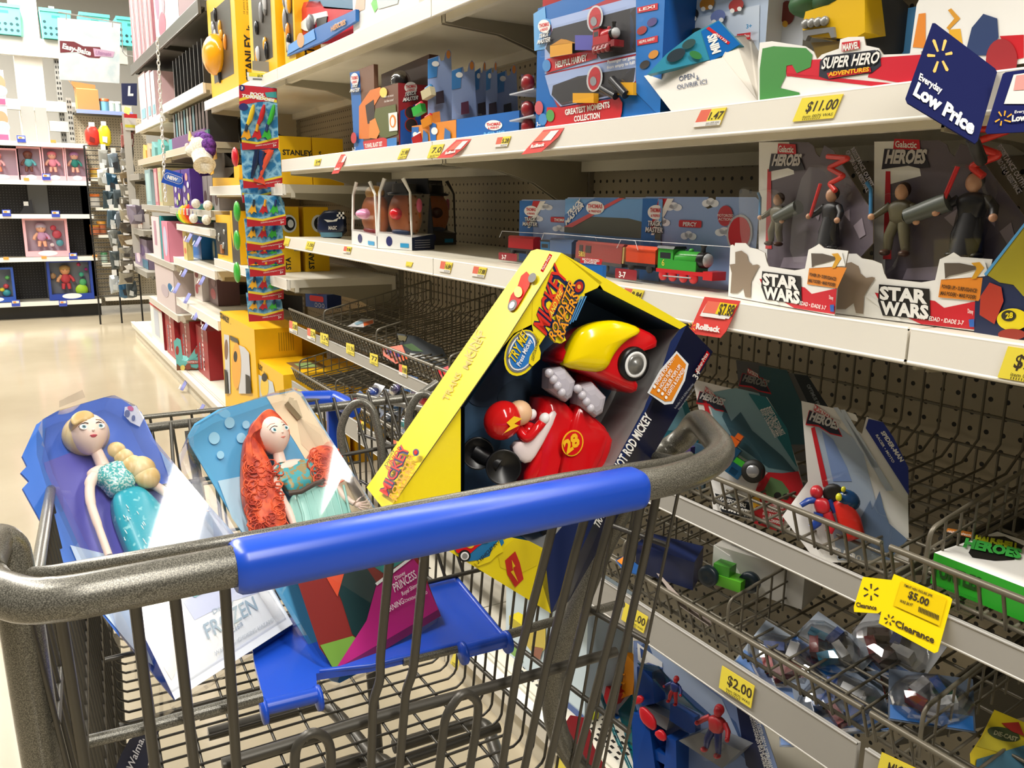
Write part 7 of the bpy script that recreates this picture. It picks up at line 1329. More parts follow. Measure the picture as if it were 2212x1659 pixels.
# red helmet truck in its tray
b = PX(ZT, .875, 622, 680, (622, 98), .10); t = thing('toy_fire_truck', 'red and white toy fire truck in a blue tray on the topmost shelf', 'toy truck', b.O)
mb = MB(); b2 = PX(ZT, .868, 620, 768, (620, 96), .012); mb.prism([b2.px(x, y) for x, y in ((620, 122), (622, 98), (682, 60), (768, 20), (768, 45), (700, 88), (620, 122))], b2.d*.01, M('#1767b5', .35)); f = b2.front(mb, dep=-.001); f.poly([(621, 118), (622, 99), (678, 62), (682, 84)], M('#5a9ae0', .35)); f.pdisc(650, 87, 8, 16, M('#c99a6a', .4)); f.ptext('REAL', (724, 56), (746, 46), (724, 52), M('#c9ccd2', .35), .03); f.ptext('HEROES', (716, 68), (748, 52), (716, 58), M('#c98a3c', .35), .05); mb.build('tray', t)
fr = Frame(V((.90, b.O.y, ZT)), (0, -1, 0), (1, 0, 0), (0, 0, 1)); mb = MB(); g = lambda x, y, d=0.: fr.px(x, y, d)
mb.prism([g(x, y) for x, y in ((642, 70), (645, 40), (656, 5), (690, 0), (700, 18), (768, 22), (768, 90), (690, 95), (660, 92))], fr.d*.12, M('#cf1f33', .25)); mb.prism([g(x, y, -.004) for x, y in ((632, 75), (640, 48), (650, 48), (668, 32), (704, 24), (706, 35), (684, 40), (672, 68), (658, 66), (648, 60), (640, 76))], fr.d*.01, W2); mb.prism([g(x, y, -.003) for x, y in ((684, 36), (706, 36), (704, 56), (684, 60))], fr.d*.005, BLACKM); mb.prism([g(x, y, .0) for x, y in ((660, 16), (668, 0), (690, -40), (768, -30), (768, 20), (700, 14))], fr.d*.1, M('#14678c', .35)); mb.build('truck_body', t)
mb = MB(); mb.lathe([(.0, .0), (.024, 0), (.026, .012), (.02, .016), (0, .014)], M('#77797c', .4), g(676, 50, .0), -fr.d, 18); mb.build('wheel', t)
b = PX(ZT, .88, 764, 905, (764, -60), .1); t = thing('toy_carton', 'white carton with green and grey print at the top edge of the view', 'toy box', b.O); mb = MB(); b.shell(mb, W2, W2); f = b.front(mb); f.poly([(765, 30), (772, -10), (790, -10), (788, 20)], M('#c9a890', .4)); f.poly([(802, 8), (812, -10), (818, 15), (810, 28)], M('#5fc04a', .4)); f.poly([(812, -20), (870, -40), (860, 8), (818, 20)], M('#b9c4c9', .4)); mb.build('carton', t)
# shelf 1.23: boxes turned with big faces towards the camera
def ybig(z, X, Y, W, H, D, label, words, body=YB):
    t = thing('tool_toy_box', label, 'toy box', (X, Y, z)); mb = MB(); mb.box((X, Y, z), (X+W, Y+D, z+H), body); f = Face(mb, (X, Y, z), (1, 0, 0), (0, -1, 0), .0005); f.k = 1
    for s_, u, v, h, rot in words: f.text(s_, u, v, h, BLACKM, off=.03, rot=rot)
    return t, mb, f
for X, l, wd in ((.935, 'left', (('STANLEY', .012, .115, .020, 0), ('Jr.', .115, .115, .012, 0))), (1.065, 'right', (('S', .025, .115, .018, 0),))):
    t, mb, f = ybig(1.2305, X, 3.32, .126, .185, .3, l+' yellow carton facing the camera behind the dive toys, level with the upper lip', wd); mb.build('carton', t)
for X, l, wd in ((.90, 'left', (('STA', .06, .01, .02, math.pi/2),)), (1.02, 'right', (('STANLEY', .035, .01, .022, math.pi/2),))):
    t, mb, f = ybig(.8935, X, 3.32, .10, .255, .3, l+' tall yellow carton behind the hanging dive toys, one shelf below the camera height', wd)
    f.disc(.06, .19, .03, .035, W2); f.disc(.062, .19, .022, .027, BLACKM); f.disc(.066, .19, .012, .016, W2); mb.build('carton', t)
# yellow window boxes facing the aisle, left of the strip
b = PX(1.2305, .868, 463, 517, (450, 322), .06); t = thing('tool_toy_box', 'opened yellow window box with dark inside on the shelf left of the dive toys', 'toy box', b.O); mb = MB(); P = lambda *q: [b.px(x, y) for x, y in q]
mb.prism(P((460, 405), (459, 384), (516, 384), (517, 405)), b.d*.05, YB); mb.prism(P((448, 322), (465, 322), (468, 343), (460, 346), (461, 375), (455, 378)), b.d*.003, YB); mb.prism(P((505, 360), (517, 356), (517, 384), (506, 384)), b.d*.05, YB); mb.add([b.px(455, 330, .05), b.px(517, 330, .05), b.px(517, 390, .05), b.px(460, 390, .05)], [(0, 1, 2, 3), (3, 2, 1, 0)], M('#59534a', .6)); mb.build('carton', t)
b = PX(.8935, .868, 471, 503, (458, 463), .07); t = thing('tool_toy_box', 'yellow window box with crumpled bag and a brown block inside, left of the dive toys', 'toy box', b.O); mb = MB(); b.shell(mb, YB, YB, YB); f = b.front(mb); f.poly([(462, 480), (490, 482), (493, 552), (470, 548)], M('#2c2a26', .4)); mb.build('carton', t); mb = MB(); q = b.px(482, 538); mb.box((-.018, -.01, -.02), (.018, .01, .02), M('#a8693c', .5), b.R(), q); mb.build('brown_block', t)
mb = MB(); 
for i in range(6): mb.ell(b.px(470+R2.random()*18, 495+R2.random()*40, -.004), (.01, .006, .012), M('#b9b9b4', .15, .3), b.R(), 8, 6)
mb.build('crumpled_bag', t)
b = PX(.8935, .868, 503, 520, (495, 455), .07); t = thing('tool_toy_box', 'dark-backed yellow box half hidden by the dive toy strip', 'toy box', b.O); mb = MB(); b.shell(mb, M('#3f3a34', .5), YB, YB); f = b.front(mb); f.poly([(497, 455), (501, 455), (506, 540), (500, 500)], YB); mb.build('carton', t)
for i, (y0, y1, c, l) in enumerate(((435, 478, '#3fae3c', 'upper green'), (498, 540, '#3fae3c', 'middle green'), (567, 610, '#3fae3c', 'lower green'), (318, 360, '#cf2030', 'red'))):
    O = aX(512 if i < 3 else 508, (y0+y1)/2, .79); t = thing('toy_paddle', l+' toy edge poking out from behind the dive toy strip', 'toy', O); mb = MB(); hh = (aX(512, y0, .79)-aX(512, y1, .79)).length/2; mb.ell(O, (.012, .035, hh), M(c, .25)); mb.build('shell', t)
# big boxes on the base deck of the tool section
def bigbox(pts, zt, label, X=.86):
    fr = Frame(aX(*pts[0], X), (0, -1, 0), (1, 0, 0), (0, 0, 1)); return fr
Yn, Yf = 3.50, 4.02; t = thing('tool_bench_box', 'large tall yellow carton with tool bench picture standing on the base deck', 'toy box', (1, 3.8, .125)); mb = MB()
y0 = aX(549, 712, .85).y; y1 = aX(475, 670, .85).y; zt_ = aX(549, 712, .85).z; mb.box((.85, y0, .1265), (1.05, y1, zt_), YB)
f = Face(mb, (.85, y1, .1265), (0, -1, 0), (-1, 0, 0), .0006); f.k = 1; f.ptext('STANLEY', (476, 686), (496, 699), (475, 674), BLACKM, .04); f.ptext('Jr.', (498, 700), (501, 702), (498, 697), BLACKM)
f.poly([(485, 722), (496, 724), (499, 850), (489, 850)], M('#c9cbd0', .4)); f.pdisc(490, 755, 4, 22, M('#7a5a4a', .5)); f.poly([(498, 724), (515, 732), (517, 742), (499, 734)], M('#4a463c', .5)); f.poly([(518, 745), (530, 750), (540, 762), (545, 850), (518, 850)], M('#c9cbd0', .4)); f.pdisc(513, 790, 10, 50, M('#e8a42c', .4)); f.pdisc(511, 770, 4, 12, BLACKM); f.poly([(533, 808), (542, 812), (546, 850), (534, 850)], BLACKM); f.poly([(487, 797), (493, 800), (496, 850), (489, 850)], BLACKM)
ft2 = Face(mb, (.85, y1, zt_), (1, 0, 0), (0, 0, 1), .0006); 
s = Face(mb, (.85, y0, .1265), (1, 0, 0), (0, -1, 0), .0005); s.k = 1
for i in range(7): s.rect(.10+i*.010, zt_-.1265-.10, .104+i*.010, zt_-.1265-.02, M('#b98f14', .4), k=1)
mb.build('carton', t)
f = None
for (xa, ya), (xb, yb_), X0, X1, l in (((547, 765), (612, 815), .86, 1.12, 'shorter yellow carton with the tool picture, in front of the tall one'),):
    A, B_ = aX(xa, ya, X0), aX(xb, yb_, X0); t = thing('tool_bench_box', l, 'toy box', (X0, B_.y, .1265)); mb = MB(); zt2 = (A.z+B_.z)/2; y0b, y1b = aX(xb, yb_, X0).y, min(A.y, y0-.01); mb.box((X0, y0b, .1265), (X1, y1b, zt2), YB); f = Face(mb, (X0, y1b, .1265), (0, -1, 0), (-1, 0, 0), .0006); f.k = 1
    f.ptext('STANLEY', (547, 786), (568, 803), (546, 775), BLACKM, .04); f.ptext('Jr.', (570, 804), (574, 806), (570, 801), BLACKM, .02); f.poly([(552, 805), (590, 825), (600, 870), (552, 870)], M('#c2ccd6', .4)); f.pdisc(573, 835, 9, 24, M('#e8c23c', .4)); f.pdisc(573, 815, 6, 9, BLACKM)
    ft2 = Face(mb, (X0, y0b, zt2), (1, 0, 0), (0, 0, 1), .0006); ft2.k = 1; ft2.rect(.08, .08, .2, .24, M('#7a5a34', .5)); ft2.rect(.10, .1, .17, .2, M('#8fae6a', .5)); mb.build('carton', t)
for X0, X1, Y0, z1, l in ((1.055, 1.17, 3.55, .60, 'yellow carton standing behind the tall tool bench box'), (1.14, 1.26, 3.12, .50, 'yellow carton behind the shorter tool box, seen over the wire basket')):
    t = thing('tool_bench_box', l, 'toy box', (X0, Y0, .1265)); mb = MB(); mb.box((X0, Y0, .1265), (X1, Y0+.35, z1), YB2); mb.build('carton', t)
# ================================================================ far sections
def simple_box(name, label, cat, X, Y0, Y1, z0, z1, D, c, c2=None, arts=(), group=None, dx=0):
    t = thing(name, label, cat, (X+D/2, (Y0+Y1)/2, z0), group); mb = MB(); mb.box((X, Y0, z0), (X+D, Y1, z1), M(c2 or c, .4)); f = Face(mb, (X, Y1, z0), (0, -1, 0), (-1, 0, 0), .0008); f.k = 1; W, H = Y1-Y0, z1-z0; f.rect(0, 0, W, H, M(c, .4))
    for a in arts:
        if a[0] == 'r': f.rect(a[1]*W, a[2]*H, a[3]*W, a[4]*H, M(a[5], .4))
        elif a[0] == 'd': f.disc(a[1]*W, a[2]*H, a[3]*W, a[4]*H, M(a[5], .4))
        elif a[0] == 't': f.text(a[1], a[2]*W, a[3]*H, a[4]*H, M(a[6], .4), w=a[5]*W, off=.03, rot=a[7] if len(a) > 7 else 0)
    mb.build('carton', t); return t
# top dark shelf: pink boxes
pk = [(6.38, 6.55, '#d8a8ae'), (6.18, 6.36, '#e0b4b8'), (6.0, 6.16, '#c99aa0'), (5.82, 5.98, '#e6c0c2'), (5.66, 5.80, '#d0a0a6')]
for i, (a, b_, c) in enumerate(pk): simple_box('doll_box', 'narrow pink box on the dark top shelf, '+('farthest', 'second farthest', 'middle', 'second nearest', 'nearest')[i]+' of the five', 'toy box', .87, a, b_, 2.061, 2.52, .25, c, '#c98a94', [('r', .1, .05, .3, .95, '#b07a84'), ('r', .6, .05, .75, .95, '#f0d8d8')], 'pink boxes on the dark top shelf')
simple_box('doll_box', 'large pink and white doll box with rose print on the dark top shelf', 'toy box', .87, 4.80, 5.55, 2.061, 2.6, .25, '#eee6e6', '#e8d0d4', [('d', .16, .50, .10, .30, '#e07a9a'), ('d', .32, .12, .16, .12, '#cf6a80'), ('d', .42, .3, .06, .1, '#e8a0ae'), ('d', .62, .42, .08, .07, '#3a2c4a'), ('d', .74, .34, .10, .05, '#4a4248')])
t = thing('crown_box', 'pale lilac box behind the pink ones, at the far end of the dark top shelf', 'toy box', (1.0, 6.7, 2.06)); mb = MB(); mb.box((.98, 6.62, 2.0), (1.2, 6.8, 2.5), M('#8f9ad0', .5)); mb.build('carton', t)
# 1.70 shelf folders, 1.66 shelf pink packs
for i in range(9): 
    t = thing('dark_folder', 'thin dark pack standing in the row under the dark top shelf, number counted from the chain side', 'toy pack', (1.0, 4.45+i*.1, 1.7), 'thin dark packs under the dark top shelf'); t['label'] = 'thin dark pack, '+ordn2[i]+' from the right, standing under the dark top shelf'
    mb = MB(); mb.box((.90, 4.45+i*.1, 1.701), (1.15, 4.463+i*.1, 1.93), M('#2c2b2a', .25)); mb.build('wrapper', t)
for i, (a, b_) in enumerate(((6.15, 6.45), (5.95, 6.12), (5.78, 5.92))): simple_box('doll_box', ('farthest', 'middle', 'nearest')[i]+' pale pink pack standing behind the chain on the shelf', 'toy box', .875, a, b_, 1.661, 1.98-.02*i, .2, '#e8cfcf' if i != 2 else '#cfd8dc', '#d8b4b8', [('d', .5, .6, .3, .2, '#f4e6e2'), ('r', .2, .1, .8, .3, '#7ab0c0')])
# purple tray with striped packs
t = thing('purple_display_tray', 'purple and teal carton tray behind the plush unicorn', 'display tray', (1, 5, 1.44)); mb = MB(); mb.box((.865, 4.33, 1.441), (.872, 5.25, 1.505), M('#6a3f7c', .4)); mb.box((.865, 5.25, 1.441), (.872, 5.36, 1.505), M('#4fb0b4', .4)); mb.box((.873, 4.33, 1.441), (1.1, 5.36, 1.446), M('#6a3f7c', .4)); mb.box((.864, 4.25, 1.441), (.872, 4.325, 1.495), M('#2a6a60', .4)); mb.build('tray_carton', t)
for i in range(12):
    y = 4.36+i*.082; c = ('#d8d4c8', '#7ab0bc', '#c9b4ae')[i % 3] if i > 3 else '#7d6c68'; t = simple_box('striped_pack', 'striped pack, '+ordn2[i]+' from the right, standing in the purple tray', 'toy pack', .89, y, y+.045, 1.4465, 1.64, .14, c, '#3a3834', [('r', .35, 0, .65, 1, '#5a8f9c' if i > 5 else '#4a3c3a')], 'striped packs in the purple tray')
for i, (y, c) in enumerate(((6.4, '#e8b45a'), (6.2, '#c9a88a'), (6.0, '#7ab4b4'), (5.75, '#5fb0ac'))):
    t = thing('carton_flap_tray', ('farthest', 'second', 'third', 'nearest')[i]+' small cut-out carton tray on the shelf left of the purple tray', 'display tray', (.9, y, 1.431)); mb = MB(); mb.prism([(.87, y-.07, 1.431), (.87, y+.07, 1.431), (.87, y+.07, 1.47), (.87, y+.03, 1.53), (.87, y-.07, 1.49)], (.05, 0, 0), M(c, .5)); mb.build('carton', t)
# purple boxes on the 1.118 shelf
PUR = [('d', .2, .2, .12, .1, '#b9a8c9'), ('d', .6, .8, .14, .1, '#e0a08a'), ('d', .35, .5, .13, .09, '#c9c4d2'), ('d', .75, .3, .12, .1, '#e8dc8a'), ('d', .5, .15, .12, .08, '#a8c08a'), ('d', .8, .6, .12, .08, '#e0d8e0'), ('d', .2, .8, .1, .08, '#d0a0c0')]
simple_box('purple_toy_box', 'purple box with pale picture dots, left one, above the rainbow plush', 'toy box', .87, 5.08, 5.34, 1.119, 1.33, .2, '#52308c', None, PUR); simple_box('purple_toy_box', 'purple box with pale picture dots, right one, above the rainbow plush', 'toy box', .87, 4.80, 5.06, 1.119, 1.33, .2, '#52308c', None, PUR)
for i in range(3): simple_box('grey_toy_box', ('left', 'middle', 'right')[i]+' grey box with a dark round print, in shadow above the rainbow plush', 'toy box', .92, 4.62-i*.13, 4.74-i*.13, 1.119, 1.29, .2, '#8a8280', None, [('d', .5, .35, .3, .22, '#4a3530')])
for i, (a, b_, c) in enumerate(((6.2, 6.45, '#8fb0b4'), (5.92, 6.05, '#c9828c'), (5.75, 5.88, '#cfc39a'))): simple_box('doll_box', ('teal wrapped pack', 'dusty pink pack', 'cream pack')[i]+' standing left of the NEW tag under the chain', 'toy box', .87, a, b_, 1.126, 1.36, .2, c, None, [('r', .2, .1, .8, .9, ('#a8c9c9', '#e0b0b4', '#b0c0a0')[i])])
# pink, teal and blue boxes on the .83 / .78 shelves
simple_box('doll_box', 'tall pale pink box at the far end of the teal and blue boxes', 'toy box', .865, 5.95, 6.28, .781, 1.05, .25, '#e8d4d6', None, [('r', .3, .3, .6, .9, '#b990a0')]); simple_box('doll_box', 'narrow teal box between two pink ones under the grey shelf', 'toy box', .868, 5.86, 5.94, .781, 1.06, .25, '#1f8f94'); simple_box('doll_box', 'pink box with a pale doll print beside the narrow teal one', 'toy box', .865, 5.62, 5.85, .781, 1.03, .25, '#e08aa0', None, [('d', .5, .5, .3, .38, '#c4c4dc')])
simple_box('blue_toy_box', 'bright blue carton under the short shelf of the rainbow plush', 'toy box', .95, 5.05, 5.38, .831, 1.0, .2, '#1a6fb8'); simple_box('blue_toy_box', 'darker blue carton right of the bright blue one', 'toy box', 1.0, 4.78, 5.03, .831, .99, .2, '#174f78', None, [('d', .3, .4, .12, .3, '#a8a890')]); simple_box('paper_strip_pack', 'yellow and lilac narrow pack leaning before the blue cartons', 'toy pack', .87, 5.03, 5.14, .831, 1.0, .03, '#d9c47a', None, [('d', .5, .3, .3, .1, '#d97a5a'), ('d', .5, .7, .3, .1, '#c9a0c9')])
# pale pink and candy packs on the .585 / .47 shelves
simple_box('doll_box', 'large pale pink box with a blue corner on the low far shelf', 'toy box', .86, 5.5, 6.25, .471, .74, .3, '#cfc0be', None, [('d', .8, .55, .12, .1, '#1f6a9a'), ('d', .5, .4, .2, .15, '#b9aab0')])
simple_box('candy_pack', 'white and pink patterned pack on the long empty shelf', 'toy pack', .95, 5.10, 5.33, .586, .78, .12, '#e6dcd8', None, [('d', .3, .3, .2, .15, '#c04a58'), ('d', .6, .5, .2, .12, '#d07a80'), ('d', .4, .75, .22, .1, '#8a3a3c')]); simple_box('candy_pack', 'dark pink patterned pack beside the white one on the long shelf', 'toy pack', .98, 4.83, 5.06, .586, .78, .12, '#6a4a4c', None, [('d', .5, .3, .3, .16, '#b0484f'), ('d', .6, .65, .25, .12, '#8a6a6c')])
# red boxes and open teal carton on the base deck
simple_box('red_toy_box', 'white and red printed box end at the far end of the red boxes', 'toy box', .875, 6.2, 6.75, .1265, .44, .3, '#e0dcd8', '#8c1c24', [('r', .3, .2, .7, .8, '#b9c0cc'), ('r', .0, .85, 1, 1, '#c84a4a')])
for i, (a, b_) in enumerate(((5.78, 6.14), (5.40, 5.74), (5.02, 5.36))): simple_box('red_toy_box', ('farthest', 'middle', 'nearest')[i]+' dark red lettered box on the base deck', 'toy box', .885+.03*i, a, b_, .1265, .44-.01*i, .3, '#9c1a24', None, [('t', 'Moldable', .62, .12, .14, 1.2, '#e6d4d4', math.pi/2), ('t', 'COLOR', .35, .1, .10, .5, '#7ab0c0', math.pi/2)])
fr = Frame(aZ(382, 800, .127), (.93, -.36, 0), (.36, .93, 0), (0, 0, 1)); t = thing('open_snack_carton', 'open turquoise display carton with three raised flaps on the base deck', 'display tray', fr.O); mb = MB()
TQ = M('#6fc0bc', .5); P = lambda *q: [fr.px(x, y) for x, y in q]
mb.prism(P((382, 800), (380, 775), (400, 780), (430, 770), (448, 762), (455, 770), (456, 796)), fr.d*.14, TQ); mb.prism(P((375, 738), (382, 730), (390, 734), (395, 775), (384, 782), (380, 775)), fr.d*.004, TQ); mb.prism(P((405, 778), (428, 742), (441, 750), (420, 776)), fr.d*.004, TQ); mb.prism(P((434, 770), (448, 740), (460, 746), (452, 766)), fr.d*.004, TQ)
f = Face(mb, fr.O, fr.w, -fr.d, .0008); f.k = 1
for a, b_ in (((383, 757), 6), ((424, 757), 5), ((447, 752), 4)): f.pdisc(a[0], a[1], b_*.6, b_*1.6, M('#a8403c', .5))
f.poly([(382, 800), (382, 785), (390, 792), (400, 790), (425, 796), (450, 776), (455, 778), (456, 796)], M('#7a4a30', .5)); f.pdisc(418, 782, 14, 4, M('#b04a40', .5)); f.pdisc(395, 794, 5, 6, M('#e0d06a', .5)); f.pdisc(407, 792, 6, 7, M('#8a4a3a', .5)); f.ptext('TOOTSIE ROLL', (404, 784), (432, 783), (404, 780), W2, .02); mb.build('carton', t)
# plush unicorn
PL = two_tone('cream_plush', '#d9d2c0', '#f2eee2', 120, .9, bump=.5)
O = aX(425, 330, .80); t = thing('plush_unicorn', 'white plush unicorn with purple mane and yellow horn hanging at the shelf edge', 'plush toy', O); R_ = Matrix.Rotation(0, 3, 'Z'); g = lambda x, y, X=.80: aX(x, y, X); mm = lambda px: px*.0024
mb = MB(); mb.ell(g(432, 322), (.05, .058, .054), PL); mb.ell(g(416, 326), (.034, .036, .03), PL); mb.ell(g(405, 318), (.014, .014, .02), M('#e6c4bc', .8)); mb.tube([g(436, 335), g(440, 350), g(442, 357)], [.046, .043, .05], PL, 18)
mb.build('head_and_body', t)
for x in (430, 441, 451): mb = MB(); mb.lathe([(.024, 0), (.016, .03), (.0, .045)], PL, g(x, 354), (0, 0, -1), 10); mb.build('leg', t)
mb = MB(); mb = MB(); mb.lathe([(.012, 0), (.008, .03), (0, .05)], M('#e8cf7a', .6), g(412, 304), (0, .3, 1), 12); mb.build('horn', t)
mb = MB(); mb.lathe([(.014, 0), (.012, .02), (0, .032)], PL, g(420, 308), (-.3, -.1, 1), 10); mb.build('ear', t)
mb = MB(); FM = two_tone('purple_fleece', '#4a2268', '#7a3f9c', 90, .9, bump=.8)
for x, y, r in ((430, 298, .026), (438, 298, .03), (446, 304, .034), (451, 314, .034), (452, 325, .03), (450, 336, .024), (447, 344, .018)): mb.ell(g(x, y, .83), (r, r*1.1, r), FM, n=14, k=10)
mb.build('mane', t)
# rainbow plush caterpillar
t = thing('rainbow_plush', 'rainbow striped plush caterpillar with four cream feet on the short shelf', 'plush toy', aX(430, 482, .88)); g = lambda x, y, X=.90: aX(x, y, X); segs = [(396, 462, 14, '#3fa8a0'), (402, 463, 19, '#5fc04a'), (408, 462, 21, '#e8dc2c'), (415, 461, 22, '#ef9a1c'), (422, 460, 22, '#e0361c'), (430, 460, 22, '#7a2a5a'), (438, 461, 21, '#2c2a6c'), (446, 461, 21, '#1d5a5a'), (453, 461, 18, '#1f5a3a')]
mb = MB()
for x, y, r, c in segs:
    q = g(x, y); rr = (g(x, y-r)-q).length; mb.ell(q, (rr, rr*.75, rr), two_tone('plush_'+c[1:], c, c, 100, .95, bump=.8), n=18, k=12)
mb.build('striped_body', t); mb = MB(); q = g(386, 458); mb.ell(q, (.026, .026, .028), PL); mb.build('cream_nose', t)
for x, y in ((423, 440), (449, 444), (418, 472), (446, 475)):
    mb = MB(); q = g(x, y, .83); mb.ell(q, (.022, .024, .024), PL, n=14, k=10); mb.build('foot', t)
# chain with the blue NEW tag
t = thing('plastic_chain', 'white plastic chain hanging from the dark top shelf', 'chain', (.80, 5.2, 2.0)); mb = MB(); A, B_ = aX(340, 84, .79), aX(358, 440, .79); A2 = aX(340, 84, .79); n = 36
for i in range(n):
    c = A.lerp(aX(358, 440, .79), i/n); r = (A-B_).length/n*.62; ax = V((1, .3, 0)).normalized() if i % 2 else V((-.3, 1, 0)).normalized(); mb.tube([c+ax*.008*math.cos(a)+V((0, 0, 1))*r*math.sin(a) for a in [k*math.pi/4 for k in range(8)]], .003, M('#eceae2', .4), 6, closed=True)
mb.build('links', t)
fr = Frame(aX(355, 385, .775), (.93, -.30, -.2), (.30, .95, 0), (.2, .05, .95)); t = thing('new_tag', 'blue tag reading NEW clipped to the white chain', 'tag', fr.O); mb = MB(); mb.prism([fr.px(x, y) for x, y in ((358, 365), (402, 378), (393, 408), (348, 394))], fr.d*.004, M('#1f4fb5', .35)); f = Face(mb, fr.O, fr.w, -fr.d, .0008); f.k = 1
def pill(x0, y0, x1, y1, r, m): 
    dx, dy = x1-x0, y1-y0; L = math.hypot(dx, dy); ux, uy = dx/L, dy/L; pts = []
    for k in range(9): a = math.pi/2+k*math.pi/8; pts.append((x0+r*(math.cos(a)*ux-math.sin(a)*uy), y0+r*(math.cos(a)*uy+math.sin(a)*ux)))
    for k in range(9): a = -math.pi/2+k*math.pi/8; pts.append((x1+r*(math.cos(a)*ux-math.sin(a)*uy), y1+r*(math.cos(a)*uy+math.sin(a)*ux)))
    f.poly(pts, m)
pill(362, 381, 387, 390, 8, W2); pill(362, 381, 387, 390, 7, M('#1f4fb5', .35)); pill(363, 381.5, 386, 389.5, 5.5, M('#5f83c9', .35)); f.ptext('NEW', (361, 385), (383, 392), (363, 378), W2, .06); mb.build('tag_plate', t)
# ================================================================ stock of the doll display
def doll_box(x0, x1, y0, y1, Z, label, skin, dress, hat, body='#eeb2ba', inner='#b4aab8', lying=False, extra=None, hair=None):
    A = aY(x0, y1, YF+.06); B_ = aY(x1, y1, YF+.06); zt = aY(x0, y0, YF+.06).z; t = thing('doll_box', label, 'doll box', (A.x, YF+.06, Z)); W, H = B_.x-A.x, zt-Z; mb = MB(); O = V((A.x, YF+.06, Z)); D = .12
    P = lambda u, v, d=0.: O+V((u*W, d, v*H))
    mb.box(P(0, 0), P(1, .14, D), M(body, .4)); mb.box(P(0, .14), P(.06, 1, D), M(body, .4)); mb.box(P(.94, .14), P(1, 1, D), M(body, .4)); mb.box(P(.06, .95), P(.94, 1, D), M(body, .4)); mb.box(P(.06, .14, D-.005), P(.94, .95, D), M(inner, .5)); f = Face(mb, O, (1, 0, 0), (0, -1, 0), .001); f.disc(W*.5, H*.09, W*.22, H*.07, W2); mb.build('carton', t)
    mb = MB(); c = P(.40 if extra else .45, .50, D*.5); s_ = min(W*.9, H*.55)*.6
    mb.ell(c+V((0, 0, H*.24)), (s_*.36, s_*.33, s_*.36), M(skin, .45)); mb.ell(c+V((0, 0, H*.03)), (s_*.34, s_*.26, s_*.4), M(dress, .6))
    for q in (-1, 1): mb.tube([c+V((q*s_*.26, 0, H*.11)), c+V((q*s_*.5, -.01, H*.02)), c+V((q*s_*.56, -.02, -H*.05))], s_*.12, M(skin if q < 0 else dress, .5), 8); mb.tube([c+V((q*s_*.16, 0, -H*.1)), c+V((q*s_*.22, -.01, -H*.24))], [s_*.16, s_*.12], M(skin if not hair else dress, .5), 8)
    for q in (-.12, .12): mb.ell(c+V((q*s_, -s_*.32, H*.25)), (s_*.03, s_*.02, s_*.035), BLACKM, n=8, k=6)
    o = mb.build('baby_doll', t); mb = MB(); mb.ell(c+V((0, .004, H*.24+s_*.12)), (s_*.40, s_*.36, s_*.30), M(hat, .6)); mb.build('hat' if not hair else 'hair', o)
    if extra:
        for k, (u, v, r, cc) in enumerate(extra): mb = MB(); mb.ell(P(u, v, D*.5), (r*W, .02, r*H), M(cc, .4), n=12, k=8); mb.build('accessory', t)
    mb = MB(); mb.add([P(.06, .14), P(.94, .14), P(.94, .95), P(.06, .95)], [(0, 1, 2, 3)], CLEARB); mb.build('window_film', t)
doll_box(-40, 45, 318, 386, 1.321, 'pink doll box cut by the left picture edge, doll lying with an orange face', '#d88a66', '#e8b0b4', '#e8a0a8'); doll_box(42, 94, 316, 387, 1.321, 'doll box with a dark-skinned baby doll in turquoise', '#6a4032', '#5fb4bc', '#7a4a3c'); doll_box(96, 144, 316, 388, 1.321, 'doll box with a baby doll in a pink dress and pink hat', '#e8b49c', '#ee9ab0', '#e88a98'); doll_box(145, 191, 317, 389, 1.321, 'doll box with a baby doll in teal trousers', '#e8b49c', '#2a8f84', '#b98ac0')
doll_box(56, 152, 472, 554, .598, 'large pink box with a lilac-dressed baby doll and red accessories', '#e8b090', '#c99ac0', '#b8b0c0', extra=((.68, .75, .07, '#c84a5a'), (.75, .58, .11, '#c04a5a'), (.55, .5, .05, '#d05a6a'), (.80, .35, .09, '#4f9aa4'), (.62, .3, .05, '#e6e0e0')))
doll_box(108, 205, 563, 650, .171, 'open-front box with a blonde doll in red and a lime green potty', '#d89a6a', '#c03a44', '#b08a4c', body='#22409a', inner='#7a8088', hair=1, extra=((.74, .22, .15, '#a8d82c'), (.76, .62, .06, '#3fae8a'), (.78, .42, .09, '#4fae6a'), (.72, .88, .05, '#c02a5a'), (.88, .75, .04, '#b02a7a'), (.12, .6, .08, '#a8845a')))
doll_box(-60, 36, 580, 652, .171, 'blue-based toy box with colourful small parts, cut by the left picture edge', '#d89a6a', '#5a7a8a', '#7a8a4a', body='#2a50a8', inner='#6f7a82', extra=((.62, .62, .05, '#c03a44'), (.8, .45, .07, '#c03a44'), (.7, .35, .06, '#d8c82c'), (.85, .7, .06, '#5fae5a'), (.8, .25, .1, '#2a8f94')))
for i, (y0, y1, c) in enumerate(((170, 215, '#e8a898'), (222, 285, '#d87a88'))): simple_box('pink_character_box', ('upper', 'lower')[i]+' pink and white box at the left picture edge on the top doll shelf', 'toy box', -.05, 0, 0, 0, 0, .01, '#fff') if 0 else None
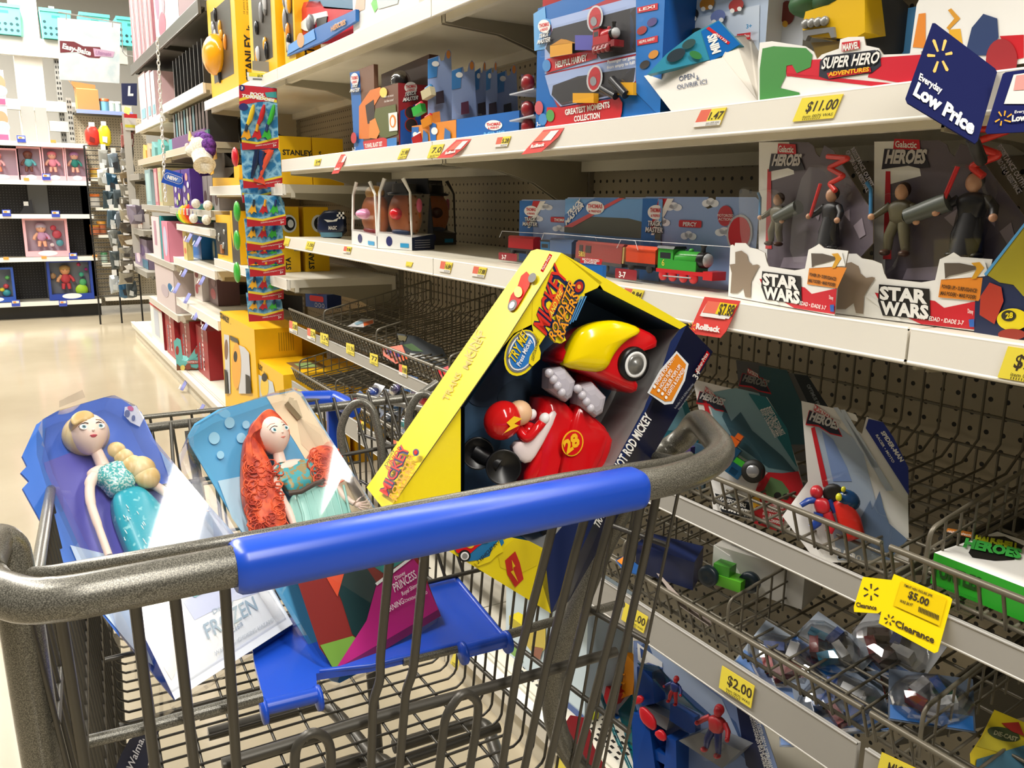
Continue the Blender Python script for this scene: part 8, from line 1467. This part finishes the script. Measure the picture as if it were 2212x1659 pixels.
for i, (x0, x1, y0, y1, z) in enumerate(((-30, 16, 165, 238, 2.0), (-30, 22, 240, 304, 1.673))):
    A, B_ = aY(x0, y1, 9.42), aY(x1, y1, 9.42); t = thing('pink_toy_box', ('upper', 'lower')[i]+' of two pink and white boxes stacked at the left picture edge', 'toy box', A); mb = MB(); zz = aY(x0, y0, 9.42).z; zb = 1.673 if i else 1.673+.32; mb.box((A.x, 9.42, zb), (B_.x, 9.6, zb+.315), M('#f2d8da', .4)); f = Face(mb, (A.x, 9.42, zb), (1, 0, 0), (0, -1, 0), .001); W = B_.x-A.x; f.disc(W*.75, .2, .05, .07, M('#e08a6a', .4)); f.disc(W*.75, .13, .06, .05, M('#9ac4c4', .4)); f.rect(W*.5, .01, W*.95, .06, M('#d8527a', .4)); mb.build('carton', t)
t = thing('torn_carton', 'small black torn carton piece on the third doll shelf', 'carton', (.1, 9.5, 1.006)); q = aY(58, 458, 9.5); mb = MB(); mb.prism([(q.x-.06, 9.5, 1.0055), (q.x+.06, 9.5, 1.0055), (q.x+.05, 9.5, 1.14), (q.x, 9.5, 1.10)], (0, .06, 0), M('#26262a', .5)); mb.box((q.x-.02, 9.49, 1.08), (q.x+.02, 9.5, 1.12), W2); mb.build('carton', t)
# turquoise crates on the upper rack
TC = M('#5cc8bc', .45)
for i, (xc, l) in enumerate(((10, 'leftmost'), (120, 'second'), (204, 'third'), (282, 'rightmost'))):
    A = aY(xc, 38, 9.8); zt = 3.0; t = thing('plastic_crate', l+' turquoise perforated crate on the high rack', 'crate', (A.x, 9.9, 2.7)); mb = MB(); x0, x1, z0, z1 = A.x-.135, A.x+.135, 2.685, 2.96
    mb.prism([(x0+.012, 9.8, z0), (x1-.012, 9.8, z0), (x1, 9.8, z1), (x0, 9.8, z1)], (0, .3, 0), TC); mb.box((x0-.005, 9.79, z1-.03), (x1+.005, 9.8, z1), TC); f = Face(mb, (x0, 9.8, z0), (1, 0, 0), (0, -1, 0), .001); f.k = 1
    for r in range(3):
        for c_ in range(5):
            if r == 2 and 0 < c_ < 4: continue
            f.disc(.035+c_*.05, .04+r*.055, .014, .014, M('#0d3f45', .5), k=1)
    f.rect(.10, .19, .17, .215, M('#2a8a84', .5), k=1); mb.build('crate_body', t)
# banner with the wire frame
t = thing('hanging_banner', 'pale blue banner with a brown and pink ribbon logo hanging from a wire frame', 'banner', (.9, 7.4, 2.1)); YQ = 7.4; g = lambda x, y, Y=YQ: aY(x, y, Y); mb = MB()
BAN = two_tone('banner_print', '#d4e6e6', '#f2f6f4', 9, .5); mb.prism([g(x, y) for x, y in ((124, 38), (260, 50), (258, 180), (128, 172))], (0, .003, 0), BAN); f = Face(mb, g(124, 180), (1, 0, 0), (0, -1, 0), .001); f.k = 1
f.poly([(129, 88), (160, 90), (180, 100), (216, 102), (222, 118), (214, 126), (190, 124), (165, 112), (130, 114)], M('#7a3036', .5)); f.poly([(201, 104), (225, 108), (248, 112), (244, 124), (225, 122), (204, 122)], M('#d8b4cc', .5)); f.ptext('Easy-Bake', (134, 104), (196, 120), (136, 93), W2, .05); f.ptext('Ultimate', (206, 118), (240, 121), (207, 109), M('#b98ab0', .5), .02); mb.build('print', t)
mb = MB(); mb.tube([g(126, 26), g(262, 50), g(265, 112), g(272, 120), g(370, 135), g(445, 150, 7.4)], .005, M('#b9b9b4', .35, .5), 8); 
for x, y in ((143, 30), (243, 47)): mb.tube([g(x, y), g(x, y+12)], .003, M('#b9b9b4', .35, .5), 6)
mb.build('wire_frame', t)
# carton and tubs on the blue-edged shelf
YC = 9.45
t = thing('open_carton', 'open brown cardboard box on the blue-edged shelf', 'carton', (.8, YC, 2.0)); A, B_ = aY(167, 222, YC), aY(214, 222, YC); mb = MB(); CB = M('#c48a50', .6); zt = aY(176, 192, YC).z; mb.hexa([(A.x, YC, 2.0005), (B_.x, YC, 2.0005), (B_.x, YC+.22, 2.0005), (A.x, YC+.22, 2.0005), (A.x, YC, zt), (B_.x, YC, zt), (B_.x, YC+.22, zt+.03), (A.x, YC+.22, zt+.03)], CB); mb.prism([(A.x, YC, zt), (A.x-.06, YC, zt+.07), (A.x-.05, YC+.2, zt+.1), (A.x, YC+.22, zt+.03)], (0, 0, .004), CB); mb.prism([(B_.x, YC+.22, zt), (A.x, YC+.22, zt), (A.x-.02, YC+.22, zt+.09), (B_.x, YC+.22, zt+.07)], (0, .004, 0), M('#a8743e', .6)); mb.build('carton_body', t)
def tub(x, y, r, h, c, lid, label, Y=9.5, zb=None):
    q = aY(x, y, Y); z = zb or q.z; t = thing('toy_tub', label, 'tub', (q.x, Y, z)); mb = MB(); mb.lathe([(r, 0), (r, h*.8)], M(c, .4), (q.x, Y, z), n=20); mb.build('jar', t); mb = MB(); mb.lathe([(r*1.06, 0), (r*1.06, h*.2), (r*.9, h*.22)], M(lid, .4), (q.x, Y, z+h*.78), n=20); mb.build('lid', t)
tub(225, 220, .042, .12, '#7ab4d0', '#d86a3c', 'blue-white tub with an orange lid beside the brown cardboard box', 9.5, 2.0005); tub(240, 220, .03, .10, '#d8e6dc', '#e6ead8', 'first pale tub right of the orange-lidded one', 9.5, 2.0005); tub(254, 221, .03, .10, '#c9dcd4', '#e6ead8', 'second pale tub right of the orange-lidded one', 9.5, 2.0005)
tub(207, 458, .045, .13, '#d8d4ce', '#e87a2c', 'grey tub with an orange lid on the small shelf', 9.5, 1.0705); tub(206, 512, .042, .10, '#e0825a', '#e8a43c', 'first of the pair of orange tubs', 9.5, .8005); tub(221, 512, .04, .13, '#c9744a', '#e8a43c', 'second of the pair of orange tubs', 9.55, .8005); tub(226, 568, .03, .1, '#a8c0b0', '#4a8a5a', 'clear jar with a green lid on the low small shelf', 9.5, .5205); tub(206, 398, .04, .09, '#e8c45a', '#e8943c', 'yellow tub under the snack bags', 9.5, 1.3605)
def hang_bag(x0, x1, y0, y1, Y, c, label, c2='#e6e0d0', name='snack_bag', cat='bag', group=None, shiny=.25):
    A, B_ = aY(x0, y1, Y), aY(x1, y0, Y); t = thing(name, label, cat, (A.x, Y, A.z), group); mb = MB(); W, H = B_.x-A.x, B_.z-A.z; j = lambda: rnd.random()*.16; cr = name != 'snack_bag'; a_ = .35*(rnd.random()-.5) if cr else 0
    q = [(j(), j()), (.5, j()*.6), (1-j(), j()), (1-j()*.5, .5), (1-j(), 1-j()), (.5, 1-j()*.5), (j(), 1-j()), (j()*.5, .5)] if cr else [(0, 0), (1, 0), (1, 1), (0, 1)]
    P = [V((A.x+W*(u+(v-.5)*a_), Y+(j()*.2 if cr else 0), A.z+H*v)) for u, v in q]; pillow(mb, P if cr else smooth_poly(P, 1), (0, -1, 0), .025, M(c, shiny, .25 if cr else 0), back=.012, smooth=not cr)
    f = Face(mb, V((A.x, Y-.028, A.z)), (1, 0, 0), (0, -1, 0), .001); k = rnd.random()*.3
    f.uvp([(W*(.2+k), H*.25), (W*(.55+k), H*.2), (W*(.6+k), H*(.4+k)), (W*.3, H*.5)], M(c2, .4)); mb.build('bag_body', t); mb = MB(); mb.box((A.x+W*.3, Y, B_.z-.01), (A.x+W*.7, Y+.002, B_.z+.04), W2); mb.build('header', t)
hang_bag(186, 214, 274, 316, 9.4, '#c9382c', 'red snack bag hanging on the beige pegboard', '#7a1f1a'); hang_bag(214, 238, 272, 318, 9.4, '#d8c42c', 'yellow and white snack bag hanging beside the red one', '#dcdcd4')
k = 0
for x0, y0, Y, c in ((214, 322, 8.6, '#9a9a92'), (236, 330, 8.5, '#6f7a80'), (212, 362, 8.5, '#a4a49c'), (232, 372, 8.4, '#2a4a5c'), (224, 410, 8.4, '#3c4a50'), (246, 408, 8.3, '#4a5458'), (232, 452, 8.3, '#4a5c66'), (252, 452, 8.2, '#5f6468'), (236, 492, 8.3, '#7d7f7a'), (256, 498, 8.2, '#3a4246'), (240, 540, 8.3, '#50585a'), (262, 540, 8.2, '#85867e'), (238, 592, 8.3, '#b4b8b8'), (258, 604, 8.2, '#2f5878'), (274, 604, 8.1, '#4a5254')):
    k += 1; hang_bag(x0, x0+22, y0, y0+44, Y, c, ('left', 'right')[k % 2 == 0]+'-hand hanging pack, '+ordn2[(k-1)//2]+' from the top of the wire rack', '#c9ccca' if k % 2 else '#2a2c2e', 'hanging_pack', 'hanging pack', 'hanging packs at the aisle end', .15)
for i in range(13):
    y = 262+i*27; c = ('#8a5a54', '#a86a62', '#7d7a74', '#9a9890', '#6a6259', '#8a7a5a', '#4a463f')[i % 7] if i < 4 else ('#8d897c', '#6f695c', '#a39c88', '#544d42', '#7a6a50')[i % 5]; hang_bag(262-i*.4, 290, y, y+30, 7.2, c, 'small wrapped pack, '+ordn2[i]+' from the top of the red-flagged clip strip', '#dcd8cc' if i % 2 else '#3a3630', 'clipped_pack', 'hanging pack', 'packs on the far clip strip', .15)
t = thing('display_rack', 'black wire rack holding the hanging packs at the aisle end', 'display rack', (.7, 8.7, 0)); mb = MB(); A, B_ = aY(212, 640, 8.66), aY(278, 318, 8.66)
for i in range(34): z = A.z+(B_.z-A.z)*i/33; mb.tube([(A.x, 8.66, z), (B_.x, 8.66, z)], .004, BLACKM, 5)
for x in (A.x, (A.x+B_.x)/2, B_.x): mb.tube([(x, 8.67, .0), (x, 8.67, B_.z)], .008, BLACKM, 6)
mb.build('wire_panel', t)
t = thing('clip_strip', 'pale strip with a red flag at the aisle end above the clipped packs', 'clip strip', (.95, 7.15, 1.5)); mb = MB(); A, B_ = aY(270, 330, 7.15), aY(276, 246, 7.15); mb.box((A.x, 7.15, .75), (B_.x+.01, 7.153, B_.z), M('#c4c0b6', .4)); q = aY(268, 248, 7.14); mb.box((q.x, 7.14, q.z-.02), (q.x+.09, 7.145, q.z+.01), M('#cf2a2c', .4)); mb.box((q.x, 7.14, q.z-.11), (q.x+.08, 7.145, q.z-.02), M('#d8d4cc', .4)); mb.box((q.x, 7.138, q.z-.09), (q.x+.07, 7.14, q.z-.07), M('#d8d040', .4)); mb.build('strip', t)
t = thing('low_price_board', 'dark navy sign with a white letter partly hidden under the dark top shelf', 'sign', (1.1, 8.4, 1.9)); mb = MB(); P = [aY(x, y, 8.4) for x, y in ((262, 180), (296, 180), (296, 228), (264, 226))]; mb.prism(P, (0, .01, 0), M('#141c48', .4)); f = Face(mb, P[3], (1, 0, 0), (0, -1, 0), .001); f.ptext('L', (276, 206), (288, 206), (277, 186), W2, .05); mb.build('board', t)
hang_bag(276, 314, 442, 488, 7.0, '#8f8492', 'large grey-lilac card pack at the far shelf end, below the clip strip', '#a8a0a8', 'hanging_pack', 'hanging pack', shiny=.4)
simple_box('orange_pack', 'small orange and white pack on the far grey shelf', 'toy pack', .9, 7.0, 7.3, .941, 1.05, .05, '#e8742c', '#efe6dc', [('r', 0, 0, 1, .3, '#f0e6d8')]); simple_box('toy_box', 'mixed pink and violet toy box on the lower far grey shelf', 'toy box', .9, 6.85, 7.6, .641, .86, .2, '#8a7a94', None, [('d', .3, .3, .15, .2, '#e6c8d2'), ('d', .6, .6, .2, .2, '#5f4a7a'), ('r', .6, 0, 1, .3, '#4a7a94')])
# ================================================================ price labels, flags and signs
LY = M('#f2e04a', .4); LYO = M('#f0d21c', .4); LR = M('#e8705a', .4); INK = M('#3a3020', .5); TAGX = .8488
def label(px_pts, kind, words, lab, X=TAGX, N=(-1, 0, 0), name='price_label', k_small=False):
    N = V(N).normalized(); O = aX(*px_pts[3], X); u = V((0, 0, 1)).cross(N).normalized(); t = thing(name, lab, 'price label', O); mb = MB(); fr = Frame(O, u, -N, N.cross(u)); P = [fr.px(*q) for q in px_pts]; mb.prism(P, N*-.0006, LYO if kind != 'w' else W2); f = Face(mb, O, u, N, .0002); f.k = 1
    a, b_, c, d = [V((*q, 0)) for q in px_pts]
    L = lambda s_, v: tuple((d*(1-s_)+c*s_)*(1-v)+(a*(1-s_)+b_*s_)*v)[:2]
    if kind == 'ry': f.poly([L(0, 0), L(.42, 0), L(.42, 1), L(0, 1)], LR); f.poly([L(.42, .28), L(1, .28), L(1, 1), L(.42, 1)], LY); f.poly([L(.0, 0), L(1, 0), L(1, .28), L(0, .28)], W2)
    if kind == 'y': f.poly([L(0, 0), L(1, 0), L(1, 1), L(0, 1)], LY)
    x0 = .46 if kind == 'ry' else .22
    if words: f.ptext(words, L(x0, .38), L(.97, .38), L(x0, .82), INK, .02); 
    f.ptext('item 0075 WAS', L(x0, .12), L(.95, .12), L(x0, .24), INK)
    for i in range(9): f.poly([L(x0+.02+i*.05, .02), L(x0+.035+i*.05, .02), L(x0+.035+i*.05, .10), L(x0+.02+i*.05, .10)], INK, hold=i > 0)
    mb.build('printed_label', t); return t
# upper shelf lip
label([(1515, 238), (1570, 232), (1555, 270), (1497, 275)], 'ry', '1.47', 'red and yellow price label reading 1.47 under the white dispenser')
t = label([(1733, 212), (1822, 203), (1800, 255), (1712, 263)], 'y', '$11.00', 'large yellow clearance label reading 11.00 on the upper lip')
label([(868, 322), (885, 320), (876, 342), (858, 344)], 'y', '21.98', 'faint yellow price label on the upper lip below the brown track set carton'); label([(932, 314), (960, 311), (948, 340), (922, 342)], 'y', '7.0', 'yellow price label left of the second flag'); label([(1075, 297), (1104, 294), (1096, 316), (1069, 318)], 'ry', '5.28', 'red and yellow price label on the upper lip under the minis tray'); label([(680, 345), (694, 343), (690, 357), (678, 358)], 'y', '24', 'small yellow label near the left end of the upper lip')
# middle lip
label([(1350, 622), (1392, 628), (1382, 652), (1342, 645)], 'ry', '9.84', 'red and yellow price label reading 9.84 right of the tilted yellow box'); label([(953, 564), (978, 568), (972, 590), (949, 586)], 'ry', '16.84', 'faint price label on the middle lip right of the joint'); label([(1024, 575), (1052, 579), (1046, 600), (1019, 596)], 'ry', '17.88', 'faint price label farther right on the middle lip'); label([(664, 521), (680, 523), (674, 541), (659, 538)], 'y', '1.00', 'yellow label on the middle lip below the dark chequered bag'); label([(744, 532), (760, 534), (756, 548), (741, 546)], 'ry', '9.96', 'small label on the middle lip left of the window toy boxes'); label([(878, 565), (892, 567), (888, 577), (876, 575)], 'y', '', 'tiny faint yellow label below the window toy boxes'); label([(616, 514), (627, 516), (622, 532), (612, 529)], 'y', '', 'curled yellow label at the left end of the middle lip')
label([(2178, 748), (2290, 765), (2270, 835), (2155, 815)], 'y', '$7.00', 'yellow clearance label cut by the right picture edge on the middle lip')
# upper basket rail
for i, (x, y, k_, w_, l) in enumerate(((625, 692, 'ry', '5.88', 'leftmost'), (664, 708, 'ry', '5.74', 'second'), (692, 718, 'y', '1.74', 'third'), (748, 740, 'y', '11.96', 'fourth'), (799, 762, 'y', '77', 'fifth'), (862, 786, 'ry', '9.88', 'sixth'))):
    label([(x, y), (x+17, y+5), (x+17, y+30), (x, y+22)], k_, w_, l+' price label from the left on the rail of the upper wire basket')
for i, (x, y, l) in enumerate(((636, 838, 'left end'), (774, 907, 'part seen through the seat back'), (850, 950, 'part beside the yellow box'))): label([(x, y), (x+17, y+6), (x+14, y+30), (x-2, y+22)], 'ry', '88', 'price label on the rail of the lower wire basket, '+l)
t = label([(1560, 1438), (1630, 1482), (1622, 1530), (1553, 1485)], 'y', '$2.00', 'yellow clearance label reading 2.00 on the lower basket rail', X=.847)
t = label([(1350, 1302), (1400, 1333), (1390, 1368), (1342, 1338)], 'y', '$3.00', 'yellow clearance label reading 3.00 behind the cart rods', X=.847)
label([(1905, 1625), (1990, 1665), (1985, 1720), (1888, 1690)], 'y', 'MICKEY', 'yellow clearance label cut by the bottom picture edge', X=.846); label([(985, 1400), (997, 1410), (988, 1448), (972, 1432)], 'y', '', 'yellow label on the edge of the base deck under the seat flap', X=.843); label([(1205, 1632), (1240, 1655), (1235, 1700), (1192, 1680)], 'y', '', 'yellow label on the base deck edge at the bottom of the view', X=.843)
label([(270, 230), (282, 234), (279, 248), (267, 243)], 'y', '', 'bright yellow label sticking out below the pink packs at the far shelf', X=.84); 
# red flags
def flag(pts, win, price, lab, X=.842, big=False):
    N = V((-1, -.05, .12)).normalized(); O = aX(*pts[3], X); u = V((0, 0, 1)).cross(N).normalized(); fr = Frame(O, u, -N, N.cross(u)); t = thing('price_flag', lab, 'price flag', O); mb = MB(); mb.prism([fr.px(*q) for q in pts], -N*.001, M('#dc4640', .4)); f = Face(mb, O, u, N, .0003); f.k = 1; f.poly(win, W2)
    a, b_, c, d = win; f.poly([a, ((a[0]+b_[0])/2, (a[1]+b_[1])/2), ((c[0]+d[0])/2, (c[1]+d[1])/2), d], LR) if not big else None
    if big: f.poly([(1530, 650), (1557, 653), (1546, 678), (1518, 675)], LR); f.poly([(1557, 653), (1593, 658), (1580, 682), (1546, 678)], LYO); f.ptext('$7.88', (1552, 679), (1584, 683), (1558, 655), INK, .02); f.poly([(1518, 677), (1570, 684), (1568, 690), (1516, 683)], W2); c0 = f.px(1497, 706); spark(f, c0[0], c0[1], .0078, M('#f2b52c', .4), k=9)
    x0, y0, x1, y1, h = price; f.ptext('Rollback', (x0, y0), (x1, y1), (x0+2, y0-h), W2, .05)
    mb.build('flag_card', t)
flag([(1522, 641), (1599, 650), (1568, 716), (1556, 730), (1487, 720)], [(1530, 650), (1593, 658), (1575, 689), (1512, 682)], (1505, 710, 1557, 718, 12), 'large red price flag reading 7.88 on the middle lip', big=True)
flag([(1174, 281), (1219, 276), (1206, 295), (1169, 328), (1126, 334)], [(1172, 285), (1208, 281), (1190, 303), (1152, 306)], (1147, 320, 1177, 315, 7), 'red price flag below the large blue train carton'); flag([(986, 302), (1019, 300), (1003, 318), (975, 340), (943, 342)], [(988, 306), (1012, 304), (995, 322), (967, 325)], (962, 334, 985, 329, 6), 'red price flag below the minis tray'); flag([(737, 334), (752, 333), (742, 352), (731, 374), (716, 376)], [(738, 337), (750, 336), (743, 350), (731, 352)], (722, 368, 734, 366, 5), 'small red price flag near the left end of the upper lip')
# navy everyday signs
SGN = M('#151c52', .75, 0, .12); AMB = M('#f0b02c', .4)
N = V((-.72, -.55, .42)).normalized(); O = aX(2000, 210, .80); u = V((0, 0, 1)).cross(N).normalized(); fr = Frame(O, u, -N, N.cross(u))
t = thing('price_sign', 'dark blue diamond-tilted sign reading Everyday Low Price with a yellow spark', 'sign', O); mb = MB(); mb.prism([fr.px(*q) for q in ((2014, 50), (2020, 50), (2150, 148), (2154, 156), (2112, 304), (2106, 310), (1960, 222), (1956, 212))], -N*.002, SGN); f = Face(mb, O, u, N, .0004); f.k = 1
for a, b_ in (((2026, 112), (2017, 88)), ((2036, 110), (2042, 88)), ((2020, 121), (2004, 120)), ((2042, 118), (2056, 115)), ((2026, 133), (2018, 155)), ((2036, 132), (2046, 152))):
    dx, dy = b_[0]-a[0], b_[1]-a[1]; L = math.hypot(dx, dy); nx_, ny_ = -dy/L*3.2, dx/L*3.2; f.poly([(a[0]+nx_*.7, a[1]+ny_*.7), (b_[0]+nx_*1.1, b_[1]+ny_*1.1), (b_[0]+dx*.12, b_[1]+dy*.12), (b_[0]-nx_*1.1, b_[1]-ny_*1.1), (a[0]-nx_*.7, a[1]-ny_*.7)], AMB, hold=True)
f.ptext('Everyday', (1984, 172), (2033, 203), (1988, 158), W2, .03); f.ptext('Low Price', (1972, 204), (2100, 292), (1983, 178), W2, .05); mb.build('sign_plate', t); mb = MB(); q = fr.px(2100, 300, .01); mb.tube([q, q+V((.02, 0, -.02)), q+V((.03, .012, -.01))], .006, BLACKM, 8); mb.build('clip_arm', t)
N = V((-.93, -.3, .2)).normalized(); O = aX(2170, 280, .825); u = V((0, 0, 1)).cross(N).normalized(); fr = Frame(O, u, -N, N.cross(u)); t = thing('price_sign', 'second dark blue price sign at the right edge, with a white label window', 'sign', O); mb = MB(); mb.prism([fr.px(*q) for q in ((2166, 160), (2172, 156), (2300, 138), (2300, 280), (2132, 289), (2128, 284))], -N*.002, M('#1c2360', .75, 0, .12)); f = Face(mb, O, u, N, .0004); f.k = 1; f.poly([(2190, 162), (2300, 146), (2300, 225), (2169, 225)], W2); f.poly([(2196, 164), (2300, 150), (2300, 190), (2190, 196)], M('#f0a09a', .4))
for a, b_ in (((2164, 252), (2158, 242)), ((2170, 251), (2172, 240)), ((2160, 258), (2150, 264)), ((2176, 254), (2186, 247)), ((2164, 262), (2162, 272)), ((2170, 260), (2184, 264))):
    dx, dy = b_[0]-a[0], b_[1]-a[1]; L = math.hypot(dx, dy); nx_, ny_ = -dy/L*1.8, dx/L*1.8; f.poly([(a[0]+nx_*.7, a[1]+ny_*.7), (b_[0]+nx_, b_[1]+ny_), (b_[0]-nx_, b_[1]-ny_), (a[0]-nx_*.7, a[1]-ny_*.7)], AMB, hold=True)
f.ptext('Low Price', (2186, 263), (2260, 258), (2187, 250), W2, .05); f.ptext('Everyday', (2192, 246), (2230, 243), (2193, 240), W2, .02); mb.build('sign_plate', t)
# yellow clearance flag pair
N = V((-.90, -.28, .33)).normalized(); O = aX(1960, 1330, .832); u = V((0, 0, 1)).cross(N).normalized(); fr = Frame(O, u, -N, N.cross(u)); t = thing('clearance_sign', 'bright yellow two-part clearance flag reading 5.00 on the basket rail', 'sign', O); CY = M('#fadb0c', .35)
mb = MB(); mb.prism([fr.px(*q) for q in ((1864, 1246), (1926, 1253), (1931, 1240), (2052, 1290), (2057, 1295), (2026, 1408), (2018, 1411), (1898, 1346), (1904, 1320), (1896, 1325), (1845, 1322), (1844, 1312))], -N*.0015, CY); f = Face(mb, O, u, N, .0004); f.k = 1
def rays(cx, cy, r, m, w_=2.4, rot=0.):
    for i in range(6):
        a = math.pi/2+i*math.pi/3+rot; c, s_ = math.cos(a), -math.sin(a); n1, n2 = -s_*w_, c*w_; f.poly([(cx+c*r*.4+n1*.6, cy+s_*r*.4+n2*.6), (cx+c*r+n1, cy+s_*r+n2), (cx+c*r-n1, cy+s_*r-n2), (cx+c*r*.4-n1*.6, cy+s_*r*.4-n2*.6)], m, hold=True)
rays(1882, 1279, 18, INK, 2.2); f.ptext('Clearance', (1850, 1310), (1894, 1318), (1850, 1300), INK, .03); rays(1922, 1339, 12, INK, 1.8, .2); f.ptext('Clearance', (1934, 1352), (2018, 1390), (1936, 1338), INK, .03)
f.poly([(1948, 1255), (2046, 1292), (2030, 1352), (1932, 1308)], M('#e8c80c', .3), k=4); f.ptext('TMNT HSH FIGURE 2PK', (1953, 1266), (2015, 1290), (1955, 1261), INK, .02, k=6); f.ptext('$5.00', (1962, 1290), (2006, 1310), (1966, 1275), INK, .03, k=6); f.ptext('WAS $6.97', (1944, 1300), (1972, 1310), (1946, 1294), INK, .02, k=6)
for i in range(14): f.poly([(1986+i*3.2, 1310+i*1.4), (1988+i*3.2, 1310.6+i*1.4), (1986.6+i*3.2, 1322+i*1.4), (1985+i*3.2, 1321+i*1.4)], INK, k=6)
mb.build('flag_card', t)
# small blue-white clip tags on the far shelves
for i, (x, y, X, l) in enumerate(((372, 610, .84, 'left on the long empty shelf'), (395, 640-8, .84, 'second on the long empty shelf'), (415, 668, .84, 'third on the long empty shelf'), (436, 690, .84, 'fourth on the long empty shelf'), (400, 500, .83, 'left on the short plush shelf'), (418, 510, .83, 'right on the short plush shelf'), (428, 592, .84, 'lowest on the empty shelf above'), (390, 575, .84, 'middle of the empty shelf above'), (388, 820, .84, 'farther on the base deck edge'), (425, 872, .84, 'nearer on the base deck edge'))):
    O = aX(x, y, X); t = thing('shelf_clip_tag', 'small blue-framed clip tag, '+l, 'clip tag', O); mb = MB(); N = V((-.9, -.2, .4)).normalized(); P = [aP(a, b_, O, N) for a, b_ in ((x, y+22), (x+7, y+24), (x+18, y+3), (x+12, y))]; mb.prism(P, -N*.002, M('#8f93cf', .4)); f = Face(mb, O, V((0, -1, 0)), N, .0006); f.k = 1; f.poly([(x+2, y+21), (x+6, y+22), (x+11, y+13), (x+7, y+12)], W2); mb.build('tag', t)
for i, (x, y) in enumerate(((46, 300), (100, 382), (14, 460), (120, 462), (158, 553), (34, 655), (136, 655))):
    O = aY(x, y, 9.297); t = thing('price_label', 'small blue-bordered price label on the doll shelf lips, '+('top lip', 'second lip', 'third lip left', 'third lip right', 'fourth lip', 'bottom lip left', 'bottom lip right')[i], 'price label', O); mb = MB(); mb.box((O.x-.035, 9.29, O.z-.03), (O.x+.035, 9.298, O.z+.03), M('#3a4fb8', .4)); mb.box((O.x-.028, 9.288, O.z-.0), (O.x+.028, 9.29, O.z+.022), M('#efe6d0', .4)); mb.box((O.x-.02, 9.287, O.z+.003), (O.x+.005, 9.288, O.z+.018), M('#e88a3c', .4)); mb.build('label_card', t)
for i, (x, y) in enumerate(((115, 305), (57, 387), (13, 558), (95, 556), (205, 553))):
    O = aY(x, y, 9.297); t = thing('price_label', 'tiny orange price label on the doll shelf lips, '+('top lip', 'second lip', 'fourth lip far left', 'fourth lip middle', 'fourth lip right end')[i], 'price label', O); mb = MB(); mb.box((O.x-.022, 9.296, O.z-.012), (O.x+.022, 9.299, O.z+.012), M('#e8a04a', .4)); mb.build('label_card', t)
